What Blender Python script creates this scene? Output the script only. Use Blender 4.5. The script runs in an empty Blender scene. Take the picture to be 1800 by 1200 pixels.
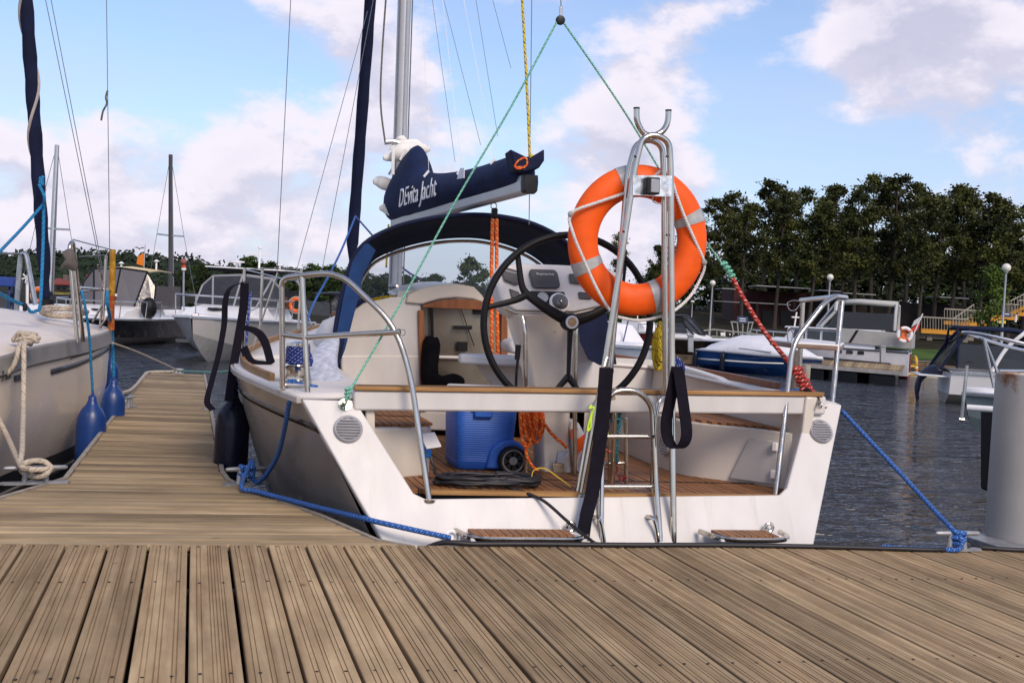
import bpy, math, random
from mathutils import Vector, Matrix, Quaternion
V = Vector
R = math.radians
SC = bpy.context.scene
COL = SC.collection

# ------------------------------------------------------------------ camera
FPX = 2100.0; EYE = 1.845
CAMX, CAMY, CAMZ = 900.0, 600.0, 0.0
def _ray(px, py): return V(((px - 900) / FPX, (600 - py) / FPX, -1.0))
_dy = _ray(341, 506).normalized()
_n = _ray(1800, 506 + .0575 * 1459).cross(_ray(341, 506)).normalized()
if _n.y < 0: _n = -_n
_dx = _dy.cross(_n)
CM = Matrix((_dx, _dy, _n))            # camera axes -> place axes (X along dock edge, Y away from it)
CAM0 = V((0, 0, EYE))
cam_data = bpy.data.cameras.new('camera'); cam = bpy.data.objects.new('camera', cam_data)
COL.objects.link(cam); cam.matrix_world = Matrix.Translation(CAM0) @ CM.to_4x4()
cam_data.sensor_width = 36; cam_data.lens = 42; cam_data.clip_start = .05; cam_data.clip_end = 5000
SC.camera = cam

# ------------------------------------------------------------------ sky, sun, exposure
SUN_EL, SUN_AZ = 38.0, 166.0           # azimuth clockwise from +Y (away from the dock): behind the viewer, to the left
SC.view_settings.view_transform = 'Standard'; SC.view_settings.look = 'None'
SC.view_settings.gamma = 1; SC.view_settings.use_curve_mapping = False
SC.view_settings.exposure = 0.32
W = bpy.data.worlds.new('World'); SC.world = W; W.use_nodes = True
SKY_G = (1.32, 1.44, 1.66); VEIL_C = (5.9, 6.4, 8.1); CL_D_ = (5.7, 5.7, 7.2); CL_B_ = (8.9, 8.3, 9.2)
def build_world():
    nt = W.node_tree; nt.nodes.clear(); N = nt.nodes; L = nt.links
    def nd(t, **k):
        n = N.new(t)
        for a, b in k.items():
            if a in n.inputs.keys() if isinstance(a, str) else False: n.inputs[a].default_value = b
            else: setattr(n, a, b)
        return n
    def mth(op, a, b=None, c=None, clamp=False):
        n = N.new('ShaderNodeMath'); n.operation = op; n.use_clamp = clamp
        for i, v in enumerate((a, b, c)):
            if v is None: continue
            if isinstance(v, (int, float)): n.inputs[i].default_value = v
            else: L.new(v, n.inputs[i])
        return n.outputs[0]
    def vm(op, a, b=None):
        n = N.new('ShaderNodeVectorMath'); n.operation = op
        for i, v in enumerate((a, b)):
            if v is None: continue
            if isinstance(v, (tuple, list, Vector)): n.inputs[i].default_value = v
            else: L.new(v, n.inputs[i])
        return n
    sky = N.new('ShaderNodeTexSky'); sky.sky_type = 'NISHITA'; sky.sun_disc = False
    sky.sun_elevation = R(SUN_EL); sky.sun_rotation = R(SUN_AZ)
    sky.air_density = 1.0; sky.dust_density = 0.6; sky.ozone_density = 2.0
    tc = N.new('ShaderNodeTexCoord'); d = tc.outputs['Generated']
    sep = N.new('ShaderNodeSeparateXYZ'); L.new(d, sep.inputs[0])
    def noise(vec, scale, detail=7, rough=.56, dist=0.0):
        n = N.new('ShaderNodeTexNoise'); n.inputs['Scale'].default_value = scale; n.inputs['Detail'].default_value = detail
        n.inputs['Roughness'].default_value = rough; n.inputs['Distortion'].default_value = dist
        L.new(vec, n.inputs['Vector']); return n.outputs['Fac']
    st = vm('MULTIPLY', d, (1, 1, 1.7)).outputs[0]
    def density(vec):
        return mth('ADD', mth('MULTIPLY', noise(vec, 6.4, 2, .5), .56), mth('MULTIPLY', noise(vec, 16.0, 8, .6), .44))
    n0 = density(st)
    n1 = density(vm('ADD', st, (-.010, -.006, .042)).outputs[0])
    # larger cloud masses where the photograph has them (directions in the sky)
    blobs = [((1170, 95), 7.5, .13), ((1640, 140), 9.0, .15), ((1520, 20), 7, .10), ((690, 225), 5, .08), ((440, 210), 5, .09), ((980, 290), 4, .06), ((120, 180), 5, .05), ((900, 330), 8, -.03),
             ((1060, 330), 7, .10), ((1390, 230), 6, -.16), ((90, 40), 9, -.07), ((880, 120), 4.5, -.06), ((1340, 330), 6, -.05), ((300, 60), 8, -.10), ((560, 400), 10, .07), ((150, 330), 9, .07)]
    def blobsum(vec):
        acc = None
        for (px, py), wdeg, amp in blobs:
            r = (CM @ _ray(px, py)).normalized()
            dt = vm('DOT_PRODUCT', vec, tuple(r)).outputs['Value']
            k = 1.0 / (1 - math.cos(R(wdeg * .5)))
            e = mth('MULTIPLY', mth('SUBTRACT', 1.0, dt), -k)
            g = mth('MULTIPLY', mth('EXPONENT', e), amp)
            acc = g if acc is None else mth('ADD', acc, g)
        return acc
    dens = mth('ADD', n0, blobsum(d))
    mr = N.new('ShaderNodeMapRange'); mr.interpolation_type = 'SMOOTHSTEP'
    L.new(dens, mr.inputs['Value']); mr.inputs['From Min'].default_value = .475; mr.inputs['From Max'].default_value = .61
    mask = mth('MULTIPLY', mr.outputs[0], .96)
    # haze: thin cirrus veil that thickens towards the horizon
    veil = noise(vm('MULTIPLY', d, (1, 1, 6)).outputs[0], 3.0, 5, .5)
    vr = N.new('ShaderNodeMapRange'); L.new(veil, vr.inputs['Value']); vr.inputs['From Min'].default_value = .35; vr.inputs['From Max'].default_value = .75
    hz = mth('POWER', mth('SUBTRACT', 1.0, mth('ABSOLUTE', sep.outputs['Z']), clamp=True), 7.0)
    veilm = mth('ADD', mth('MULTIPLY', hz, .78), mth('MULTIPLY', vr.outputs[0], .30), clamp=True)
    # clouds are bright where the density falls off upwards and grey where cloud lies above
    sh = N.new('ShaderNodeMapRange'); L.new(mth('SUBTRACT', n0, n1), sh.inputs['Value']); sh.interpolation_type = 'SMOOTHSTEP'
    sh.inputs['From Min'].default_value = -.075; sh.inputs['From Max'].default_value = .07
    thick = N.new('ShaderNodeMapRange'); L.new(dens, thick.inputs['Value']); thick.inputs['From Min'].default_value = .60; thick.inputs['From Max'].default_value = .84
    shade = mth('SUBTRACT', mth('ADD', mth('MULTIPLY', sh.outputs[0], .85), .22), mth('MULTIPLY', thick.outputs[0], .55), clamp=True)
    cr = N.new('ShaderNodeMix'); cr.data_type = 'RGBA'; L.new(shade, cr.inputs['Factor'])
    cr.inputs[6].default_value = (CL_D_[0], CL_D_[1], CL_D_[2], 1); cr.inputs[7].default_value = (CL_B_[0], CL_B_[1], CL_B_[2], 1)
    m1 = N.new('ShaderNodeMix'); m1.data_type = 'RGBA'; L.new(veilm, m1.inputs['Factor'])
    grade = N.new('ShaderNodeMix'); grade.data_type = 'RGBA'; grade.blend_type = 'MULTIPLY'; grade.inputs['Factor'].default_value = 1
    L.new(sky.outputs[0], grade.inputs[6]); grade.inputs[7].default_value = (*SKY_G, 1)
    L.new(grade.outputs[2], m1.inputs[6]); m1.inputs[7].default_value = (*VEIL_C, 1)
    m2 = N.new('ShaderNodeMix'); m2.data_type = 'RGBA'; L.new(mask, m2.inputs['Factor'])
    L.new(m1.outputs[2], m2.inputs[6]); L.new(cr.outputs[2], m2.inputs[7])
    bg = N.new('ShaderNodeBackground'); bg.inputs['Strength'].default_value = .086
    L.new(m2.outputs[2], bg.inputs['Color'])
    out = N.new('ShaderNodeOutputWorld'); L.new(bg.outputs[0], out.inputs['Surface'])
build_world()
sun_d = bpy.data.lights.new('sun', 'SUN'); sun_d.energy = 2.15; sun_d.angle = R(24.0); sun_d.color = (1.0, .84, .66)
sun = bpy.data.objects.new('sun', sun_d); COL.objects.link(sun)
_sd = V((math.sin(R(SUN_AZ)) * math.cos(R(SUN_EL)), math.cos(R(SUN_AZ)) * math.cos(R(SUN_EL)), math.sin(R(SUN_EL))))
sun.rotation_euler = _sd.to_track_quat('Z', 'Y').to_euler()

# ------------------------------------------------------------------ measuring helpers (a photo ray met with a real distance)
def P(px, py, Y):
    d = CM @ _ray(px, py); return CAM0 + d * (Y / d.y)
def PZ(px, py, z):
    d = CM @ _ray(px, py); return CAM0 + d * ((z - EYE) / d.z)
def B(px, py, dep): return CAM0 + (CM @ _ray(px, py)) * dep
FW = (CM @ V((0, 0, -1))); FW = V((FW.x, FW.y, 0)).normalized(); RT = V((FW.y, -FW.x, 0))
UP = V((0, 0, 1))

# ------------------------------------------------------------------ mesh helpers
def cr(pts, k=6, closed=False):
    p = [V(q) for q in pts]; n = len(p); o = []
    if n < 3 and not closed: return p
    rng = range(n) if closed else range(n - 1)
    for i in rng:
        if closed: a, b, c, d = p[i - 1], p[i], p[(i + 1) % n], p[(i + 2) % n]
        else: a, b, c, d = p[max(i - 1, 0)], p[i], p[i + 1], p[min(i + 2, n - 1)]
        for j in range(k):
            t = j / k
            o.append(.5 * ((2 * b) + (c - a) * t + (2 * a - 5 * b + 4 * c - d) * t * t + (3 * b - a - 3 * c + d) * t ** 3))
    if not closed: o.append(p[-1])
    return o
def fillet(pts, rad, k=6):
    p = [V(q) for q in pts]; o = [p[0]]
    rads = rad if isinstance(rad, (list, tuple)) else [rad] * (len(p) - 2)
    for i in range(1, len(p) - 1):
        a = p[i - 1] - p[i]; c = p[i + 1] - p[i]; t = min(rads[i - 1], a.length * .49, c.length * .49)
        A = p[i] + a.normalized() * t; C_ = p[i] + c.normalized() * t
        for j in range(k + 1):
            s = j / k; o.append((1 - s) ** 2 * A + 2 * s * (1 - s) * p[i] + s * s * C_)
    o.append(p[-1]); return o
def frames(path, closed=False):
    n = len(path); T = []
    for i in range(n):
        if closed: t = path[(i + 1) % n] - path[i - 1]
        else: t = path[min(i + 1, n - 1)] - path[max(i - 1, 0)]
        T.append(t.normalized() if t.length > 1e-9 else V((0, 0, 1)))
    ref = UP if abs(T[0].z) < .9 else V((0, 1, 0))
    u = (ref - T[0] * ref.dot(T[0])).normalized(); out = []
    for i in range(n):
        if i: u = (u - T[i] * u.dot(T[i])); u = u.normalized() if u.length > 1e-6 else T[i].orthogonal().normalized()
        out.append((T[i], u, T[i].cross(u)))
    return out
class MB:
    def __init__(s): s.v = []; s.f = []; s.uv = []
    def face(s, idx, uv=None): s.f.append(list(idx)); s.uv.append(uv)
    def tube(s, path, r, n=10, closed=False, cap=True, k=0, flat=None):
        path = cr(path, k, closed) if k else [V(q) for q in path]
        fr = frames(path, closed); m = len(path); b = len(s.v); L = 0; ls = []
        for i, (q, (t, u, w)) in enumerate(zip(path, fr)):
            if i: L += (q - path[i - 1]).length
            ls.append(L); rr = r[i * len(r) // m] if isinstance(r, (list, tuple)) and len(r) != m else (r[i] if isinstance(r, (list, tuple)) else r)
            for j in range(n):
                a = 2 * math.pi * j / n
                s.v.append(q + u * (math.cos(a) * rr) + w * (math.sin(a) * rr * (flat or 1)))
        for i in range(m if closed else m - 1):
            i2 = (i + 1) % m; l1 = ls[i + 1] if i + 1 < m else ls[i] + (path[0] - path[i]).length
            for j in range(n):
                j2 = (j + 1) % n
                s.face((b + i * n + j, b + i * n + j2, b + i2 * n + j2, b + i2 * n + j),
                       ((j / n, ls[i]), ((j + 1) / n, ls[i]), ((j + 1) / n, l1), (j / n, l1)))
        if cap and not closed:
            s.face([b + j for j in range(n)][::-1]); s.face([b + (m - 1) * n + j for j in range(n)])
        return s
    def sweep(s, path, prof, closed=False, cap=True, up=None):
        """prof: list of (a, b) offsets along side, up"""
        path = [V(q) for q in path]; fr = frames(path, closed); b = len(s.v); n = len(prof); m = len(path)
        for q, (t, u, w) in zip(path, fr):
            if up is not None:
                uu = (up - t * up.dot(t)).normalized(); side = t.cross(uu)
            else: uu, side = u, w
            for (x, y) in prof: s.v.append(q + side * x + uu * y)
        for i in range(m if closed else m - 1):
            i2 = (i + 1) % m
            for j in range(n):
                j2 = (j + 1) % n; s.face((b + i * n + j, b + i * n + j2, b + i2 * n + j2, b + i2 * n + j))
        if cap and not closed:
            s.face([b + j for j in range(n)][::-1]); s.face([b + (m - 1) * n + j for j in range(n)])
        return s
    def ribbon(s, path, w, t, side):
        """flat strap: side vector(s) give the width direction"""
        path = [V(q) for q in path]; b = len(s.v); m = len(path)
        for i, q in enumerate(path):
            sd = V(side[i] if isinstance(side, list) else side).normalized()
            tg = (path[min(i + 1, m - 1)] - path[max(i - 1, 0)]).normalized()
            nn = tg.cross(sd).normalized() * (t / 2); sd = sd * ((w[i] if isinstance(w, list) else w) / 2)
            s.v += [q - sd - nn, q + sd - nn, q + sd + nn, q - sd + nn]
        for i in range(m - 1):
            for j in range(4):
                s.face((b + i * 4 + j, b + i * 4 + (j + 1) % 4, b + i * 4 + 4 + (j + 1) % 4, b + i * 4 + 4 + j))
        s.face([b + 3, b + 2, b + 1, b]); e = b + (m - 1) * 4; s.face([e, e + 1, e + 2, e + 3]); return s
    def box(s, c, sx, sy, sz, rot=None):
        b = len(s.v); c = V(c)
        for x in (-1, 1):
            for y in (-1, 1):
                for z in (-1, 1):
                    q = V((x * sx / 2, y * sy / 2, z * sz / 2)); s.v.append(c + (rot @ q if rot else q))
        for f in ((0, 1, 3, 2), (4, 6, 7, 5), (0, 4, 5, 1), (2, 3, 7, 6), (0, 2, 6, 4), (1, 5, 7, 3)): s.face([b + i for i in f])
        return s
    def hexa(s, bot, top):
        """two matching loops"""
        b = len(s.v); n = len(bot); s.v += [V(q) for q in bot] + [V(q) for q in top]
        s.face([b + i for i in range(n)][::-1]); s.face([b + n + i for i in range(n)])
        for i in range(n): j = (i + 1) % n; s.face((b + i, b + j, b + n + j, b + n + i))
        return s
    def prism(s, poly, ext): 
        ext = V(ext); return s.hexa(poly, [V(q) + ext for q in poly])
    def loft(s, rings, closed=True, cap=True, vclosed=False):
        b = len(s.v); n = len(rings[0]); m = len(rings)
        for r in rings: s.v += [V(q) for q in r]
        for i in range(m if vclosed else m - 1):
            i2 = (i + 1) % m
            for j in range(n if closed else n - 1):
                j2 = (j + 1) % n; s.face((b + i * n + j, b + i * n + j2, b + i2 * n + j2, b + i2 * n + j),
                    ((j / n, i / m), ((j + 1) / n, i / m), ((j + 1) / n, (i + 1) / m), (j / n, (i + 1) / m)))
        if cap and closed and not vclosed:
            s.face([b + j for j in range(n)][::-1]); s.face([b + (m - 1) * n + j for j in range(n)])
        return s
    def lathe(s, prof, n=20, M=None, arc=1.0):
        rings = []
        for (r, z) in prof:
            rings.append([(M @ V((r * math.cos(2 * math.pi * j / n), r * math.sin(2 * math.pi * j / n), z)) if M else
                           V((r * math.cos(2 * math.pi * j / n), r * math.sin(2 * math.pi * j / n), z))) for j in range(n)])
        return s.loft(rings)
    def ball(s, c, r, n=12, sq=(1, 1, 1)):
        pr = [(max(r * math.sin(math.pi * i / n), 1e-4), -r * math.cos(math.pi * i / n)) for i in range(n + 1)]
        M = Matrix.Translation(V(c)) @ Matrix.Diagonal((*sq, 1)); return s.lathe(pr, n + 4, M)
    def ring(s, c, ax, Rr, r, n=40, k=10, sx=1.0):
        """torus around axis ax"""
        q = V(ax).to_track_quat('Z', 'Y').to_matrix()
        path = [V(c) + q @ V((Rr * math.cos(2 * math.pi * i / n) * sx, Rr * math.sin(2 * math.pi * i / n), 0)) for i in range(n)]
        return s.tube(path, r, k, closed=True)
    def disc(s, c, ax, r, t, n=24):
        M = Matrix.Translation(V(c)) @ V(ax).to_track_quat('Z', 'Y').to_matrix().to_4x4()
        return s.lathe([(r, -t / 2), (r, t / 2)], n, M)
    def build(s, name, mat, parent=None, smooth=35, bevel=0, solid=0, kind=None, label=None, sub=0, origin=None):
        me = bpy.data.meshes.new(name)
        off = V(parent['_o']) if parent is not None else V(origin or (0, 0, 0))
        me.from_pydata([tuple(q - off) for q in s.v], [], s.f)
        if any(u is not None for u in s.uv):
            ul = me.uv_layers.new(name='UVMap').data; i = 0
            for f, u in zip(s.f, s.uv):
                for j in range(len(f)):
                    if u is not None: ul[i].uv = u[j]
                    i += 1
        me.update(); 
        if smooth:
            me.polygons.foreach_set('use_smooth', [True] * len(me.polygons)); me.set_sharp_from_angle(angle=R(smooth))
        o = bpy.data.objects.new(name, me); COL.objects.link(o)
        if isinstance(mat, (list, tuple)):
            for m_ in mat: me.materials.append(m_)
        else: me.materials.append(mat)
        if parent is not None: o.parent = parent
        else: o.location = off
        o['_o'] = tuple(off)
        if solid:
            md = o.modifiers.new('thickness', 'SOLIDIFY'); md.thickness = solid; md.offset = 0
        if sub:
            md = o.modifiers.new('round', 'SUBSURF'); md.levels = sub; md.render_levels = sub
        if bevel:
            md = o.modifiers.new('edge', 'BEVEL'); md.width = bevel; md.segments = 2; md.limit_method = 'ANGLE'; md.angle_limit = R(40)
            md.harden_normals = False
        if kind: o['kind'] = kind
        if label: o['label'] = label
        return o
def tag(o, label, cat, group=None):
    o['label'] = label; o['category'] = cat
    if group: o['group'] = group
    return o
def thing(name, label, cat, loc, group=None):
    o = bpy.data.objects.new(name, None); COL.objects.link(o); o.location = V(loc); o.empty_display_size = .2
    o['_o'] = tuple(V(loc)); return tag(o, label, cat, group)
def copy_tree(o, parent=None):
    c = o.copy(); COL.objects.link(c); c.parent = parent
    for ch in list(o.children): copy_tree(ch, c)
    return c
def text_mesh(txt, size, extrude=.001, shear=0, space=1.0):
    cu = bpy.data.curves.new('lettering', 'FONT'); cu.body = txt; cu.size = size; cu.extrude = extrude; cu.shear = shear; cu.resolution_u = 3
    cu.space_character = space
    ob = bpy.data.objects.new('lettering', cu); COL.objects.link(ob); bpy.context.view_layer.update()
    me = bpy.data.meshes.new_from_object(ob.evaluated_get(bpy.context.evaluated_depsgraph_get()))
    bpy.data.objects.remove(ob); bpy.data.curves.remove(cu); return me
def lettering(txt, size, fn, mat, parent, name='lettering', **k):
    """fn maps flat text coordinates (x, y, z) to a point of the place"""
    me = text_mesh(txt, size, **k); off = V(parent['_o'])
    for v in me.vertices: v.co = fn(*v.co) - off
    me.update(); me.name = name; me.materials.clear(); me.materials.append(mat)
    o = bpy.data.objects.new(name, me); COL.objects.link(o); o.parent = parent; o['_o'] = tuple(off); return o

# ------------------------------------------------------------------ materials
def _base(name):
    m = bpy.data.materials.new(name); m.use_nodes = True
    return m, m.node_tree, m.node_tree.nodes['Principled BSDF']
def pm(name, col, rough=.5, metal=0, var=.12, vs=6.0, bump=0, bs=60.0, coat=0, spec=.5, stretch=(1, 1, 1), col2=None, det=5, rv=.0, obj_rand=0, emit=0):
    m, nt, b = _base(name); N, L = nt.nodes, nt.links
    tc = N.new('ShaderNodeTexCoord'); mp = N.new('ShaderNodeMapping'); mp.inputs['Scale'].default_value = stretch
    L.new(tc.outputs['Object'], mp.inputs[0])
    n = N.new('ShaderNodeTexNoise'); n.inputs['Scale'].default_value = vs; n.inputs['Detail'].default_value = det
    L.new(mp.outputs[0], n.inputs['Vector'])
    mx = N.new('ShaderNodeMix'); mx.data_type = 'RGBA'; c = V(col)
    a = c * (1 - var); d = V(col2) if col2 else c * (1 + var)
    mx.inputs[6].default_value = (*a, 1); mx.inputs[7].default_value = (*[min(x, 1) for x in d], 1)
    rg = N.new('ShaderNodeMapRange'); rg.inputs['From Min'].default_value = .3; rg.inputs['From Max'].default_value = .7
    L.new(n.outputs['Fac'], rg.inputs['Value']); L.new(rg.outputs[0], mx.inputs['Factor'])
    out = mx.outputs[2]
    if obj_rand:
        oi = N.new('ShaderNodeObjectInfo'); hs = N.new('ShaderNodeHueSaturation'); mr = N.new('ShaderNodeMapRange')
        mr.inputs['To Min'].default_value = 1 - obj_rand; mr.inputs['To Max'].default_value = 1 + obj_rand
        L.new(oi.outputs['Random'], mr.inputs['Value']); L.new(mr.outputs[0], hs.inputs['Value']); L.new(out, hs.inputs['Color']); out = hs.outputs[0]
    L.new(out, b.inputs['Base Color'])
    b.inputs['Roughness'].default_value = rough; b.inputs['Metallic'].default_value = metal
    if rv:
        r2 = N.new('ShaderNodeMapRange'); r2.inputs['To Min'].default_value = max(rough - rv, 0); r2.inputs['To Max'].default_value = rough + rv
        r2.inputs['From Min'].default_value = .3; r2.inputs['From Max'].default_value = .7
        n3 = N.new('ShaderNodeTexNoise'); n3.inputs['Scale'].default_value = vs * 1.7; n3.inputs['Detail'].default_value = 6
        L.new(mp.outputs[0], n3.inputs['Vector']); L.new(n3.outputs['Fac'], r2.inputs['Value']); L.new(r2.outputs[0], b.inputs['Roughness'])
    b.inputs['Specular IOR Level'].default_value = spec
    if coat: b.inputs['Coat Weight'].default_value = coat; b.inputs['Coat Roughness'].default_value = .06
    if bump:
        n2 = N.new('ShaderNodeTexNoise'); n2.inputs['Scale'].default_value = bs; n2.inputs['Detail'].default_value = 4
        L.new(mp.outputs[0], n2.inputs['Vector']); bp = N.new('ShaderNodeBump'); bp.inputs['Strength'].default_value = bump
        bp.inputs['Distance'].default_value = .01; L.new(n2.outputs['Fac'], bp.inputs['Height']); L.new(bp.outputs[0], b.inputs['Normal'])
    if emit: b.inputs['Emission Color'].default_value = (*col, 1); b.inputs['Emission Strength'].default_value = emit
    return m
def rope_mat(name, c1, c2, frac=.25, twist=40.0, strands=3, rough=.75):
    """laid rope: helical strands from the tube's UVs (u round, v metres along), flecks of a second colour"""
    m, nt, b = _base(name); N, L = nt.nodes, nt.links
    uv = N.new('ShaderNodeUVMap'); sp = N.new('ShaderNodeSeparateXYZ'); L.new(uv.outputs[0], sp.inputs[0])
    def mth(op, a, c=None):
        n = N.new('ShaderNodeMath'); n.operation = op
        for i, v in enumerate((a, c)):
            if v is None: continue
            if isinstance(v, (int, float)): n.inputs[i].default_value = v
            else: L.new(v, n.inputs[i])
        return n.outputs[0]
    h1 = mth('ADD', mth('MULTIPLY', sp.outputs[0], strands), mth('MULTIPLY', sp.outputs[1], twist))
    h2 = mth('SUBTRACT', mth('MULTIPLY', sp.outputs[0], strands), mth('MULTIPLY', sp.outputs[1], twist))
    f1 = mth('FRACT', h1); f2 = mth('FRACT', mth('MULTIPLY', h2, .5))
    fleck = mth('MULTIPLY', mth('LESS_THAN', f1, frac), mth('LESS_THAN', f2, .55))
    mx = N.new('ShaderNodeMix'); mx.data_type = 'RGBA'; mx.inputs[6].default_value = (*c1, 1); mx.inputs[7].default_value = (*c2, 1)
    L.new(fleck, mx.inputs['Factor'])
    nz = N.new('ShaderNodeTexNoise'); nz.inputs['Scale'].default_value = 14; nz.inputs['Detail'].default_value = 4
    tc = N.new('ShaderNodeTexCoord'); L.new(tc.outputs['Object'], nz.inputs['Vector'])
    hs = N.new('ShaderNodeHueSaturation'); mr = N.new('ShaderNodeMapRange'); mr.inputs['To Min'].default_value = .65; mr.inputs['To Max'].default_value = 1.3
    L.new(nz.outputs['Fac'], mr.inputs['Value']); L.new(mr.outputs[0], hs.inputs['Value']); L.new(mx.outputs[2], hs.inputs['Color'])
    L.new(hs.outputs[0], b.inputs['Base Color']); b.inputs['Roughness'].default_value = rough; b.inputs['Specular IOR Level'].default_value = .25
    tri = mth('ABSOLUTE', mth('SUBTRACT', f1, .5))
    bp = N.new('ShaderNodeBump'); bp.inputs['Strength'].default_value = .8; bp.inputs['Distance'].default_value = .006
    bp.invert = True; L.new(tri, bp.inputs['Height']); L.new(bp.outputs[0], b.inputs['Normal']); return m
def wood_mat(name, c_dark, c_light, axis=1, grain=34.0, rough=.8, grey=.0, bump=.35, spec=.2, rand=.22, stain=.35):
    """timber: grain stretched along the object's axis, per-piece tone, stains and knots"""
    m, nt, b = _base(name); N, L = nt.nodes, nt.links
    tc = N.new('ShaderNodeTexCoord'); oi = N.new('ShaderNodeObjectInfo'); geo = N.new('ShaderNodeNewGeometry')
    sc = [1, 1, 1]; sc[axis] = .035
    vm = N.new('ShaderNodeVectorMath'); vm.operation = 'MULTIPLY'; vm.inputs[1].default_value = sc; L.new(geo.outputs['Position'], vm.inputs[0])
    ad = N.new('ShaderNodeVectorMath'); ad.operation = 'ADD'; L.new(vm.outputs[0], ad.inputs[0])
    rm = N.new('ShaderNodeMath'); rm.operation = 'MULTIPLY'; rm.inputs[1].default_value = 7.0; L.new(oi.outputs['Random'], rm.inputs[0]); L.new(rm.outputs[0], ad.inputs[1])
    n = N.new('ShaderNodeTexNoise'); n.inputs['Scale'].default_value = grain; n.inputs['Detail'].default_value = 8; n.inputs['Roughness'].default_value = .62; n.inputs['Distortion'].default_value = .6
    L.new(ad.outputs[0], n.inputs['Vector'])
    mx = N.new('ShaderNodeMix'); mx.data_type = 'RGBA'; mx.inputs[6].default_value = (*c_dark, 1); mx.inputs[7].default_value = (*c_light, 1)
    mr = N.new('ShaderNodeMapRange'); mr.inputs['From Min'].default_value = .32; mr.inputs['From Max'].default_value = .68
    L.new(n.outputs['Fac'], mr.inputs['Value']); L.new(mr.outputs[0], mx.inputs['Factor'])
    # stains / weather patches
    s = N.new('ShaderNodeTexNoise'); s.inputs['Scale'].default_value = 5.0; s.inputs['Detail'].default_value = 6; s.inputs['Roughness'].default_value = .65
    a2 = N.new('ShaderNodeVectorMath'); a2.operation = 'ADD'; L.new(geo.outputs['Position'], a2.inputs[0]); L.new(rm.outputs[0], a2.inputs[1])
    st = N.new('ShaderNodeVectorMath'); st.operation = 'MULTIPLY'; q = [1, 1, 1]; q[axis] = .35; st.inputs[1].default_value = q
    L.new(a2.outputs[0], st.inputs[0]); L.new(st.outputs[0], s.inputs['Vector'])
    sr = N.new('ShaderNodeMapRange'); sr.inputs['From Min'].default_value = .35; sr.inputs['From Max'].default_value = .7
    sr.inputs['To Min'].default_value = 1 - stain; sr.inputs['To Max'].default_value = 1 + stain * .6; L.new(s.outputs['Fac'], sr.inputs['Value'])
    r2 = N.new('ShaderNodeMapRange'); r2.inputs['To Min'].default_value = 1 - rand; r2.inputs['To Max'].default_value = 1 + rand; L.new(oi.outputs['Random'], r2.inputs['Value'])
    mu = N.new('ShaderNodeMath'); mu.operation = 'MULTIPLY'; L.new(sr.outputs[0], mu.inputs[0]); L.new(r2.outputs[0], mu.inputs[1])
    # knots
    vo = N.new('ShaderNodeTexVoronoi'); vo.inputs['Scale'].default_value = 2.6; q2 = [1.6, 1.6, 1.6]; q2[axis] = .8
    kv = N.new('ShaderNodeVectorMath'); kv.operation = 'MULTIPLY'; kv.inputs[1].default_value = q2; L.new(a2.outputs[0], kv.inputs[0]); L.new(kv.outputs[0], vo.inputs['Vector'])
    kr = N.new('ShaderNodeMapRange'); kr.inputs['From Min'].default_value = .02; kr.inputs['From Max'].default_value = .07; kr.inputs['To Min'].default_value = .45; kr.inputs['To Max'].default_value = 1
    L.new(vo.outputs['Distance'], kr.inputs['Value']); m3 = N.new('ShaderNodeMath'); m3.operation = 'MULTIPLY'; L.new(mu.outputs[0], m3.inputs[0]); L.new(kr.outputs[0], m3.inputs[1])
    hs = N.new('ShaderNodeHueSaturation'); L.new(m3.outputs[0], hs.inputs['Value']); L.new(mx.outputs[2], hs.inputs['Color'])
    L.new(hs.outputs[0], b.inputs['Base Color']); b.inputs['Roughness'].default_value = rough; b.inputs['Specular IOR Level'].default_value = spec
    bp = N.new('ShaderNodeBump'); bp.inputs['Strength'].default_value = bump; bp.inputs['Distance'].default_value = .004
    L.new(n.outputs['Fac'], bp.inputs['Height']); L.new(bp.outputs[0], b.inputs['Normal']); return m
def clear_mat(name, tint=(.8, .82, .85), alpha=.25, rough=.08, bump=0, bs=4.0):
    """clear vinyl or acrylic: mostly see-through, with a gloss"""
    m, nt, b = _base(name); N, L = nt.nodes, nt.links
    tr = N.new('ShaderNodeBsdfTransparent'); tr.inputs[0].default_value = (*[min(1, .55 + .45 * x) for x in tint], 1)
    mix = N.new('ShaderNodeMixShader'); mix.inputs[0].default_value = alpha; out = N['Material Output'] if 'Material Output' in N else [x for x in N if x.type == 'OUTPUT_MATERIAL'][0]
    b.inputs['Base Color'].default_value = (*tint, 1); b.inputs['Roughness'].default_value = rough; b.inputs['Specular IOR Level'].default_value = .9
    L.new(tr.outputs[0], mix.inputs[1]); L.new(b.outputs[0], mix.inputs[2]); L.new(mix.outputs[0], out.inputs[0])
    if bump:
        tc = N.new('ShaderNodeTexCoord'); n2 = N.new('ShaderNodeTexNoise'); n2.inputs['Scale'].default_value = bs; n2.inputs['Distortion'].default_value = 1.5
        L.new(tc.outputs['Object'], n2.inputs['Vector']); bp = N.new('ShaderNodeBump'); bp.inputs['Strength'].default_value = bump
        bp.inputs['Distance'].default_value = .05; L.new(n2.outputs['Fac'], bp.inputs['Height']); L.new(bp.outputs[0], b.inputs['Normal'])
    return m

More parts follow.
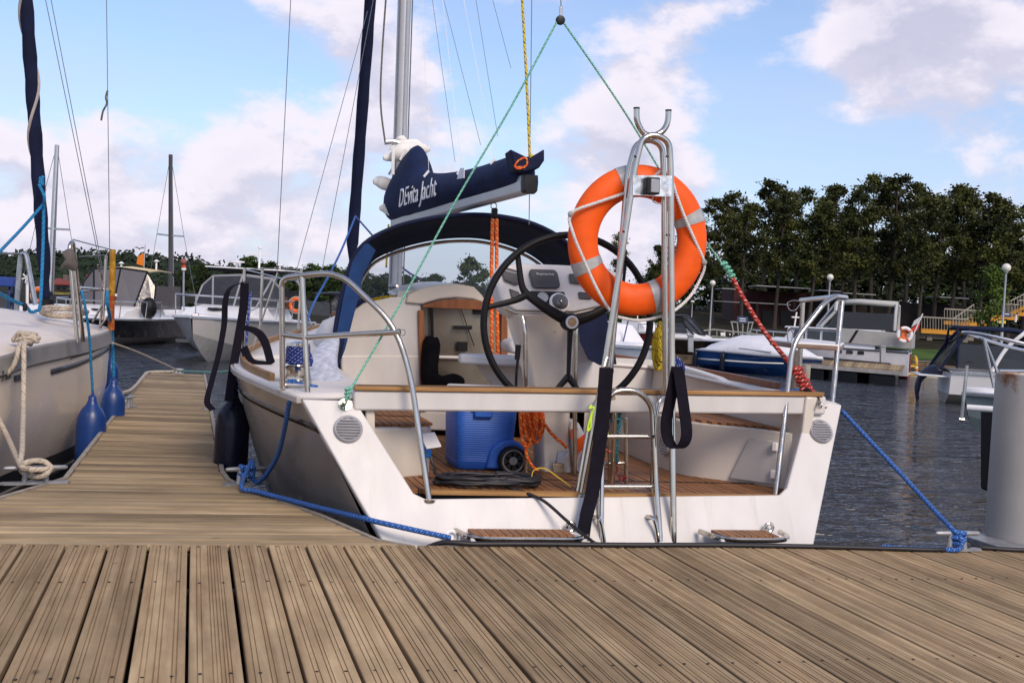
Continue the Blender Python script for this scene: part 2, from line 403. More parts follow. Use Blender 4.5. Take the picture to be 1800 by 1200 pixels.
gelcoat = pm('gelcoat white', (.62, .59, .57), .45, var=.08, vs=3.2, coat=.04, rv=.08, stretch=(2, 2, .7), spec=.25)
def gel_stained(name, col):
    m = pm(name, col, .42, var=.05, vs=3.2, coat=.05, rv=.08, stretch=(2, 2, .7), spec=.25); nt = m.node_tree; N, L = nt.nodes, nt.links; b = N['Principled BSDF']
    src = b.inputs['Base Color'].links[0].from_socket; geo = N.new('ShaderNodeNewGeometry')
    def streak(scale, sc, lo, hi):
        mp = N.new('ShaderNodeMapping'); mp.inputs['Scale'].default_value = sc; L.new(geo.outputs['Position'], mp.inputs[0])
        n = N.new('ShaderNodeTexNoise'); n.inputs['Scale'].default_value = scale; n.inputs['Detail'].default_value = 7; n.inputs['Roughness'].default_value = .65; L.new(mp.outputs[0], n.inputs['Vector'])
        r = N.new('ShaderNodeMapRange'); r.inputs['From Min'].default_value = lo; r.inputs['From Max'].default_value = hi; L.new(n.outputs['Fac'], r.inputs['Value']); return r.outputs[0]
    out = src
    for fac, k, c in ((streak(9, (1.6, .3, .16), .56, .78), .30, (.36, .31, .25)), (streak(38, (1, 1, 1), .66, .74), .35, (.30, .27, .24))):
        mu = N.new('ShaderNodeMath'); mu.operation = 'MULTIPLY'; L.new(fac, mu.inputs[0]); mu.inputs[1].default_value = k
        x = N.new('ShaderNodeMix'); x.data_type = 'RGBA'; L.new(mu.outputs[0], x.inputs['Factor']); L.new(out, x.inputs[6]); x.inputs[7].default_value = (*c, 1); out = x.outputs[2]
    L.new(out, b.inputs['Base Color']); return m
gel_transom = gel_stained('gelcoat white with drip stains', (.64, .61, .59))
gel_cream = pm('gelcoat cream', (.64, .575, .50), .34, var=.07, vs=2.0, coat=.2, rv=.08)
gel_hull_l = pm('gelcoat beige hull', (.78, .66, .54), .25, var=.08, vs=1.2, coat=.25, rv=.06)
nonskid = pm('nonskid deck', (.72, .67, .63), .6, var=.05, vs=5, bump=.25, bs=220)
taupe = pm('taupe hull paint', (.31, .268, .235), .3, var=.14, vs=1.3, coat=.25, rv=.06)
steel = pm('polished steel', (.56, .505, .44), .14, 1.0, var=.10, vs=9, rv=.07)
steel_dull = pm('worn steel', (.45, .44, .43), .33, 1.0, var=.2, vs=14, rv=.12)
alu = pm('anodised aluminium', (.52, .52, .53), .38, .85, var=.07, vs=5, rv=.08)
alu_paint = pm('grey mast paint', (.50, .49, .49), .4, .25, var=.06, vs=4)
black_pl = pm('black plastic', (.007, .007, .008), .42, var=.2, vs=20, bump=.05, spec=.3)
black_rub = pm('black rubber', (.007, .0065, .008), .5, var=.25, vs=12, bump=.1, bs=90, spec=.25)
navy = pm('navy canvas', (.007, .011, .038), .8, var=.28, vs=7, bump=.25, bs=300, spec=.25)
blue_lit_navy = pm('blue and lit navy canvas', (.016, .05, .16), .78, var=.2, vs=7, bump=.25, bs=300, spec=.25)  # lit side of the navy hood put into the colour; also a blue canopy
webbing = pm('dark webbing', (.008, .006, .012), .75, var=.25, vs=25, bump=.3, bs=400, spec=.12)
white_pl = pm('white plastic', (.78, .76, .75), .35, var=.04)
white_cloth = pm('white sailcloth', (.78, .75, .70), .8, var=.07, vs=9, bump=.3, bs=40)
wirem = pm('rigging wire', (.22, .22, .23), .4, .7, var=.15, vs=30)
teak_dark = wood_mat('teak planking', (.165, .062, .022), (.345, .155, .058), 1, 60, .55, bump=.15, spec=.3, rand=.16, stain=.22)
teak_gold = wood_mat('teak trim', (.23, .11, .035), (.42, .23, .085), 0, 50, .5, bump=.12, spec=.35, rand=.1, stain=.2)
teak_red = wood_mat('varnished mahogany', (.19, .058, .018), (.32, .115, .038), 2, 40, .35, bump=.06, spec=.5, rand=.08, stain=.15)
orange = pm('lifebuoy orange', (.86, .105, .006), .52, var=.12, vs=9, bump=.12, bs=25, rv=.12, spec=.3)
reflective = pm('reflective tape', (.42, .42, .42), .45, .25, var=.15, vs=30)
# ================================================================== water
def water_mat():
    m, nt, b = _base('harbour water'); N, L = nt.nodes, nt.links
    b.inputs['Base Color'].default_value = (.022, .025, .034, 1); b.inputs['Roughness'].default_value = .05; b.inputs['IOR'].default_value = 1.5
    geo = N.new('ShaderNodeNewGeometry')
    def nz(sc, stretch, det, dist=0.0, rot=0):
        mp = N.new('ShaderNodeMapping'); mp.inputs['Scale'].default_value = stretch; mp.inputs['Rotation'].default_value = (0, 0, rot); L.new(geo.outputs['Position'], mp.inputs[0])
        n = N.new('ShaderNodeTexNoise'); n.inputs['Scale'].default_value = sc; n.inputs['Detail'].default_value = det; n.inputs['Roughness'].default_value = .5
        n.inputs['Distortion'].default_value = dist; L.new(mp.outputs[0], n.inputs['Vector']); return n.outputs['Fac']
    a = nz(2.7, (.38, 1, 1), 3, .9, -.22); c = nz(1.3, (.6, 1, 1), 2, .3, -.1); d = nz(8.5, (.45, 1, 1), 2, .4, -.3)
    def mul(x, k):
        n = N.new('ShaderNodeMath'); n.operation = 'MULTIPLY'; L.new(x, n.inputs[0]); n.inputs[1].default_value = k; return n.outputs[0]
    def add(x, y):
        n = N.new('ShaderNodeMath'); n.operation = 'ADD'; L.new(x, n.inputs[0]); L.new(y, n.inputs[1]); return n.outputs[0]
    big = nz(.16, (.6, 1, 1), 3, .5, .3); br = N.new('ShaderNodeMapRange'); br.inputs['From Min'].default_value = .35; br.inputs['From Max'].default_value = .65; br.inputs['To Min'].default_value = .45; br.inputs['To Max'].default_value = 1.25; L.new(big, br.inputs['Value'])
    ma = N.new('ShaderNodeMath'); ma.operation = 'MULTIPLY'; L.new(a, ma.inputs[0]); L.new(br.outputs[0], ma.inputs[1]); a = ma.outputs[0]
    h = add(add(mul(a, 1.0), mul(c, .6)), mul(d, .22))
    bp = N.new('ShaderNodeBump'); bp.inputs['Strength'].default_value = 1.0; bp.inputs['Distance'].default_value = .42
    L.new(h, bp.inputs['Height']); L.new(bp.outputs[0], b.inputs['Normal']); return m
mb = MB(); mb.v = [V((-1500, -60, 0)), V((2500, -60, 0)), V((2500, 2500, 0)), V((-1500, 2500, 0))]; mb.face((0, 1, 2, 3))
water = mb.build('water', water_mat(), smooth=0, kind='structure')

# ================================================================== main dock
DZ = .70; DE = 5.49
dock_wood = wood_mat('weathered dock timber', (.295, .192, .102), (.47, .345, .20), 1, 24, .85, bump=.35, rand=.2, stain=.28)
finger_wood = wood_mat('weathered finger timber', (.25, .175, .098), (.40, .30, .18), 0, 22, .85, bump=.5, rand=.34, stain=.3)
beam_wood = wood_mat('shade-dark timber', (.03, .024, .018), (.07, .055, .04), 0, 20, .9, rand=.1)  # near-black colour holds the shade seen through the plank gaps
grey_alu = pm('galvanised grey metal', (.33, .33, .34), .45, .5, var=.22, vs=18, bump=.1, bs=80, rv=.1)
dock = thing('wooden_dock', 'wide grey-brown grooved plank dock running across the foreground', 'dock', (2, 2, DZ))
PW = .1716; GAP = .013
def plank_profile(w, h, grooves, depth=.0045, gw=.0042):
    pts = [(-w / 2, -h), (-w / 2, -.003), (-w / 2 + .003, 0)]
    for g in grooves: pts += [(g - gw / 2, 0), (g - gw / 4, -depth), (g + gw / 4, -depth), (g + gw / 2, 0)]
    pts += [(w / 2 - .003, 0), (w / 2, -.003), (w / 2, -h)]
    return pts
rng = random.Random(4)
def plank_mesh(seed):
    r = random.Random(seed); w = PW - GAP; g = []
    for c in (-.047, -.001, .044):
        c += r.uniform(-.006, .006); sp = r.uniform(.0055, .0085)
        g += [c - sp, c + sp] if r.random() < .8 else [c - sp * 1.5, c, c + sp * 1.5]
    pr = plank_profile(w, .032, g); mbb = MB(); y0, y1 = -6.9, 0
    ys = [y0, -2.6, -1.2, -.4, y1]; bend = r.uniform(-.003, .003)
    mbb.loft([[V((x + bend * math.sin(y * 2), y, z)) for (x, z) in pr] for y in ys]); return mbb
protos = []
for k in range(-18, 42):
    xc_ = .033 + PW * (k + .5)
    if len(protos) < 7:
        o = plank_mesh(len(protos)).build('plank', dock_wood, smooth=30); protos.append(o); me = o.data
    else:
        o = bpy.data.objects.new('plank', rng.choice(protos).data); COL.objects.link(o)
    o.parent = dock; o.location = V((xc_, DE + rng.uniform(-.006, .006), DZ + rng.uniform(-.002, .0015))) - dock.location
    o.rotation_euler = (0, rng.uniform(-.006, .006), rng.uniform(-.0012, .0012))
mb = MB()
for k in range(-18, 42):
    for yy in (DE - .045, 4.78 + rng.uniform(-.012, .012), 3.62 + rng.uniform(-.012, .012), 2.4):
        for s in (-.042, .046):
            mb.disc((.033 + PW * (k + .5) + s + rng.uniform(-.006, .006), yy + rng.uniform(-.006, .006), DZ + .0006), UP, .0056, .003, 8)
mb.build('screw_heads', pm('rusty screw', (.05, .035, .028), .6, .4, var=.3), dock, kind='stuff')
for yy in (DE - .05, 4.78, 3.62, 2.4, 1.0):
    MB().box((2.3, yy, DZ - .032 - .075), 11, .07, .145).build('joist', beam_wood, dock, smooth=0)
for xx in (-2.6, -.5, 1.6, 3.7, 5.8):  # floats widened edge to edge, added so the plank gaps look dark
    MB().box((xx, 2.2, DZ - .40), 2.09, 6.2, .38).build('float', black_pl, dock, smooth=0, bevel=.03)

# ================================================================== finger pier
finger = thing('finger_pier', 'narrow planked finger pier between the two sailing boats', 'pier', (-.1, 8, DZ))
FZ = DZ - .006
Lp = [PZ(262, 655, FZ), PZ(120, 840, FZ), PZ(92, 849, FZ), PZ(0, 876, FZ), V((-1.55, 5.50, FZ))]
Rp = [PZ(357, 655, FZ), PZ(386, 828, FZ), PZ(396, 842, FZ), PZ(418, 853, FZ), PZ(470, 872, FZ), PZ(560, 906, FZ), PZ(655, 948, FZ), V((1.02, 5.50, FZ))]
def xat(pts, y):
    p = sorted(pts, key=lambda q: q.y)
    if y <= p[0].y: return p[0].x
    for a, c in zip(p, p[1:]):
        if a.y <= y <= c.y: return a.x + (c.x - a.x) * (y - a.y) / max(c.y - a.y, 1e-6)
    return p[-1].x
FEND = 16.55
y = DE + .012; i = 0
while y < FEND - .02:
    w = .112; y2 = min(y + w, FEND)
    a0, a1, c0, c1 = xat(Lp, y), xat(Lp, y2), xat(Rp, y), xat(Rp, y2)
    if y2 > 16.3: a0 += .02; a1 += .06; c1 -= .05
    z = FZ + rng.uniform(-.0025, .002); jx = rng.uniform(-.005, .005)
    mbb = MB(); 
    mbb.hexa([V((a0 + jx, y, z - .03)), V((c0 + jx, y, z - .03)), V((c1 + jx, y2, z - .03)), V((a1 + jx, y2, z - .03))],
             [V((a0 + jx, y, z)), V((c0 + jx, y, z)), V((c1 + jx, y2, z)), V((a1 + jx, y2, z))])
    if y < 12:
        for g in (.3, .55, .8):
            pass
    mbb.build('plank', finger_wood, finger, smooth=0, bevel=.007 if y < 12 else 0)
    y = y2 + rng.uniform(.017, .025); i += 1
for nm, pts, sgn in (('edge_rail', Lp, -1), ('edge_rail', Rp, 1)):
    path = [V((q.x + sgn * .016, min(q.y, FEND), FZ - .045)) for q in pts]
    MB().sweep(path, [(-.014, -.055), (.014, -.055), (.014, .050), (-.014, .050)], up=UP).build(nm, pm('grey edge timber', (.30, .255, .205), .8, var=.25, vs=12), finger, smooth=0)
for yy in (7.0, 9.5, 12.5, 15.4):
    MB().box(((xat(Lp, yy) + xat(Rp, yy)) / 2, yy, FZ - .30), .62, 1.3, .38).build('float', black_pl, finger, smooth=0, bevel=.03)
MB().box((-.16, 11, FZ - .09), .5, 10.6, .1).build('bearer', beam_wood, finger, smooth=0)
def cleat(parent, c, yaw, L=.24, h=.075, mat=grey_alu):
    """mooring cleat: base plate, two feet and a horn bar, all one casting"""
    q = Matrix.Rotation(yaw, 3, 'Z'); c = V(c); mb = MB()
    prof = [(.5, -.028), (.56, 0), (.5, .028), (-.5, .028), (-.56, 0), (-.5, -.028)]
    mb.prism([c + q @ V((a * L, b * 1.0, 0)) for a, b in prof], V((0, 0, .012)))
    for s in (-.17, .17): mb.tube([c + q @ V((s * L, 0, .008)), c + q @ V((s * L * .9, 0, h))], [.017, .013], 10)
    mb.tube([c + q @ V((t * L, 0, h + .006 - .01 * abs(t) * 2 * 0)) for t in (-.5, -.46, -.2, 0, .2, .46, .5)], [.007, .0125, .0145, .015, .0145, .0125, .007], 10)
    return mb.build('cleat', mat, parent, smooth=50)
CL_L = PZ(62, 850, FZ); cleat(finger, CL_L + V((.0, 0, .0)), R(18), .34, .085)
CL_R = PZ(432, 852, FZ) ; CL_R = V((CL_R.x, CL_R.y, FZ)); cleat(finger, CL_R, R(20), .26, .09)
cleat(finger, PZ(222, 716, FZ) + V((.03, 0, 0)), R(70), .2, .09); cleat(finger, PZ(364, 719, FZ), R(80), .18, .07)
cleat(finger, PZ(313, 656, FZ) + V((0, -.06, 0)), R(0), .14, .05)
CL_D = P(1672, 948, 5.45); CL_D = V((CL_D.x, 5.40, DZ)); cleat(dock, CL_D + V((0, 0, .002)), R(2), .27, .085)

# ================================================================== steel pile at the dock's edge
rust = pm('rusted pile paint', (.30, .27, .24), .6, var=.2, vs=3)
def pile_mat():
    m, nt, b = _base('weathered grey pile'); N, L = nt.nodes, nt.links
    tc = N.new('ShaderNodeTexCoord'); sp = N.new('ShaderNodeSeparateXYZ'); L.new(tc.outputs['Object'], sp.inputs[0])
    n = N.new('ShaderNodeTexNoise'); n.inputs['Scale'].default_value = 7; n.inputs['Detail'].default_value = 8; n.inputs['Roughness'].default_value = .7; L.new(tc.outputs['Object'], n.inputs['Vector'])
    mr = N.new('ShaderNodeMapRange'); mr.inputs['From Min'].default_value = PILE_H - .30; mr.inputs['From Max'].default_value = PILE_H + .06; mr.inputs['To Min'].default_value = -.22; mr.inputs['To Max'].default_value = .22
    L.new(sp.outputs[2], mr.inputs['Value']); ad = N.new('ShaderNodeMath'); ad.operation = 'ADD'; L.new(mr.outputs[0], ad.inputs[0]); L.new(n.outputs['Fac'], ad.inputs[1])
    r2 = N.new('ShaderNodeMapRange'); r2.inputs['From Min'].default_value = .56; r2.inputs['From Max'].default_value = .72; L.new(ad.outputs[0], r2.inputs['Value'])
    n3 = N.new('ShaderNodeTexNoise'); n3.inputs['Scale'].default_value = 2.5; n3.inputs['Detail'].default_value = 6; L.new(tc.outputs['Object'], n3.inputs['Vector'])
    g = N.new('ShaderNodeMix'); g.data_type = 'RGBA'; g.inputs[6].default_value = (.30, .29, .275, 1); g.inputs[7].default_value = (.47, .45, .42, 1); L.new(n3.outputs['Fac'], g.inputs['Factor'])
    x = N.new('ShaderNodeMix'); x.data_type = 'RGBA'; L.new(r2.outputs[0], x.inputs['Factor']); L.new(g.outputs[2], x.inputs[6]); x.inputs[7].default_value = (.20, .085, .03, 1)
    L.new(x.outputs[2], b.inputs['Base Color']); b.inputs['Roughness'].default_value = .5; b.inputs['Metallic'].default_value = .15
    bp = N.new('ShaderNodeBump'); bp.inputs['Strength'].default_value = .3; bp.inputs['Distance'].default_value = .01; L.new(ad.outputs[0], bp.inputs['Height']); L.new(bp.outputs[0], b.inputs['Normal']); return m
PB = P(1800, 962, 5.78); PILE_TOP = P(1800, 657, 5.78).z; PILE_H = PILE_TOP + 1.0
pile = thing('mooring_pile', 'thick grey steel pile with rusty top at the dock edge', 'pile', (PB.x, PB.y, -1.0))
MB().lathe([(.215, 0), (.215, PILE_H - .006), (.209, PILE_H), (.203, PILE_H - .006), (.2, PILE_H - .02), (.02, PILE_H - .022)], 48, Matrix.Translation((PB.x, PB.y, -1.0))).build('pile_tube', pile_mat(), pile, smooth=40)
MB().box((PB.x - .03, PB.y - .10, DZ - .02), .66, .44, .035).build('guide_plate', grey_alu, pile, bevel=.006)
# ================================================================== the yacht in the middle
yacht = thing('sailing_yacht', 'taupe-hulled sailing yacht with open white stern facing the dock', 'sailboat', (2.0, 9.0, 0))
def XC(Y): return 2.115 - .085 * (Y - 6.2)
def PP(px, py, off=0.0):
    """a point on the raked transom plane"""
    n = V((0, .66, -.35)).normalized(); p0 = V((0, 6.2, 1.31)) + n * off
    d = CM @ _ray(px, py); return CAM0 + d * ((p0 - CAM0).dot(n) / d.dot(n))
NT = V((0, .66, -.35)).normalized()      # into the boat
GW = [(.56, 6.2, 1.31), (.40, 6.9, 1.33), (.285, 7.7, 1.345), (.30, 8.5, 1.365), (.42, 9.4, 1.39), (.62, 10.3, 1.42), (.92, 11.3, 1.46), (1.22, 12.3, 1.50), (1.505, 13.2, 1.55)]
GW = [tuple(q) for q in cr(GW, 3)]
def lerp(a, b, t): return a + (b - a) * t
FRS = [(1.0, .885, .77, .66, .52), (1.0, .965, .905, .84, .79), (1.0, .8, .6, .45, .3)]
def hull_ring(i):
    X, Y, z = GW[i]; xc = XC(Y); b = xc - X
    if Y < 9: t = (Y - 6.2) / 2.8; F = [lerp(a, c, t) for a, c in zip(FRS[0], FRS[1])]
    else: t = (Y - 9) / 4.2; F = [lerp(a, c, t) for a, c in zip(FRS[1], FRS[2])]
    zs = [z, 1.0, .65, .35, 0.0]
    tb = max(0, (Y - 10) / 3.2); ring = []
    def yy(zv):
        if i == 0: return (6.2 - (1.31 - zv) * .53 if zv > .6 else 5.824 + (.6 - zv) * .5) + .03
        return Y - (z - zv) * .45 * tb
    left = [V((xc - b * f, yy(zv), zv)) for f, zv in zip(F, zs)]
    br_ = b * (1 - .028 * math.sin(min(1, max(0, (Y - 6.2) / 3)) * math.pi))
    right = [V((xc + br_ * f - (.008 if i == 0 else 0), yy(zv) + (.02 if i == 0 and k < 2 else 0), zv + (.07 if k == 0 else .04 if k == 1 else 0))) for k, (f, zv) in enumerate(zip(F, zs))]
    keel = V((xc, yy(-.3), -.32)); return left, keel, right
rings = [hull_ring(i) for i in range(len(GW))]
def fine(ps, k=3):
    return cr(ps, k)
MB().loft([fine(l) + [k] + fine(r)[::-1] for l, k, r in rings], closed=False, cap=False).build('hull', taupe, yacht, smooth=50)
# dark line below the gunwale, grey gunwale moulding, pale boot stripe
def hull_band(side, z0, z1, mat, name, out=.004, i0=0, i1=99):
    rows = []
    for (l, k, r) in rings[i0:i1]:
        ps = fine(l if side < 0 else r, 4); row = []
        for zz in (z0, z1):
            ztop = ps[0].z; tgt = ztop - zz
            for a, c in zip(ps, ps[1:]):
                if a.z >= tgt >= c.z:
                    s = (a.z - tgt) / max(a.z - c.z, 1e-6); q = a.lerp(c, s); row.append(q + V((side * out, 0, 0))); break
            else: row.append(ps[-1] + V((side * out, 0, 0)))
        rows.append(row)
    MB().loft(rows, closed=False, cap=False).build(name, mat, yacht, smooth=50, solid=.004)
strip_dk = pm('dark hull stripe', (.02, .015, .016), .25, var=.1, coat=.3)
for sd in (-1, 1):
    hull_band(sd, .135, .172, strip_dk, 'hull_stripe')
    hull_band(sd, 1.03, 1.10, gelcoat, 'boot_stripe', i0=4)
    hull_band(sd, 1.10, 1.26, strip_dk, 'boot_stripe', i0=4)
gun_mat = pm('gunwale moulding', (.42, .38, .35), .3, var=.08, coat=.2)
for sd in (-1, 1):
    path = [(l if sd < 0 else r)[0] + V((sd * .006, 0, -.012)) for l, k, r in rings]
    MB().sweep(path, [(-.016, -.018), (.016, -.018), (.016, .016), (-.016, .016)], up=UP).build('gunwale', gun_mat, yacht, smooth=30, bevel=.004)
# transom: a U-shaped moulding round the open stern
U = [(531, 701), (672, 950), (684, 976), (1426, 976), (1432, 950), (1480, 711), (1425, 701), (1384, 856), (1371, 869), (748, 876), (727, 866), (624, 703)]
Uf = [PP(*q) for q in U]
mb = MB(); mb.hexa(Uf, [q + NT * .05 for q in Uf]); mb.build('transom', gel_transom, yacht, smooth=20, bevel=.008)
# dark rubbing edge between white transom and taupe side is the hull itself; deck sheets
def rowdeck(l, r, n=9, camber=.05):
    return [l.lerp(r, j / n) + V((0, 0, camber * (1 - (2 * j / n - 1) ** 2))) for j in range(n + 1)]
fore = [k for k in range(len(GW)) if GW[k][1] >= 8.45]
MB().loft([rowdeck(rings[k][0][0], rings[k][2][0]) for k in fore], closed=False, cap=False).build('foredeck', nonskid, yacht, smooth=60, solid=.02)
aft = [k for k in range(len(GW)) if GW[k][1] <= 8.8]
CIL, CIR = .93, 3.36                                   # inner faces of the coamings
MB().loft([[rings[k][0][0], rings[k][0][0].lerp(V((CIL, GW[k][1], GW[k][2] + .02)), .5), V((CIL, GW[k][1], GW[k][2] + .025))] for k in aft], closed=False, cap=False).build('side_deck', nonskid, yacht, smooth=60, solid=.02)
MB().loft([[V((CIR, GW[k][1], GW[k][2] + .085)), rings[k][2][0].lerp(V((CIR, GW[k][1], GW[k][2] + .08)), .5), rings[k][2][0]] for k in aft], closed=False, cap=False).build('side_deck', gelcoat, yacht, smooth=60, solid=.02)
# toe rails in teak on both sides
for sd, off in ((-1, .05), (1, -.05)):
    path = []
    for k in range(3, len(GW)):
        q = rings[k][0 if sd < 0 else 2][0]; path.append(q + V((-sd * .055, 0, .03)))
    MB().sweep(path, [(-.014, -.025), (.014, -.025), (.014, .028), (-.014, .028)], up=UP).build('toe_rail', teak_gold if sd < 0 else teak_red, yacht, smooth=30, bevel=.004)
# cockpit: sole, coaming walls, benches
FZc = .868
sole = MB().box((2.2, 7.28, FZc - .06), 2.42, 2.46, .1).build('cockpit_sole', black_rub, yacht, smooth=0)
x = 1.02; first = None; rr = random.Random(8)
while x < 3.42:
    w = .042
    if first is None:
        o = MB().box((x, 7.27, FZc), w - .006, 2.46, .024).build('plank', teak_dark, sole, smooth=0); first = o; x0 = x
    else:
        o = first.copy(); COL.objects.link(o); o.location = (x - x0, rr.uniform(-.002, .002), rr.uniform(-.0012, .0012))
    x += w
MB().box((2.22, 6.005, FZc + .002), 2.06, .045, .024).build('edge_plank', teak_gold, sole, smooth=0)
MB().box((2.26, 6.42, FZc + .0125), 2.05, .012, .006).build('hatch_seam', black_rub, sole, smooth=0)
MB().box((2.5, 6.98, FZc + .0125), .012, 1.1, .006).build('hatch_seam', black_rub, sole, smooth=0)
MB().hexa([V((CIL - .02, 6.2, 1.0)), V((CIL + .03, 6.2, 1.0)), V((CIL + .03, 8.5, 1.0)), V((CIL - .02, 8.5, 1.0))],
          [V((CIL - .04, 6.2, 1.33)), V((CIL + .01, 6.2, 1.33)), V((CIL + .01, 8.5, 1.37)), V((CIL - .04, 8.5, 1.37))]).build('coaming', gel_cream, yacht, bevel=.01)
rc = [(6.15, 1.425), (6.6, 1.43), (6.95, 1.425), (7.2, 1.415), (7.4, 1.45), (7.8, 1.475), (8.5, 1.50)]
b0 = [V((CIR + .02, y_, .95)) for y_, z_ in rc]; t0 = [V((CIR + .05, y_, z_)) for y_, z_ in rc]
b1 = [V((CIR + .06, y_, .95)) for y_, z_ in rc]; t1 = [V((CIR + .12, y_, z_)) for y_, z_ in rc]
MB().loft([[a, c, d, e] for a, c, d, e in zip(b0, t0, t1, b1)]).build('coaming', gel_cream, yacht, smooth=40, bevel=.01)
# left bench
SZL, SZR = 1.155, 1.205
lb = [V((.93, 6.30, 0)), V((1.16, 6.42, 0)), V((1.27, 6.49, 0)), V((1.325, 6.58, 0)), V((1.335, 6.75, 0)), V((1.36, 8.5, 0)), V((.93, 8.5, 0))]
bl = MB().hexa([q + V((0, 0, FZc)) for q in lb], [q + V((0, 0, SZL)) for q in lb]).build('bench', gel_cream, yacht, smooth=40, bevel=.018)
for k in range(9):
    xx = .965 + k * .042; y0 = 6.36 + (.0 if xx < 1.16 else (xx - 1.16) * .8) + .05
    MB().box((xx, (y0 + 8.3) / 2, SZL + .008), .036, 8.3 - y0, .014).build('plank', teak_dark, bl, smooth=0)
MB().box((1.13, 6.85, SZL + .0165), .36, .012, .004).build('hatch_seam', black_rub, bl, smooth=0)
# right bench with its curved front
rb = [(2.93, 8.5), (2.92, 7.6), (2.90, 7.1), (2.915, 6.82), (2.985, 6.66), (3.10, 6.55), (3.22, 6.45), (3.33, 6.30), (3.38, 6.25)]
rbp = cr([V((a, c, 0)) for a, c in rb], 3)
poly = rbp + [V((3.40, 6.25, 0)), V((3.40, 8.5, 0))]
br = MB().hexa([q + V((0, 0, FZc)) for q in poly], [q + V((.02 if q.x < 3.3 else 0, 0, SZR)) for q in poly]).build('bench', gel_cream, yacht, smooth=60, bevel=.012)
def rbx(y_):
    ps = sorted(rbp, key=lambda q: q.y)
    for a, c in zip(ps, ps[1:]):
        if a.y <= y_ <= c.y: return lerp(a.x, c.x, (y_ - a.y) / max(c.y - a.y, 1e-5))
    return ps[0].x if y_ < ps[0].y else ps[-1].x
for k in range(10):
    xx = 2.985 + k * .042
    ys = [q * .02 + 6.3 for q in range(110) if rbx(q * .02 + 6.3) < xx - .045]
    if ys: y0 = min(ys); MB().box((xx, (y0 + 8.3) / 2, SZR + .008), .036, 8.3 - y0, .014).build('plank', teak_dark, br, smooth=0)
MB().box((3.17, 7.15, SZR + .0165), .40, .012, .004).build('hatch_seam', black_rub, br, smooth=0)
# locker flap on the right bench (its shade painted in as grey), hinges and grille
q0, q1 = V((3.14, 6.515, FZc + .03)), V((3.325, 6.30, FZc + .03)); nb = V((-.75, -.66, 0)).normalized()
MB().hexa([q0 + nb * .006, q1 + nb * .006, q1 + V((.01, 0, .25)) + nb * .006, q0 + V((.09, -.06, .25)) + nb * .012],
          [q0 + nb * .016, q1 + nb * .016, q1 + V((.01, 0, .25)) + nb * .016, q0 + V((.09, -.06, .25)) + nb * .022]).build('locker_flap', pm('shaded locker', (.44, .42, .41), .4, var=.05), yacht, bevel=.004)
for zz in (.06, .22): MB().box(q1 + V((-.005, 0, zz)) + nb * .022, .03, .03, .05, Matrix.Rotation(R(40), 3, 'Z')).build('hinge', white_pl, yacht, bevel=.005)
MB().ball(P(1348, 803, 6.37) + V((0, -.03, 0)), .011, 8).build('latch', white_pl, yacht)
def vent(c, ax, r, mat, n=7, lab=None):
    """round vent: rim ring, backing and slats"""
    c = V(c); ax = V(ax).normalized(); q = ax.to_track_quat('Z', 'Y').to_matrix()
    o = MB().lathe([(r * .98, 0), (r, .008), (r * .93, .016), (r * .82, .012), (r * .80, .002), (.001, .001)], 32, Matrix.Translation(c) @ q.to_4x4()).build('vent', mat, yacht, smooth=40)
    hz = UP.cross(ax).normalized(); vt = ax.cross(hz)
    for i in range(n):
        t = (i - (n - 1) / 2) / (n / 2) * r * .74; hw = math.sqrt(max((r * .82) ** 2 - t * t, 0))
        rot = Matrix((hz, vt, ax)).transposed() @ Matrix.Rotation(R(-35), 3, 'X')
        MB().box(c + vt * t + ax * .011, hw * 2, r * .21, .004, rot).build('slat', mat, o, smooth=0)
ventm = pm('grey vent', (.46, .45, .46), .35, .5, var=.1)
vent(PP(612, 754, -.004), -NT, .075, ventm, 7)
vent(PP(1443, 758, -.004), -NT, .072, ventm, 7)
vent(V((2.895, 6.95, FZc + .16)), (-1, -.06, 0), .065, ventm, 6)
# beam across the stern with its teak cap
A, Bm = P(622, 703, 6.17), P(1452, 712, 6.17)
beam = MB().hexa([A + V((0, 0, -.055)), Bm + V((0, 0, -.055)), Bm + V((0, .11, -.055)), A + V((0, .11, -.055))],
                 [A + V((0, 0, .05)), Bm + V((0, 0, .05)), Bm + V((0, .11, .05)), A + V((0, .11, .05))]).build('stern_beam', gelcoat, yacht, bevel=.012)
MB().hexa([A + V((0, -.012, .0505)), Bm + V((-.02, -.012, .0505)), Bm + V((-.02, .125, .0505)), A + V((0, .125, .0505))],
          [A + V((0, -.012, .073)), Bm + V((-.02, -.012, .073)), Bm + V((-.02, .125, .073)), A + V((0, .125, .073))]).build('teak_cap', teak_gold, beam, bevel=.004)
for k in range(2):
    MB().box((A + Bm) / 2 + V((-.01, .03 + k * .045, .0736)), (Bm - A).length - .06, .005, .0012, Matrix.Rotation(-math.atan2((Bm - A).z, (Bm - A).x), 3, 'Y')).build('caulk_line', black_rub, beam, smooth=0)
MB().hexa([P(1415, 715, 6.22), P(1455, 715, 6.22), P(1435, 735, 6.24), P(1413, 728, 6.24)], [q + V((0, .12, 0)) for q in (P(1415, 715, 6.22), P(1455, 715, 6.22), P(1435, 735, 6.24), P(1413, 728, 6.24))]).build('beam_bracket', teak_dark, beam, smooth=0)
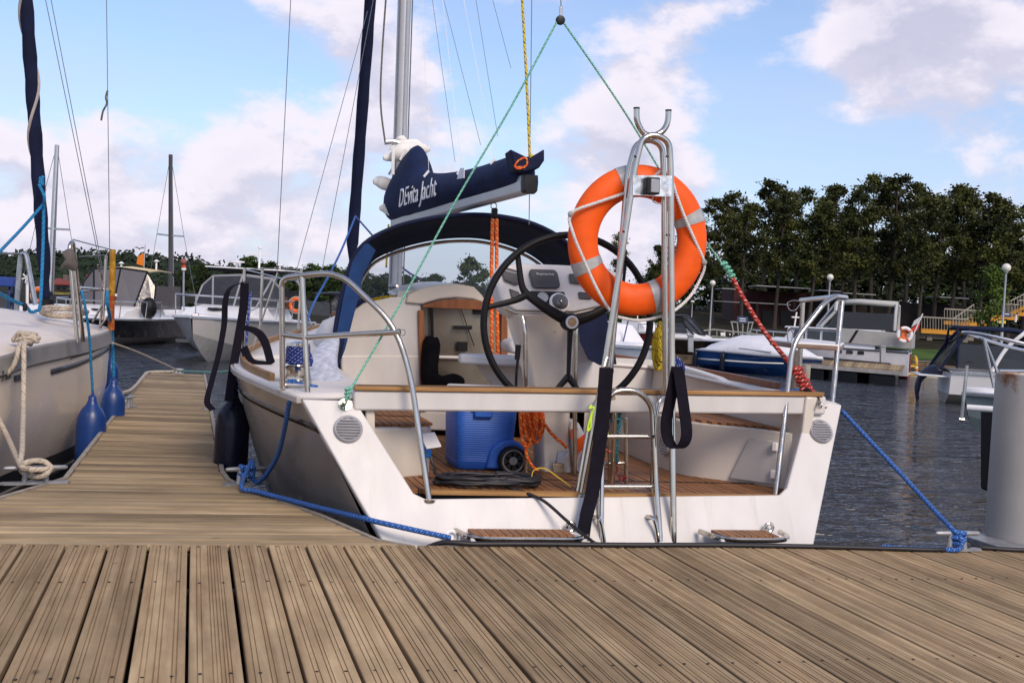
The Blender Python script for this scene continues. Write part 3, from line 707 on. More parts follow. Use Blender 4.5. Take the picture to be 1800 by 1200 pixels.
# swim platforms, each framed in steel with teak strips
def platform(x0, x1, ya, yb, z, nm='swim_platform'):
    fr = [V((x0, yb, z)), V((x0 + .03, ya + .06, z)), V((x0 + .1, ya, z)), V((x1 - .1, ya, z)), V((x1 - .02, ya + .08, z)), V((x1, yb, z))]
    o = MB().tube(fillet(fr, .05), .0145, 10).build(nm, steel, yacht)
    MB().box(((x0 + x1) / 2, (ya + yb) / 2 + .01, z - .008), x1 - x0 - .07, yb - ya - .03, .012).build('tray', white_pl, o, smooth=0)
    n = int((x1 - x0 - .12) / .04)
    for k in range(n): MB().box((x0 + .075 + k * .04, (ya + yb) / 2 + .015, z + .006), .035, yb - ya - .06, .014).build('plank', teak_dark, o, smooth=0)
    for xx in (x1 - .06,): MB().ring((xx, yb + .012, z + .022), (0, 1, 0), .022, .009, 20, 8).build('hinge_ring', steel, o)
pz = P(1300, 938, 5.78).z
platform(2.66, 3.13, 5.62, 5.84, pz); platform(1.33, 2.0, 5.62, 5.84, pz - .004)
for px, py in ((690, 790),): pass
# ---------------- cabin: bulkhead, coachroof, companionway
BY = 8.5
def bz(px, py): return P(px, py, BY)
bl_out = [bz(604, 700), bz(600, 640), bz(601, 575), bz(612, 553), bz(640, 533), bz(690, 522), bz(738, 520), bz(741, 545), bz(741, 720)]
bulk = MB(); bulk.hexa([q for q in bl_out], [q + V((0, .06, 0)) for q in bl_out])
bulk.build('cabin_bulkhead', gelcoat, yacht, smooth=20, bevel=.012)
qq = [bz(700, 545), bz(702, 512), bz(765, 506), bz(765, 530), bz(742, 545)]
MB().hexa([q + V((0, .075, 0)) for q in qq], [q + V((0, .12, 0)) for q in qq]).build('hatch_coaming', gelcoat, yacht, smooth=20)
br_out = [bz(892, 720), bz(890, 548), bz(905, 545), bz(985, 560), bz(1040, 600), bz(1062, 640), bz(1065, 720)]
MB().hexa(br_out, [q + V((0, .06, 0)) for q in br_out]).build('cabin_bulkhead', gelcoat, yacht, smooth=20, bevel=.012)
ll = MB().hexa([q + V((0, -.012, 0)) for q in (bz(738, 722), bz(895, 728), bz(895, 760), bz(738, 755))], [q + V((0, .05, 0)) for q in (bz(738, 722), bz(895, 728), bz(895, 760), bz(738, 755))]).build('bridge_step', gel_cream, yacht, bevel=.01)
MB().hexa([V((2.88, BY + .013, FZc)), V((3.46, BY + .013, FZc)), V((3.46, BY + .013, 1.50)), V((2.88, BY + .013, 1.50))], [V((2.90, BY + .05, FZc)), V((3.46, BY + .05, FZc)), V((3.46, BY + .05, 1.50)), V((2.90, BY + .05, 1.50))]).build('cabin_bulkhead', gelcoat, yacht, smooth=0)
MB().hexa([V((.88, BY + .01, FZc)), V((1.62, BY + .01, FZc)), V((1.62, BY + .01, 1.3)), V((.88, BY + .01, 1.3))], [V((.88, BY + .06, FZc)), V((1.62, BY + .06, FZc)), V((1.62, BY + .06, 1.3)), V((.88, BY + .06, 1.3))]).build('cabin_bulkhead', gel_cream, yacht, smooth=0)
# coachroof shell going forward
def roof_ring(Y, s, dz):
    c = [(-.93, 1.30), (-.95, 1.55), (-.90, 1.70), (-.70, 1.80), (-.35, 1.855), (0, 1.87), (.35, 1.865), (.70, 1.82), (.90, 1.73), (.95, 1.58), (.93, 1.36)]
    return [V((XC(Y) + .0 + a * s, Y, (z - 1.33) * dz + 1.33)) for a, z in c]
MB().loft([roof_ring(8.52, 1, .93), roof_ring(9.6, .9, .82), roof_ring(10.6, .74, .55), roof_ring(11.2, .55, .16)], closed=False, cap=False).build('coachroof', gelcoat, yacht, smooth=60, solid=.03)
# companionway: smoked acrylic board (silvery reflections put into its colour) in mahogany trim, sliding hatch above
acr = pm('tinted acrylic board', (.30, .27, .22), .22, .75, var=.35, vs=2.2, rv=.06)
comp = MB().hexa([bz(742, 540) + V((0, .03, 0)), bz(888, 546) + V((0, .03, 0)), bz(888, 740) + V((0, .03, 0)), bz(742, 735) + V((0, .03, 0))],
                 [bz(742, 540) + V((0, .045, 0)), bz(888, 546) + V((0, .045, 0)), bz(888, 740) + V((0, .045, 0)), bz(742, 735) + V((0, .045, 0))]).build('companionway_board', acr, yacht, smooth=0)
def slab(name, pts, mat, parent, t=.03, dy=0.0, bevel=.003):
    q = [V(p) + V((0, dy, 0)) for p in pts]; return MB().hexa(q, [p + V((0, t, 0)) for p in q]).build(name, mat, parent, smooth=20, bevel=bevel)
slab('door_trim', [bz(734, 545), bz(743, 545), bz(749, 720), bz(738, 720)], teak_red, yacht, .05, -.035)
slab('door_trim', [bz(880, 550), bz(890, 549), bz(890, 640), bz(878, 640)], teak_red, yacht, .05, -.035)
slab('hatch_trim', [bz(741, 536), bz(770, 528), bz(800, 525), bz(830, 527), bz(862, 534), bz(884, 541), bz(884, 546), bz(741, 540)], teak_red, yacht, .05, -.045)
hat = [q + V((0, -.025, 0)) for q in [bz(712, 532), bz(716, 518), bz(740, 507), bz(775, 500), bz(805, 499), bz(832, 504), bz(846, 518), bz(856, 534), bz(830, 526), bz(800, 523), bz(770, 526), bz(741, 535)]]
MB().hexa(hat, [q + V((-.03, .75, .02)) for q in hat]).build('sliding_hatch', gel_cream, yacht, smooth=30, bevel=.012)
slab('grab_handle', [bz(797, 572), bz(829, 572), bz(829, 579), bz(797, 578)], black_pl, comp, .03, -.02, .004)
slab('lock_plate', [bz(803, 600), bz(821, 600), bz(821, 617), bz(803, 617)], black_pl, comp, .03, -.02, .004)
slab('dark_window', [bz(834, 540), bz(850, 540), bz(850, 553), bz(834, 553)], black_pl, comp, .02, -.01, 0)
MB().tube([bz(758, 540) + V((0, -.02, 0)), bz(759, 600) + V((0, -.02, 0))], .012, 8).build('slide_bar', black_pl, comp)
MB().tube([bz(809, 541) + V((0, -.01, 0)), bz(833, 608) + V((0, -.01, 0))], .0035, 6).build('cord', black_pl, comp)
# ---------------- sprayhood
aft_px = [(583, 625), (592, 560), (604, 505), (620, 455), (648, 422), (700, 397), (760, 383), (820, 377), (880, 380), (940, 394), (995, 425), (1035, 475), (1062, 550), (1072, 620), (1076, 655)]
fwd_px = [(610, 610), (618, 560), (627, 515), (640, 480), (660, 455), (700, 437), (750, 424), (800, 418), (850, 420), (900, 433), (940, 452), (975, 485), (1000, 535), (1018, 585), (1030, 625)]
AF = cr([P(*q, 7.95) for q in aft_px], 4); FWD = cr([P(*q, 8.75) for q in fwd_px], 4)
mid = [a.lerp(c, .5) + V((0, 0, .035 if 8 < i < len(AF) - 9 else .01)) for i, (a, c) in enumerate(zip(AF, FWD))]
hood = MB().loft([AF, [a.lerp(c, .5) for a, c in zip(AF, mid)], mid, [a.lerp(c, .5) for a, c in zip(mid, FWD)], FWD], closed=False, cap=False).build('sprayhood', navy, yacht, smooth=60, solid=.006)
MB().tube(AF, .014, 8).build('hood_piping', navy, hood)
MB().tube([q + V((0, .01, -.025)) for q in FWD], .0125, 8).build('hood_bow', steel, hood)
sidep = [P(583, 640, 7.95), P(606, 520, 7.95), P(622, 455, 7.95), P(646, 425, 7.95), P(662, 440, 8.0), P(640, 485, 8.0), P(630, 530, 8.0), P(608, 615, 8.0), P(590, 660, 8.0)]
MB().hexa([q + V((-.008, -.012, 0)) for q in sidep], [q + V((-.008, .004, 0)) for q in sidep]).build('hood_flap', blue_lit_navy, hood, smooth=30)
flap = [P(568, 615, 7.9), P(592, 588, 7.9), P(606, 596, 7.9), P(600, 630, 7.9), P(588, 648, 7.9), P(570, 632, 7.9)]
MB().hexa(flap, [q + V((0, .01, 0)) for q in flap]).build('hood_flap', navy, hood, smooth=30)
flap = [P(1018, 555, 7.75), P(1060, 545, 7.75), P(1078, 600, 7.75), P(1084, 640, 7.75), P(1055, 642, 7.75), P(1035, 632, 7.75), P(1020, 600, 7.75)]
MB().hexa(flap, [q + V((0, .012, 0)) for q in flap]).build('hood_flap', navy, hood, smooth=30)
front = [V((lerp(XC(9.9) - .80, XC(9.9) + .80, i / (len(FWD) - 1)), 9.75 + .12 * math.sin(math.pi * i / (len(FWD) - 1)), 1.62 + .1 * math.sin(math.pi * i / (len(FWD) - 1)))) for i in range(len(FWD))]
vinyl = clear_mat('clear vinyl', (.62, .66, .72), .16, .06, .5, 3.0)
MB().loft([FWD[3:-3], [a.lerp(c, .5) + V((0, 0, .03)) for a, c in zip(FWD, front)][3:-3], front[3:-3]], closed=False, cap=False).build('hood_window', vinyl, hood, smooth=60)
# ---------------- mast, boom and the furled headsail
MY = 10.1
m0, m1 = P(694, 520, MY), P(711, 0, MY); mt = m0 + (m1 - m0) * 2.6; m00 = m0 + (m1 - m0) * -.12
def mast_ring(c, a=.056, b=.075, n=20):
    return [c + V((math.cos(2 * math.pi * j / n) * a, math.sin(2 * math.pi * j / n) * b, 0)) for j in range(n)]
mast = MB().loft([mast_ring(m00), mast_ring(m0), mast_ring(mt)]).build('mast', alu_paint, yacht, smooth=50)
MB().tube([m00 + V((.012, -.078, .1)), mt + V((.012, -.078, 0))], .008, 6).build('sail_track', alu, mast)
MB().tube([m00 + V((-.05, -.05, .1)), mt + V((-.05, -.05, 0))], .006, 6).build('halyard', wirem, mast)
MB().tube([m00 + V((.06, -.045, .1)), mt + V((.06, -.045, 0))], .006, 6).build('halyard', wirem, mast)
MB().box(P(693, 540, 9.6), .2, .2, .12).build('mast_step', alu, mast, bevel=.02)
g0, g1 = P(697, 388, MY - .12), P(928, 322, 7.2)
bd = (g1 - g0).normalized(); bs = bd.cross(UP).normalized(); bu = bs.cross(bd)
if bs.x > 0: pass
def boom_pt(t, s, u): return g0.lerp(g1, t) + bs * s + bu * u
bprof = [(-.042, -.05), (-.03, -.062), (.03, -.062), (.042, -.05), (.046, 0), (.042, .045), (-.042, .045), (-.046, 0)]
boom = MB().loft([[boom_pt(t, a, c) for a, c in bprof] for t in (0, 1)]).build('boom', alu_paint, yacht, smooth=30)
MB().loft([[boom_pt(t, a * k, c * k) for a, c in bprof] for t, k in ((1.0, 1.08), (1.012, 1.1), (1.02, 1.0), (1.021, .01))]).build('boom_end_cap', black_pl, boom, smooth=30)
MB().box(g0 + V((0, .03, 0)), .05, .14, .1).build('gooseneck', steel_dull, boom, bevel=.01)
# cover: stations along the boom (t, half width, top height)
cst = [(-.03, .10, .30), (.0, .13, .36), (.05, .14, .46), (.12, .14, .56), (.18, .14, .58), (.215, .135, .52), (.235, .13, .36), (.30, .13, .30), (.45, .125, .245), (.6, .12, .215), (.75, .115, .205), (.88, .11, .21), (.96, .10, .20), (.985, .075, .16)]
rg = random.Random(3)
def cover_ring(t, hw, top):
    w = lambda: rg.uniform(-.006, .006)
    pr = [(-.046, -.012), (-hw * .86, .05), (-hw, top * .38), (-hw * .9, top * .66), (-hw * .42, top * .93), (-.012, top), (.012, top), (hw * .42, top * .93), (hw * .9, top * .66), (hw, top * .38), (hw * .86, .05), (.046, -.012)]
    return [boom_pt(t, a + w(), c + w()) for a, c in pr]
crings = [cover_ring(*c) for c in cst]
cover = MB().loft(crings).build('sail_cover', pm('navy sail cover', (.010, .019, .066), .78, var=.3, vs=5, bump=.55, bs=14, spec=.25), boom, smooth=60, sub=1)
# tail of the cover, open ends standing up
for sgn, pts in ((1, [(897, 262), (930, 278), (957, 262), (957, 282), (948, 295), (925, 302), (905, 300)]),):
    q = [P(a, c, 7.1) for a, c in pts]; MB().hexa(q, [v + V((.02, .22, .0)) for v in q]).build('cover_tail', navy, cover, smooth=30, bevel=.01)
white_let = pm('white lettering', (.75, .75, .77), .6, var=.03)
left = -1 if boom_pt(0, -1, 0).x < boom_pt(0, 1, 0).x else 1
def cover_text(x, y_, z):
    t = .19 + x; u = .05 + y_; k = max(0, t - .25)
    return boom_pt(t, left * (.150 - .035 * k - .25 * max(0, u - .17) + z), u)
lettering('DEvita Jacht', .155, lambda x, y_, z: cover_text(x * .42, y_ * 1.35, z), white_let, cover, shear=.12, extrude=.002)
q = [cover_text(.67 - .19, .07, .004), cover_text(.685 - .19, .14, .004), cover_text(.715 - .19, .13, .004), cover_text(.72 - .19, .06, .004)]
MB().hexa(q, [v + bs * left * .004 for v in q]).build('patch', white_let, cover, smooth=0)
for t in (.03, .14, .36, .62, .84):
    i = min(range(len(cst)), key=lambda k: abs(cst[k][0] - t)); hw, top = cst[i][1], cst[i][2]
    MB().tube([boom_pt(t, left * hw * .78, top * .80), boom_pt(t, left * hw * .5, top * .96)], .010, 6).build('lazy_jack_clip', white_pl, cover)
for t, hpx, hpy in ((.36, 785, 0), (.62, 830, 0), (.84, 868, -40)):
    i = min(range(len(cst)), key=lambda k: abs(cst[k][0] - t))
    MB().tube([boom_pt(t, left * cst[i][1] * .5, cst[i][2] * .96), m0.lerp(mt, .72)], .0018, 5).build('lazy_jack', white_cloth, cover)
MB().tube([boom_pt(.115, left * .15, .55), boom_pt(.125, left * .152, .33)], .014, 6).build('zip_strip', white_pl, cover)
# white sail folds showing at the mast
def fold(pts, rads, Y0, flat=.55, name='sail_fold'):
    pth = cr([P(x_, y_, Y0 + .02 * (i % 2)) for i, (x_, y_) in enumerate(pts)], 4); n_ = len(pth); rr_ = []
    for i in range(n_):
        t = i / (n_ - 1) * (len(rads) - 1); k = min(int(t), len(rads) - 2); rr_.append(lerp(rads[k], rads[k + 1], t - k))
    MB().tube(pth, rr_, 12, flat=flat).build(name, white_cloth, boom, smooth=70)
fold([(674, 279), (688, 274), (704, 269), (724, 265), (742, 262), (756, 263)], [.015, .05, .075, .07, .05, .012], 9.72, .7)
fold([(686, 264), (696, 258), (712, 256), (730, 254), (746, 258)], [.012, .04, .05, .045, .01], 9.8, .7)
fold([(692, 256), (700, 249), (707, 246), (714, 252)], [.012, .035, .04, .012], 9.85, .8)
fold([(657, 320), (664, 319), (674, 322), (690, 328)], [.02, .045, .055, .05], 9.9, .6)
fold([(668, 366), (676, 366), (686, 370), (700, 376)], [.018, .04, .045, .035], 9.9, .6)
MB().tube([P(676, 250, 9.8), P(690, 249, 9.8), P(702, 252, 9.8)], .022, 8).build('sail_headboard', alu, boom)
# furled jib from the bow up
j0, j1 = P(609, 572, 12.9), P(651, 0, 11.55); jt = j0 + (j1 - j0) * 2.2
jr = []; npts = 40; jp = []
for i in range(npts + 1):
    t = i / npts; jp.append(j0.lerp(jt, t)); jr.append(.024 if t < .11 else (.066 if t < .15 else lerp(.062, .048, t)) * (1 + .06 * math.sin(i * 2.1)))
jib = MB().tube(jp, jr, 12).build('furled_jib', navy, yacht, smooth=60)
MB().lathe([(.02, 0), (.07, .01), (.075, .07), (.03, .09)], 16, Matrix.Translation(j0)).build('furler_drum', black_pl, jib)
# stays and shrouds
def wire(a, c, r=.0035, name='shroud', mat=wirem, par=None): MB().tube([a, c], r, 6).build(name, mat, par or yacht)
gl = lambda Y: (lambda k: rings[k][0][0])(min(range(len(GW)), key=lambda i: abs(GW[i][1] - Y)))
wire(P(486, 500, 9.0), P(512, -20, 9.3), .0035); wire(P(520, 480, 10.2), P(646, 20, 10.6), .003); wire(P(565, 480, 10.2), P(660, -20, 10.4), .003)
MB().tube([P(488, 480, 9.0), gl(9.0) + V((.06, 0, 0))], .008, 6).build('shroud_turnbuckle', steel, yacht)
MB().tube([P(520, 480, 10.2), P(548, 575, 9.9)], .006, 6).build('shroud_turnbuckle', steel, yacht)
for a, c in (((800, 285), (760, 0)), ((845, 255), (780, 0)), ((875, 240), (835, -10)), ((898, 120), (866, 0))):
    wire(P(*a, 9.2), P(*c, 9.6), .002, 'lazy_jack', wirem)
wire(P(930, 395, 7.6), P(935, -20, 7.9), .003, 'topping_lift')
MB().tube([P(677, 250, 9.75), P(669, 180, 9.75), P(672, 90, 9.75), P(679, -10, 9.75)], .0075, 8, k=4).build('halyard', rope_mat('grey halyard', (.17, .16, .14), (.04, .04, .05), .4, 45), mast)
# ================================================================== stern gear of the yacht
RT_ = .0155
def rail(path, name, par, r=RT_, mat=steel, rad=.06): return MB().tube(fillet(path, rad) if len(path) > 2 else path, r, 12).build(name, mat, par, smooth=60)
# left pushpit
pl = rail([P(497, 683, 6.5), P(495, 489, 6.5), P(530, 484, 6.42), P(596, 478, 6.3), P(694, 571, 6.14), P(722, 660, 6.09), P(754, 877, 5.965)], 'pushpit', yacht, rad=[.05, .3, .16, .16, .3])
rail([P(541, 695, 6.38), P(531, 486, 6.42)], 'post', pl)
rail([P(497, 588, 6.5), P(536, 593, 6.4), P(703, 583, 6.12)], 'mid_rail', pl, rad=.02)
for q in (P(498, 686, 6.5), P(541, 697, 6.38)): MB().disc(q, UP, .034, .01).build('foot_plate', steel, pl)
MB().disc(P(754, 879, 5.965), UP, .036, .012).build('foot_plate', steel, pl)
MB().ring(P(707, 584, 6.1), (0, 1, 0), .016, .003, 16, 6).build('eye_ring', steel, pl)
# left stanchions further forward with lifelines
for (x_, y0_, y1_, Y_) in ((424, 655, 492, 8.3), (449, 622, 505, 9.6)):
    q = gl(Y_) + V((.05, 0, .02)); MB().tube([q, V((q.x - .01, q.y, q.z + .62))], .0125, 10).build('stanchion', steel, yacht)
s1 = gl(8.3) + V((.04, 0, .63)); s2 = gl(9.6) + V((.04, 0, .63)); s3 = gl(11.2) + V((.04, 0, .62))
wire(P(497, 490, 6.5), s1, .004, 'lifeline', steel_dull); wire(s1, s2, .004, 'lifeline', steel_dull); wire(s2, s3, .004, 'lifeline', steel_dull)
wire(s1 - V((0, 0, .3)), s2 - V((0, 0, .3)), .004, 'lifeline', steel_dull)
MB().tube([gl(11.2) + V((.04, 0, 0)), s3], .0125, 10).build('stanchion', steel, yacht)
# right pushpit with its seat board
pr_ = rail([P(1363, 872, 6.05), P(1384, 690, 6.2), P(1393, 604, 6.24), P(1450, 531, 6.32), P(1468, 521, 6.36), P(1487, 523, 6.6)], 'pushpit', yacht, rad=[.2, .1, .08, .04])
rail([P(1463, 708, 6.32), P(1480, 530, 6.45)], 'post', pr_); rail([P(1408, 528, 6.9), P(1466, 522, 6.42)], 'top_rail', pr_)
rail([P(1411, 527, 6.9), P(1404, 680, 6.9)], 'post', pr_)
MB().disc(P(1363, 874, 6.05), UP, .036, .012).build('foot_plate', steel, pr_); MB().disc(P(1463, 709, 6.32), UP, .034, .01).build('foot_plate', steel, pr_)
bt = [P(1353, 603, 6.75), P(1390, 608, 6.35), P(1478, 613, 6.38), P(1484, 609, 6.7), P(1420, 602, 6.95), P(1362, 598, 6.95)]
MB().hexa([q + V((0, 0, -.012)) for q in bt], [q + V((0, 0, .012)) for q in bt]).build('seat_board', pm('varnished seat edge', (.22, .13, .09), .4, var=.2), pr_, smooth=20, bevel=.006)
bt2 = [q + V((0, 0, .0125)) for q in bt]; MB().hexa(bt2, [q + V((0, 0, .012)) for q in bt2]).build('seat_top', white_pl, pr_, smooth=20, bevel=.004)
MB().tube(cr([P(1408, 530, 6.9), P(1395, 528, 6.9), P(1384, 533, 6.88), P(1388, 544, 6.88), P(1398, 545, 6.9), P(1408, 532, 6.9)], 4), .003, 6).build('wire_loop', steel_dull, pr_)
MB().tube(cr([P(1386, 604, 6.2), P(1384, 585, 6.2), P(1388, 576, 6.2), P(1394, 588, 6.2), P(1390, 600, 6.2)], 4), .003, 6).build('wire_loop', steel_dull, pr_)
# mast crutch: two nested bent tubes, fork on top, lamp plate
A1 = rail([P(1022, 868, 6.0), P(1066, 630, 6.0), P(1116, 292, 6.0), P(1128, 244, 6.0), P(1150, 236, 6.0), P(1176, 248, 6.0), P(1179, 300, 6.0), P(1181, 660, 5.98), P(1184, 956, 5.86)], 'mast_crutch', yacht, .0178, rad=[.3, .08, .1, .1, .1, .1, .3])
rail([P(1046, 868, 6.1), P(1068, 700, 6.1), P(1104, 300, 6.1), P(1117, 254, 6.1), P(1141, 244, 6.1), P(1164, 256, 6.1), P(1167, 310, 6.1), P(1170, 692, 6.1)], 'inner_tube', A1, .0165, rad=[.3, .08, .1, .1, .1, .1])
MB().tube(fillet([P(1119, 192, 6.03), P(1119, 214, 6.03), P(1131, 236, 6.03), P(1148, 240, 6.03), P(1165, 232, 6.03), P(1174, 216, 6.03), P(1175, 196, 6.03)], .06), .0165, 12).build('fork', steel, A1)
for q in ((1119, 191), (1175, 195)): MB().tube([P(q[0], q[1] + 1, 6.03), P(q[0], q[1] - 2, 6.03)], .0172, 12).build('fork_cap', black_rub, A1)
plp = [P(1113, 308, 5.975), P(1181, 309, 5.975), P(1180, 346, 5.975), P(1112, 343, 5.975)]
plate = MB().hexa(plp, [q + V((0, .004, 0)) for q in plp]).build('lamp_plate', pm('scratched plate', (.62, .62, .62), .3, .9, var=.5, vs=24, rv=.15), A1, smooth=0)
lp = [P(1137, 311, 5.93), P(1161, 312, 5.93), P(1160, 342, 5.93), P(1136, 341, 5.93)]
MB().hexa(lp, [q + V((0, .045, 0)) for q in lp]).build('stern_lamp', black_pl, A1, smooth=20, bevel=.006)
lp = [P(1145, 314, 5.925), P(1160, 315, 5.925), P(1159, 339, 5.925), P(1144, 338, 5.925)]
MB().hexa(lp, [q + V((0, .01, 0)) for q in lp]).build('lamp_lens', pm('lamp lens', (.32, .32, .34), .1, var=.1, coat=.5), A1, smooth=20, bevel=.004)
MB().tube(cr([P(1148, 345, 5.99), P(1147, 352, 5.99), P(1153, 357, 5.99), P(1162, 358, 5.99)], 4), .003, 6).build('lamp_wire', steel_dull, A1)
for q in ((1096, 407), (1172, 413), (1116, 275), (1172, 275)): MB().ball(P(q[0], q[1], 5.98), .006, 6).build('bolt', black_pl, A1)
for q in ((1022, 872, 5.99), (1046, 870, 6.08)): MB().box(P(*q), .05, .05, .03).build('foot', steel_dull, A1, bevel=.008)
# boarding ladder folded up against the crutch
ld = rail([P(1056, 958, 5.86), P(1057, 850, 5.94), P(1058, 716, 5.98), P(1078, 686, 5.98), P(1122, 686, 5.98), P(1147, 712, 5.98), P(1153, 850, 5.94), P(1161, 958, 5.86)], 'boarding_ladder', yacht, .0165, rad=[.1, .08, .08, .08, .08, .1])
for y_, a, c in ((767, 1056, 1149), (855, 1058, 1156)): rail([P(a, y_, 5.955), P(c, y_, 5.955)], 'rung', ld, .0125)
rail([P(1014, 873, 6.05), P(1038, 735, 6.07), P(1047, 705, 6.09), P(1068, 692, 6.12), P(1082, 700, 6.2), P(1075, 870, 6.25)], 'handle', ld, .0145, rad=.06)
rail([P(1146, 873, 6.05), P(1152, 725, 6.07), P(1160, 700, 6.09), P(1172, 694, 6.12), P(1184, 700, 6.2), P(1184, 760, 6.22)], 'handle', ld, .0145, rad=.06)
for x_ in (1015, 1146): MB().box(P(x_, 874, 6.03), .04, .06, .035).build('foot', steel_dull, ld, bevel=.006)
for x_ in (1048, 1143): MB().tube(cr([P(x_ - 5, 908, 5.9), P(x_ + 4, 910, 5.86), P(x_ + 10, 925, 5.85), P(x_ + 14, 952, 5.84)], 4), .011, 8).build('hook', steel, ld); 
for x_ in (1045, 1139): MB().box(P(x_, 912, 5.92), .03, .03, .05).build('bracket', steel_dull, ld, bevel=.005)
# small bracket frame behind the ladder
fb = rail([P(1072, 868, 6.35), P(1072, 740, 6.35)], 'motor_bracket', yacht, .0125)
rail([P(1101, 868, 6.3), P(1100, 735, 6.3)], 'post', fb, .0125); rail([P(1055, 815, 6.32), P(1102, 813, 6.3)], 'cross_bar', fb, .009)
slab('clamp_plate', [P(1062, 716, 6.3), P(1100, 716, 6.3), P(1100, 764, 6.3), P(1062, 764, 6.3)], steel_dull, fb, .02, 0, .003)
# chain plates
MB().disc(PP(607, 711, -.006), -NT, .034, .008, 28).build('chain_plate', steel, yacht)
MB().disc(PP(1440, 714, -.006), -NT, .030, .008, 28).build('chain_plate', steel, yacht)
for q in ((603, 716), (612, 715), (608, 704)): MB().disc(PP(*q, -.012), -NT, .004, .006, 8).build('screw', steel_dull, yacht)
MB().lathe([(.036, 0), (.036, .03), (.02, .034), (.02, .01), (.001, .008)], 24, Matrix.Translation(PP(792, 945, -.03)) @ (-NT).to_track_quat('Z', 'Y').to_matrix().to_4x4()).build('through_hull', white_pl, yacht)
# ---------------- steering pedestal, console, wheel
cw = P(999, 567, 6.52); WR = .498
ped = thing('x', 'x', 'x', (0, 0, 0)); bpy.data.objects.remove(ped)
pdp = [[P(952, 832, 6.74), P(1006, 832, 6.74), P(1006, 832, 6.74) + V((0, .18, 0)), P(952, 832, 6.74) + V((0, .18, 0))]]
pedestal = MB()
prs = []
for (xl, xr, y_, Yf, dd) in ((952, 1007, 831, 6.74, .17), (950, 1003, 760, 6.76, .17), (930, 1008, 650, 6.75, .18), (912, 1014, 580, 6.70, .22), (905, 1016, 552, 6.68, .24)):
    a, c = P(xl, y_, Yf), P(xr, y_, Yf); prs.append([a + V((.02, 0, 0)), c - V((.02, 0, 0)), c + V((0, .03, 0)), c + V((0, dd, 0)), a + V((0, dd, 0)), a + V((0, .03, 0))])
pedestal = pedestal.loft(prs).build('steering_pedestal', gel_cream, yacht, smooth=40, bevel=.006)
fc = [(868, 480), (874, 470), (905, 463), (985, 466), (1060, 470), (1086, 480), (1090, 500), (1082, 532), (1010, 548), (905, 546), (884, 534), (878, 520)]
F0 = [P(x_, y_, 6.86 - (y_ - 465) / 83 * .16) for x_, y_ in fc]; cen = sum(F0, V()) / len(F0)
console = MB().loft([[cen.lerp(q, .96) + V((0, -.015, 0)) for q in F0], F0, [q + V((0, .12, -.05)) for q in F0], [cen.lerp(q, .7) + V((0, .17, -.10)) for q in F0]]).build('console', gelcoat, pedestal, smooth=30, bevel=.004)
lip = [P(880, 536, 6.70), P(906, 548, 6.69), P(1010, 550, 6.69), P(1084, 534, 6.72), P(1070, 548, 6.72), P(1005, 564, 6.73), P(950, 566, 6.73), P(895, 556, 6.73)]
MB().hexa(lip, [q + V((0, .15, -.0)) for q in lip]).build('console_lip', gel_cream, pedestal, smooth=30, bevel=.006)
grey_cover = pm('grey instrument cover', (.055, .052, .055), .5, var=.15, vs=20)
def onface(x_, y_, d=0.0): return P(x_, y_, 6.86 - (y_ - 465) / 83 * .16 - .024 - d)
def facepanel(name, pts, mat, t, par, bev=.006):
    a = [onface(*q, t) for q in pts]; c = [onface(*q, -.01) for q in pts]; return MB().hexa(a, c).build(name, mat, par, smooth=20, bevel=bev)
d1 = facepanel('display_cover', [(932, 473), (975, 474), (980, 480), (985, 502), (981, 507), (940, 506), (935, 501), (930, 480)], grey_cover, .018, console, .008)
d2 = facepanel('display_cover', [(886, 469), (908, 475), (914, 498), (906, 501), (886, 492), (882, 478)], grey_cover, .014, console)
d3 = facepanel('display_cover', [(1000, 481), (1030, 481), (1034, 500), (1002, 497)], grey_cover, .014, console)
facepanel('dial_panel', [(895, 507), (912, 513), (918, 527), (899, 523)], grey_cover, .006, console)
facepanel('dial_panel', [(1016, 513), (1040, 514), (1040, 526), (1018, 525)], grey_cover, .006, console)
gp = facepanel('gauge_panel', [(932, 511), (992, 513), (1000, 540), (948, 539)], black_pl, .006, console)
axf = V((0, -.9, .44)).normalized()
MB().lathe([(.033, 0), (.033, .008), (.029, .009), (.028, .005), (.001, .005)], 28, Matrix.Translation(onface(954, 523, .006)) @ axf.to_track_quat('Z', 'Y').to_matrix().to_4x4()).build('gauge', pm('gauge face', (.45, .47, .47), .3, var=.1), gp, smooth=40)
MB().lathe([(.06, 0), (.062, .02), (.05, .03)], 28, Matrix.Translation(onface(982, 534, .006)) @ axf.to_track_quat('Z', 'Y').to_matrix().to_4x4()).build('compass_rim', white_pl, gp, smooth=40)
MB().lathe([(.05, .028), (.046, .04), (.03, .053), (.001, .058)], 28, Matrix.Translation(onface(982, 534, .006)) @ axf.to_track_quat('Z', 'Y').to_matrix().to_4x4()).build('compass_dome', pm('compass dome', (.10, .10, .10), .12, var=.3, vs=40, coat=.6), gp, smooth=60)
sxv = (onface(980, 480) - onface(932, 479)).normalized(); syv = axf.cross(sxv)
if syv.z < 0: syv = -syv
for (px, py, sz) in ((943, 483, .021), (888, 476, .014)):
    lettering('Raymarine', sz, (lambda o0: lambda x, y_, z: o0 + sxv * x * 1.2 + (syv if py > 478 else syv) * y_ - sxv * 0 + (V((0, 0, -.28)) * x if px < 900 else V()) + V((0, -z, 0)))(onface(px, py, .024 if px > 900 else .022)), white_let, console)
for (xa, ya, xb, yb) in ((918, 556, 925, 830), (1012, 556, 1010, 832)):
    rail([P(xa, ya, 6.62), P(xa + (5 if xa < 950 else 0), ya + 22, 6.6), P(xb, yb - 20, 6.62), P(xb, yb, 6.62)], 'guard_rail', pedestal, .0135, rad=.08)
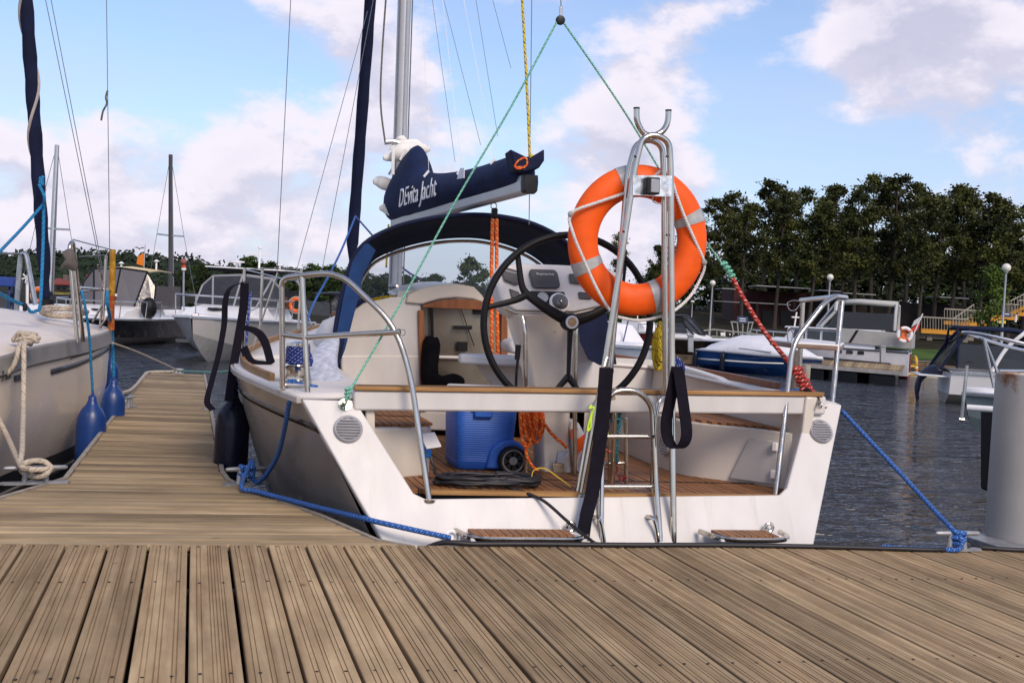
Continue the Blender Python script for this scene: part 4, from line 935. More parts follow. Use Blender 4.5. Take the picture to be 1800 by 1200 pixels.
MB().ball(P(975, 520 + 63, 6.68), .006, 6).build('screw', steel_dull, pedestal)
# engine lever with black knob and throttle
lv = MB().tube([P(906, 700, 6.64), P(908, 650, 6.62), P(911, 625, 6.62)], .0085, 8).build('engine_lever', black_pl, pedestal)
MB().tube([P(909, 632, 6.62), P(911, 606, 6.62)], [.015, .017], 10).build('grip', black_rub, lv)
# wheel
wheel = MB().ring(cw, (0, 1, .03), WR, .0205, 72, 12).build('steering_wheel', black_rub, yacht, smooth=70)
def wp(px, py): return P(px, py, 6.52 + (py - 567) * -.0001)
hub = P(1003, 566, 6.5)
for path, rads in (([(1003, 566), (965, 545), (926, 517)], [.036, .03, .024]), ([(926, 517), (917, 500), (910, 448)], [.024, .019, .016]), ([(926, 517), (905, 528), (852, 541)], [.024, .018, .015]),
                   ([(1003, 566), (1045, 552), (1085, 527)], [.036, .028, .022]), ([(1085, 527), (1110, 535), (1146, 540)], [.022, .018, .015]), ([(1085, 527), (1095, 500), (1100, 450)], [.022, .018, .015]),
                   ([(1003, 566), (1001, 610), (999, 662)], [.036, .026, .021]), ([(999, 662), (985, 677), (960, 708)], [.022, .017, .015]), ([(999, 662), (1012, 680), (1030, 706)], [.022, .017, .015])):
    MB().tube(cr([wp(*q) for q in path], 4), [lerp(rads[0], rads[1], i / 4) if i < 4 else lerp(rads[1], rads[2], (i - 4) / 4) for i in range(9)], 10, flat=.5).build('spoke', black_rub, wheel, smooth=70)
hb = MB().lathe([(.05, -.05), (.052, .01), (.044, .025), (.001, .026)], 28, Matrix.Translation(hub) @ V((0, -1, 0)).to_track_quat('Z', 'Y').to_matrix().to_4x4()).build('hub', black_rub, wheel, smooth=40)
MB().ring(hub + V((0, -.028, 0)), (0, 1, 0), .031, .0075, 32, 8).build('hub_ring', white_pl, wheel)
MB().lathe([(.026, 0), (.022, .01), (.001, .012)], 20, Matrix.Translation(hub + V((0, -.022, 0))) @ V((0, -1, 0)).to_track_quat('Z', 'Y').to_matrix().to_4x4()).build('hub_nut', pm('brass nut', (.45, .3, .16), .4, .7, var=.2), wheel)
# cockpit table, right-hand inner panel
tb = [P(806, 620, 7.35), P(815, 612, 7.45), P(880, 615, 7.5), P(960, 622, 7.5), P(962, 634, 7.2), P(880, 632, 7.2), P(810, 624, 7.25)]
tb = [V((q.x, q.y, 1.53)) for q in tb]
table = MB().hexa([q + V((0, 0, -.06)) for q in tb], [q for q in tb]).build('cockpit_table', gelcoat, yacht, smooth=30, bevel=.015)
leg_ = [P(835, 640, 7.4), P(955, 640, 7.4), P(960, 720, 7.4), P(900, 720, 7.4)]
MB().hexa(leg_, [q + V((0, .03, 0)) for q in leg_]).build('table_leaf', gel_cream, table, smooth=20, bevel=.008)
pnl = [P(893, 605, 7.62), P(905, 596, 7.6), P(962, 596, 7.6), P(962, 622, 7.6), P(900, 622, 7.6)]
MB().hexa(pnl, [q + V((0, .25, 0)) for q in pnl]).build('cup_holder', white_pl, table, smooth=20, bevel=.02)
MB().tube([P(931, 668, 7.35), P(933, 660, 7.35), P(936, 668, 7.35), P(936, 674, 7.35), P(931, 674, 7.35)], .004, 6).build('clip', steel, table)
# black bags in the companionway, seen as dark lumps: a bag that rests on the step
# winch on the left side deck with blue line
wz = P(521, 672, 6.78)
winch = MB().lathe([(.085, 0), (.085, .012), (.062, .02), (.058, .06), (.066, .085), (.068, .09), (.054, .095), (.048, .11), (.05, .16), (.062, .2), (.066, .205), (.064, .222), (.02, .232), (.018, .215)], 36, Matrix.Translation(wz)).build('winch', steel, yacht, smooth=40)
rb_blue = rope_mat('blue flecked rope', (.025, .10, .36), (.22, .36, .58), .25, 70)
rb_navy = rope_mat('navy flecked rope', (.012, .03, .19), (.6, .62, .7), .16, 45)
hel = [wz + V((.062 * math.cos(a * .5), .062 * math.sin(a * .5), .105 + .0135 * a * .5 / (2 * math.pi) * 1.0)) for a in range(0, 90)]
MB().tube(hel, .0075, 8).build('winch_rope', rb_navy, winch)
MB().tube(cr([wz + V((.07, -.02, .10)), wz + V((.075, 0, .13)), wz + V((.06, .03, .17))], 4), .012, 8).build('winch_rope', rb_navy, winch)
dc = P(512, 686, 6.55); MB().tube([dc + V((-.06, 0, .03)), dc + V((.08, -.02, .03))], .011, 8).build('deck_cleat', steel, yacht)
# mast-foot winch on the coachroof
cwz = P(695, 532, 9.3)
MB().lathe([(.07, 0), (.06, .03), (.045, .05), (.045, .1), (.06, .125), (.055, .14), (.02, .145)], 24, Matrix.Translation(V((cwz.x, cwz.y, cwz.z)))).build('roof_winch', steel_dull, yacht, smooth=40)
MB().box(P(684, 522, 9.2), .1, .12, .06).build('rope_clutch', black_pl, yacht, bevel=.01)
MB().tube([P(622, 545, 8.9), P(665, 536, 8.9), P(705, 532, 8.9)], .012, 8).build('hatch_rail', steel, yacht)
slab('roof_pad', [P(618, 527, 9.4), P(660, 520, 9.4), P(686, 518, 9.4), P(686, 526, 9.4), P(660, 533, 9.4), P(618, 541, 9.4)], navy, yacht, .3, 0, .01)
# foot lever / drain fitting on the pedestal and shore power socket on the left bench
slab('pedal', [P(978, 792, 6.70), P(1000, 790, 6.68), P(986, 812, 6.66), P(974, 813, 6.68)], steel_dull, pedestal, .02, -.03, .004)
slab('pedal_plate', [P(971, 813, 6.72), P(991, 813, 6.72), P(991, 830, 6.72), P(971, 830, 6.72)], steel, pedestal, .01, -.015, .002)
sk = MB().hexa([P(741, 784, 6.47), P(760, 790, 6.47), P(758, 806, 6.47), P(742, 803, 6.47)], [q + V((0, .08, 0)) for q in (P(741, 784, 6.47), P(760, 790, 6.47), P(758, 806, 6.47), P(742, 803, 6.47))]).build('power_plug', pm('blue plug plastic', (.02, .19, .55), .4, var=.1), yacht, smooth=20, bevel=.012)
lid = [P(738, 765, 6.46), P(764, 762, 6.43), P(776, 786, 6.38), P(750, 790, 6.40)]
MB().hexa(lid, [q + V((0, .004, .012)) for q in lid]).build('socket_lid', white_pl, sk, smooth=20, bevel=.004)

# ================================================================== loose things aboard
# lifebuoy
bc = P(1121, 423, 6.17); BRo, BRi = .405, .232
lbuoy = thing('lifebuoy', 'orange lifebuoy with grey bands and white grab line on the steel crutch', 'lifebuoy', bc)
MR, mr_ = (BRo + BRi) / 2, (BRo - BRi) / 2
tilt = Matrix.Rotation(R(-4), 3, 'Z') @ Matrix.Rotation(R(3), 3, 'X')
def bp(ang, rad, y_): return bc + tilt @ V((rad * math.cos(ang) * .975, y_, rad * math.sin(ang) * 1.02))
def buoy_ring(a0, a1, n, rr, th, closed):
    rings_ = []
    for i in range(n if closed else n + 1):
        a = a0 + (a1 - a0) * i / n
        rings_.append([bp(a, MR + rr * math.cos(b_) , th * math.sin(b_)) for b_ in [2 * math.pi * j / 18 for j in range(18)]])
    return rings_
MB().loft(buoy_ring(0, 2 * math.pi, 72, mr_, .058, True), vclosed=True, cap=False).build('buoy_ring', orange, lbuoy, smooth=70)
for dg in (109, 25, -66, 207): MB().loft(buoy_ring(R(dg - 5.2), R(dg + 5.2), 6, mr_ + .003, .061, False)).build('reflective_band', reflective, lbuoy, smooth=50)
gpx = [(1166, 299, .06), (1140, 318, .08), (1105, 337, .075), (1050, 356, .075), (1003, 376, .05), (1008, 412, .07), (1026, 456, .075), (1049, 507, .08), (1076, 550, .08), (1100, 560, .02), (1128, 563, .02), (1158, 557, .02), (1182, 548, .08), (1212, 522, .06), (1232, 488, .04), (1238, 462, .055), (1222, 424, .085), (1205, 385, .095), (1190, 345, .095), (1180, 316, .09)]
white_rope = rope_mat('white grab line', (.72, .70, .68), (.5, .48, .46), .3, 60)
MB().tube(cr([P(x_, y_, bc.y - d_) for x_, y_, d_ in gpx], 4, True), .0085, 8, closed=True).build('grab_line', white_rope, lbuoy)
for q in ((1003, 376), (1238, 461)): MB().ball(P(q[0], q[1], bc.y - .06), .016, 8).build('knot', white_rope, lbuoy)
# cooler
cool_b = pm('blue cooler plastic', (.018, .105, .46), .38, var=.06, vs=6)
c0 = P(796, 826, 6.72); c1 = P(908, 828, 6.72)
cooler = thing('cooler', 'blue wheeled cooler with ribbed sides in the cockpit', 'cooler', ((c0.x + c1.x) / 2, 6.9, FZc + .012))
zb = FZc + .018; H = .415; W2 = (c1.x - c0.x) / 2; cx_ = (c0.x + c1.x) / 2; cyy = 6.72 + .19
def cring(z, w, d, n=28):
    out = []
    for j in range(n):
        a = 2 * math.pi * j / n; ca, sa = math.cos(a), math.sin(a)
        out.append(V((cx_ + w * math.copysign(abs(ca) ** .25, ca), cyy + d * math.copysign(abs(sa) ** .25, sa), z)))
    return out
rs = [cring(zb, W2 * .86, .165), cring(zb + .02, W2 * .9, .18)]
nrib = 26
for i in range(nrib):
    z = zb + .05 + i * (H - .08) / nrib; k = .9 + .1 * (i / nrib)
    rs += [cring(z, W2 * k, .185), cring(z + .003, W2 * k - .0016, .1834), cring(z + .006, W2 * k - .0016, .1834), cring(z + .009, W2 * k + .0003, .1853)]
rs += [cring(zb + H - .03, W2, .19), cring(zb + H - .015, W2, .19)]
MB().loft(rs).build('cooler_body', cool_b, cooler, smooth=35)
MB().loft([cring(zb + H - .0145, W2 + .006, .196), cring(zb + H + .035, W2 + .004, .195), cring(zb + H + .055, W2 - .012, .18), cring(zb + H + .05, W2 * .5, .1)]).build('lid', white_pl, cooler, smooth=35)
for dx in (-.07, .03): MB().box((cx_ + dx - .02, 6.715, zb + H - .045), .022, .025, .05).build('lid_hinge', white_pl, cooler, bevel=.006)
MB().box((cx_ - .03, 6.712, zb + H - .085), .11, .03, .05).build('handle_recess', cool_b, cooler, bevel=.01)
wcx = cx_ + W2 - .055
arch = [V((wcx + .125 * math.cos(R(a)), 6.70, zb + .055 + .125 * math.sin(R(a)))) for a in range(0, 181, 15)] + [V((wcx - .135, 6.70, zb + .01)), V((wcx + .1, 6.70, zb + .01))]
MB().hexa(arch, [q + V((0, .1, 0)) for q in arch]).build('wheel_arch', cool_b, cooler, smooth=40, bevel=.012)
wm = Matrix.Translation((wcx + .012, 6.668, zb + .066)) @ V((0, -1, 0)).to_track_quat('Z', 'Y').to_matrix().to_4x4()
wh = MB().lathe([(.079, -.035), (.084, -.025), (.084, .012), (.078, .02), (.066, .021)], 36, wm).build('wheel', black_rub, cooler, smooth=40)
MB().lathe([(.066, .012), (.066, .023), (.058, .023), (.054, .012), (.026, .012), (.024, .022), (.012, .024), (.001, .024)], 36, wm).build('rim', pm('grey wheel', (.16, .16, .16), .45, var=.15), wh, smooth=40)
for i in range(7):
    a = 2 * math.pi * i / 7; c_ = wm @ V((.04 * math.cos(a), .04 * math.sin(a), .016))
    MB().box(c_, .03, .01, .008, Matrix.Rotation(-a, 3, 'Y')).build('rim_spoke', pm('light grey spoke', (.35, .35, .35), .4), wh, smooth=0) if i == 0 else MB().box(c_, .03, .01, .008, Matrix.Rotation(-a, 3, 'Y')).build('rim_spoke', bpy.data.materials['light grey spoke'], wh, smooth=0)
# dark bag lying in the companionway
bag = MB(); bg_pts = [(748, 600), (768, 594), (772, 600), (768, 660), (800, 658), (816, 664), (818, 676), (806, 688), (748, 690)]
q = cr([P(a, c, 8.35) for a, c in bg_pts], 3, True); cc = sum(q, V()) / len(q)
bag.loft([[cc.lerp(p, .8) for p in q], [p + V((0, .03, 0)) for p in q], [p + V((0, .1, 0)) for p in q]]); 
tag(bag.build('bag', pm('black bag fabric', (.004, .0035, .005), .85, var=.4, vs=14, bump=.3, bs=60, spec=.08), smooth=50, origin=(cc.x, 8.4, 1.18)), 'black bag slumped in the companionway of the yacht', 'bag')
# folded sail bag / towel on the left side deck
clo = pm('pale blue patterned cloth', (.46, .48, .55), .9, var=.25, vs=30, bump=.6, bs=18)
cp = [(576, 590), (590, 584), (600, 592), (596, 606), (592, 640), (600, 662), (612, 678), (602, 688), (572, 686), (545, 678), (540, 650), (548, 610)]
q = [P(a, c, lerp(6.75, 7.6, (690 - c) / 110)) for a, c in cp]; cc = sum(q, V()) / len(q)
tw = MB().loft([[cc.lerp(p, .1) + V((0, 0, .02)) for p in q], [cc.lerp(p, .6) + V((0, 0, .022 * (1 + .5 * math.sin(i * 2.3)))) for i, p in enumerate(q)], q, [p + V((0, 0, -.03)) for p in q]], cap=True)
tag(tw.build('towel', clo, smooth=60, origin=cc, sub=1), 'pale blue cloth spread on the side deck beside the winch', 'towel')
# webbing straps
def strap(name, pts, w, side, label, par=None):
    o = MB().ribbon(cr(pts, 6), w, .006, side).build(name, webbing, smooth=40, origin=pts[0]); return tag(o, label, 'strap')
sd = RT * 1.0
strap('strap', [P(1066, 646, 5.93), P(1062, 700, 5.92), P(1054, 780, 5.9), P(1042, 860, 5.87), P(1030, 910, 5.82), P(1024, 950, 5.80)], [.075] * 12 + [.072] * 12 + [.068] * 7, sd, 'long dark strap hanging from the left leg of the crutch')
tri = cr([P(1062, 644, 5.93), P(1068, 627, 5.95), P(1075, 644, 5.93), P(1062, 644, 5.93)], 3)
tag(MB().tube(tri, .0035, 6).build('strap_ring', steel, smooth=50, origin=tri[0]), 'small steel ring tying the long dark strap to the crutch', 'ring')
lp_ = [P(1190, 644, 5.86), P(1186, 665, 5.86), P(1179, 700, 5.86), P(1172, 735, 5.87), P(1172, 762, 5.87), P(1180, 782, 5.86), P(1192, 787, 5.84), P(1203, 778, 5.82), P(1207, 758, 5.81), P(1202, 715, 5.82), P(1197, 680, 5.83), P(1193, 650, 5.84)]
fw_ = [.07, .07, .07, .07, .075, .075, .08, .085, .085, .08, .075, .07]
path = cr(lp_, 6); ws = []
tw_ = [sd.lerp(FW, .35).normalized()] * len(path)
strap('strap', lp_, .07, tw_, 'dark strap hanging in a loop from the right leg of the crutch')
# left strap tangle on the forward stanchion, hanging down to the fender
sp1 = [P(430, 497, 8.1), P(428, 540, 8.1), P(418, 600, 8.1), P(408, 660, 8.05), P(402, 705, 8.0)]
strap('strap', sp1, .056, RT, 'broad dark strap running down from stanchion to big navy fender')
strap('strap', [P(428, 496, 8.1), P(405, 506, 8.1), P(396, 530, 8.1), P(394, 570, 8.1), P(385, 620, 8.05), P(372, 670, 8.0), P(364, 705, 7.95), P(374, 720, 7.9)], .042, RT.lerp(UP, .3), 'thin dark strap swinging out over the finger pier')
strap('strap', [P(426, 575, 8.15), P(450, 582, 8.1), P(465, 600, 8.05), P(474, 630, 8.0), P(476, 640, 8.0), P(460, 638, 8.0), P(440, 634, 8.05), P(428, 610, 8.1)], .055, RT.lerp(UP, .4), 'dark strap curled in a loop over the left side deck')
# ---------------- ropes
def rope(name, pts, r, mat, label, k=6, n=10, cat='rope'):
    o = MB().tube(cr([V(q) for q in pts], k), r, n).build(name, mat, smooth=70, origin=pts[0]); return tag(o, label, cat)
green_r = rope_mat('green thin line', (.10, .42, .29), (.45, .62, .52), .4, 70)
orange_r = rope_mat('orange sheet', (.80, .12, .02), (.85, .42, .12), .3, 32, 2)
red_r = rope_mat('red black sheet', (.40, .035, .03), (.55, .42, .36), .25, 36, 2)
yel_r = rope_mat('yellow flecked halyard', (.62, .45, .03), (.05, .05, .05), .33, 28, 2)
yb_r = rope_mat('yellow coil rope', (.50, .36, .02), (.06, .05, .03), .22, 30, 2)
tan_r = rope_mat('tan mooring rope', (.50, .42, .33), (.22, .17, .13), .22, 26, 3)
black_c = pm('black cable', (.012, .011, .014), .5, var=.2)
neon = pm('neon cord', (.55, .80, .03), .7, var=.1)
teal_r = rope_mat('teal rope', (.02, .17, .21), (.10, .30, .32), .3, 50)
# backstay bridle: block above, green lines down to both quarters
blk = P(985, 36, 6.4)
bb = thing('backstay_block', 'black pulley block at the top of the green bridle lines', 'pulley', blk)
MB().lathe([(.02, -.012), (.026, -.01), (.026, .01), (.02, .012)], 20, Matrix.Translation(blk) @ V((0, 1, 0)).to_track_quat('Z', 'Y').to_matrix().to_4x4()).build('sheave_cheek', black_pl, bb, bevel=.003)
MB().box(blk + V((0, 0, .045)), .018, .012, .06).build('strap_plate', steel, bb, bevel=.003)
MB().tube([blk + V((0, 0, .07)), blk + V((-.02, .2, .9))], .003, 6).build('backstay_wire', wirem, bb)
rope('bridle_line', [blk + V((-.02, 0, -.012)), P(900, 185, 6.38), P(800, 355, 6.33), P(700, 540, 6.26), P(620, 678, 6.12), P(608, 703, 6.05)], .0058, green_r, 'thin green line from the block down to the left quarter', 4)
knot = [P(611 + 5 * math.sin(i * 1.9), 680 + i * 2.0, 6.1 + .008 * math.cos(i * 1.9)) for i in range(12)]
rope('knot', knot, .006, green_r, 'green knot at the left chain plate', 3, cat='knot')
rope('bridle_line', [blk + V((.02, 0, -.012)), P(1060, 140, 6.4), P(1115, 224, 6.42), P(1200, 365, 6.42), P(1268, 462, 6.42), P(1284, 484, 6.42)], .0058, green_r, 'thin green line from the block behind the lifebuoy to the red tackle', 4)
rope('knot', [P(1270 + i * 1.5 + 7 * math.sin(i * 2.0), 460 + i * 2.3, 6.41 + .01 * math.cos(i * 2.0)) for i in range(14)], .0075, green_r, 'green knot joining the bridle to the red rope', 3, cat='knot')
rope('red_tackle', [P(1286, 486, 6.42), P(1310, 530, 6.40), P(1345, 585, 6.37), P(1385, 635, 6.33), P(1408, 670, 6.29), P(1424, 692, 6.24)], .0135, red_r, 'red and black rope slanting down to the right quarter', 4)
rope('rope_hank', [P(1398 + i * .95 + 11 * math.sin(i * 1.7), 645 + i * 1.85, 6.28 + .02 * math.cos(i * 1.7)) for i in range(28)], .0095, red_r, 'red and black rope wound in a hank at the right quarter', 4)
sh = MB().tube(cr([P(1424, 690, 6.22), P(1432, 694, 6.2), P(1440, 704, 6.16), P(1438, 716, 6.12)], 4), .009, 8)
sh.ring(P(1440, 712, 6.13), (1, .3, 0), .018, .005, 20, 6); tag(sh.build('shackle', steel, smooth=60, origin=P(1430, 695, 6.2)), 'steel shackle holding the red rope to the right chain plate', 'shackle')
bsh = MB().tube([P(1417, 684, 6.24), P(1432, 698, 6.18)], .016, 8); tag(bsh.build('snap_hook', black_pl, origin=P(1425, 690, 6.2)), 'black snap hook under the red rope hank', 'hook')
# topping lift in yellow, orange mainsheet
rope('topping_rope', [P(930, 300, 7.15), P(931, 270, 7.15), P(926, 150, 7.3), P(917, -20, 7.5)], .0085, yel_r, 'yellow and black rope rising from the boom end', 3)
rope('knot', [P(931 + 5 * math.sin(i * 1.8), 272 + i * 2.2, 7.13 + .01 * math.cos(i * 1.8)) for i in range(12)], .0085, yel_r, 'yellow knot on the boom end', 3, cat='knot')
rope('outhaul_line', [P(932, 298, 7.12), P(918, 294, 7.1), P(905, 293, 7.1), P(912, 282, 7.1), P(924, 278, 7.1), P(926, 290, 7.1), P(912, 297, 7.1), P(906, 294, 7.1)], .006, orange_r, 'orange cord looped at the boom end', 5)
tk = thing('mainsheet_tackle', 'orange rope tackle hanging from the boom to the cockpit', 'tackle', P(868, 688, 7.6))
for a in ((866, 385, 862, 545), (873, 385, 873, 545)):
    MB().tube([P(a[0], a[1], 7.75), P(lerp(a[0], a[2], .5), lerp(a[1], a[3], .5), 7.7), P(a[2] + 3, 690, 7.55)], .0125, 10).build('fall', orange_r, tk)
MB().box(P(869, 375, 7.77), .04, .04, .07).build('block', black_pl, tk, bevel=.01); MB().ring(P(868, 362, 7.78), (0, 1, 0), .02, .004, 16, 6).build('block_shackle', steel, tk)
# hank of orange rope hanging on the pedestal guard
hk = thing('rope_coil', 'hank of orange rope hanging on the pedestal guard rail', 'rope coil', P(932, 700, 6.55)); rr = random.Random(5)
for i in range(9):
    a = 921 + i * 3.4 + rr.uniform(-2, 2); b_ = 6.5 + rr.uniform(-.03, .03); bt_ = 755 + rr.uniform(0, 32)
    MB().tube(cr([P(928 + rr.uniform(-5, 5), 682 + rr.uniform(-3, 4), b_), P(a - 6, 715, b_ - .02), P(a - 4, bt_ - 12, b_ - .02), P(a + 3, bt_, b_), P(a + 9, bt_ - 14, b_ + .01), P(a + 5, 712, b_ + .02), P(930 + rr.uniform(-5, 5), 683, b_)], 5), .0095, 8).build('turn', orange_r, hk)
MB().tube(cr([P(948, 730, 6.5), P(968, 760, 6.5), P(990, 780, 6.52), P(995, 786, 6.58)], 5), .0095, 8).build('tail', orange_r, hk)
MB().tube(cr([P(922, 775, 6.5), P(926, 800, 6.5), P(935, 818, 6.5), P(945, 826, 6.52)], 5), .0085, 8).build('tail', orange_r, hk)
# folded flag / orange-white bag on the sole behind the ladder
fl = [(1003, 752), (1012, 738), (1028, 765), (1042, 775), (1040, 800), (1020, 828), (1008, 815)]
q = cr([P(a, c, 6.75) for a, c in fl], 3, True); cc = sum(q, V()) / len(q)
rgb = thing('plastic_bag', 'crumpled orange and white bag on the sole behind the ladder', 'bag', V((cc.x, cc.y, FZc + .012)))
MB().loft([[cc.lerp(p, .3) + V((0, -.03, 0)) for p in q], [p + V((.004 * (i % 3), .01 * (i % 2), 0)) for i, p in enumerate(q)], [p + V((0, .08, 0)) for p in q]]).build('bag_film', white_pl, rgb, smooth=25)
for pts in ([(1004, 755), (1016, 752), (1012, 775), (1004, 770)], [(1013, 775), (1030, 762), (1040, 772), (1028, 788), (1010, 800)], [(1008, 800), (1016, 796), (1012, 822)]):
    qq = [P(a, c, 6.70) for a, c in pts]; MB().hexa(qq, [v + V((0, .015, 0)) for v in qq]).build('printed_patch', orange, rgb, smooth=0)
# neon cord and teal rope on the ladder
rope('cord', [P(1040, 712, 5.94), P(1036, 718, 5.93), P(1044, 716, 5.92), P(1040, 730, 5.93), P(1038, 750, 5.93), P(1033, 757, 5.93), P(1034, 748, 5.93), P(1041, 722, 5.93)], .005, neon, 'neon yellow cord tied to the top of the ladder')
rope('cord', [P(1063, 742, 5.94), P(1066, 752, 5.94), P(1068, 763, 5.94)], .005, neon, 'short neon yellow cord end beside the dark strap')
rope('rope_knot', [P(1083 + 7 * math.sin(i * 1.4), 712 + i * 1.6, 6.22 + .015 * math.cos(i * 1.4)) for i in range(20)] + [P(1086, 755, 6.22), P(1084, 790, 6.24), P(1085, 812, 6.26)], .0095, teal_r, 'teal rope knotted behind the boarding ladder', 3)
rope('thin_line', [P(1075, 730, 6.3), P(1070, 750, 6.3), P(1060, 784, 6.2), P(1080, 800, 6.25), P(1086, 830, 6.3), P(1092, 845, 6.3), P(1100, 838, 6.28), P(1088, 842, 6.28)], .006, red_r, 'thin red line dangling behind the boarding ladder')
# black power cable coiled on the sole, leading ashore along the dock edge
cab = []; rr = random.Random(2); cpos = V((1.56, 6.16, FZc + .012))
for i in range(150):
    a = i * 2 * math.pi / 24; k = rr.uniform(.9, 1.06) * (.78 + .07 * ((i * 7 // 24) % 4))
    cab.append(cpos + V((.30 * k * math.cos(a), .13 * k * math.sin(a), .016 + .0065 * (i / 24) + rr.uniform(-.004, .004))))
coil = thing('cable_coil', 'coil of black power cable on the teak cockpit sole', 'cable', cpos)
MB().tube(cr(cab, 3), .0105, 8).build('cable', black_c, coil, smooth=70)
MB().tube(cr([P(757, 803, 6.44), P(764, 822, 6.4), P(780, 836, 6.3), cab[0]], 5), .0085, 8).build('plug_lead', black_c, coil)
yt = pm('yellow tape', (.65, .42, .02), .5, var=.1)
MB().ribbon(cr([cpos + V((.23, -.05, .05)), cpos + V((.25, -.02, .095)), cpos + V((.32, 0, .1)), cpos + V((.40, -.02, .05)), cpos + V((.46, -.03, .01))], 4), .03, .003, V((.3, 1, 0))).build('tape_tie', yt, coil)
rope('power_cable', [cab[-1], P(880, 850, 6.1), P(930, 868, 5.98), P(960, 883, 5.9), P(1000, 918, 5.78), P(1040, 950, 5.62), P(1050, 955, 5.5)], .0085, black_c, 'black cable running over the sill to the dock', 6, cat='cable')
dz = DZ + .012
rope('dock_cable', [V((1.12, 5.56, DZ - .03)), V((1.2, 5.5, dz)), V((1.34, 5.47, dz)), V((1.6, 5.475, dz)), V((2.1, 5.46, dz)), V((2.6, 5.465, dz)), V((3.1, 5.44, dz)), V((3.5, 5.40, dz)), V((3.8, 5.37, dz)), V((4.0, 5.42, dz)), V((4.05, 5.47, dz)), V((4.12, 5.42, dz)), V((4.4, 5.36, dz)), V((5.2, 5.4, dz)), V((6.5, 5.35, dz))], .0125, black_c, 'thick black cable lying along the edge of the dock', 8, cat='cable')
# blue mooring lines: left quarter
kc = CL_R + V((0, 0, .085))
wrap = [kc + V((.045 * math.cos(a * .62) + .0, .035 * math.sin(a * .62), -.05 + .0022 * a + .02 * math.sin(a * .31))) for a in range(44)]
rope('mooring_line', [P(519, 690, 6.45), P(513, 694, 6.42), P(508, 710, 6.4), P(500, 755, 6.6), P(488, 800, 6.9), P(465, 838, 7.15), P(445, 850, 7.25)] + wrap[::3] + [PZ(425, 855, FZ + .03), PZ(450, 863, FZ + .02), PZ(500, 876, FZ + .02), P(570, 894, 6.28), P(625, 907, 5.98), P(660, 916, 5.84), P(700, 925, 5.78), P(750, 936, 5.76), P(792, 945, 5.76)], .0135, rb_blue, 'blue rope from left quarter round the finger cleat and back to the transom', 6)
rope('rope_bight', [P(498, 688, 6.6), P(506, 676, 6.62), P(520, 674, 6.62), P(540, 683, 6.62), P(556, 684, 6.6), P(540, 690, 6.58), P(520, 693, 6.58), P(510, 690, 6.56), P(502, 682, 6.58), P(512, 670, 6.62), P(530, 676, 6.62), P(558, 681, 6.6)], .0135, rb_blue, 'blue rope bight round the deck cleat below the winch', 5)
kd = CL_D + V((0, 0, .08)); wrap = [kd + V((.04 * math.cos(a * .6), .035 * math.sin(a * .6), -.04 + .0015 * a + .025 * math.sin(a * .3))) for a in range(40)]
rope('mooring_line', [P(1480, 722, 6.3), P(1530, 775, 6.1), P(1600, 850, 5.8), P(1650, 905, 5.55), kd + V((-.03, .02, .04))] + wrap[::3] + [kd + V((-.02, -.05, -.06)), V((kd.x - .12, 5.38, dz)), V((kd.x - .3, 5.40, dz)), V((kd.x - .42, 5.44, dz))], .0125, rb_blue, 'blue rope from the right quarter down to the dock cleat', 6)
rope('rope_coil', [P(1375 + 22 * math.cos(i * .9) + i * 1.1, 690 + 4 * math.sin(i * .9), 6.75 + .05 * math.sin(i * .9)) for i in range(30)], .012, rb_blue, 'blue rope coiled on the right side deck by the pushpit', 4, cat='rope coil')
rope('rope_coil', [P(690 + 42 * math.cos(i * .85) * 1.0, 541 + 9 * math.sin(i * .85), 8.72 + .06 * math.sin(i * .85)) + V((0, 0, .002 * i)) for i in range(26)], .015, yb_r, 'yellow rope flaked on the coachroof edge', 4, cat='rope coil')
def hank(label, px, y0, y1, Y, w, n, r, mat, seed):
    o = thing('rope_coil', label, 'rope coil', P(px, y1, Y)); rr = random.Random(seed)
    for i in range(n):
        a = px + (i - n / 2) * w / n * .6; b_ = Y + rr.uniform(-.025, .025); e = y1 - rr.uniform(0, 18)
        MB().tube(cr([P(px + rr.uniform(-2, 2), y0 + rr.uniform(-2, 2), b_), P(a - w * .25, lerp(y0, e, .4), b_ - .015), P(a - w * .3, lerp(y0, e, .85), b_ - .015), P(a, e, b_), P(a + w * .3, lerp(y0, e, .85), b_ + .012), P(a + w * .22, lerp(y0, e, .4), b_ + .012), P(px + rr.uniform(-2, 2), y0, b_)], 5), r, 8).build('turn', mat, o)
    MB().tube([P(px + 5 * math.cos(i * 1.2), lerp(y0, y1, .16) + i * .5, Y + .03 * math.sin(i * 1.2)) for i in range(22)], r, 8).build('lashing', mat, o)
hank('yellow rope hank hanging on the right leg of the crutch', 1160, 566, 650, 6.22, 20, 7, .0075, yb_r, 3)
hank('blue rope hank hanging beside the right leg of the crutch', 1193, 630, 668, 6.12, 18, 6, .0075, rb_navy, 4)
rope('jib_sheet', [P(625, 380, 12.0), P(600, 440, 11.5), P(575, 490, 10.8), P(553, 530, 10.2), P(540, 565, 9.5), P(536, 600, 8.8), P(530, 650, 7.4)], .010, rb_blue, 'blue sheet from the furled jib down to the left winch', 4)
rope('jib_sheet', [P(625, 380, 12.0), P(660, 420, 11.5), P(690, 455, 11), P(720, 480, 10.4), P(740, 490, 10)], .009, rb_navy, 'dark sheet from the furled jib behind the mast', 4)
rope('halyard_tail', [P(679, 470, 9.7), P(681, 430, 9.75), P(683, 395, 9.8)], .008, yel_r, 'short yellow rope beside the mast under the boom', 3)
rope('stanchion_line', [P(441, 515, 9.2), P(438, 530, 9.1), P(436, 560, 9.0), P(434, 590, 8.9), P(432, 605, 8.9)], .0095, rb_navy, 'navy rope hanging from the lifeline by the stanchion', 4)
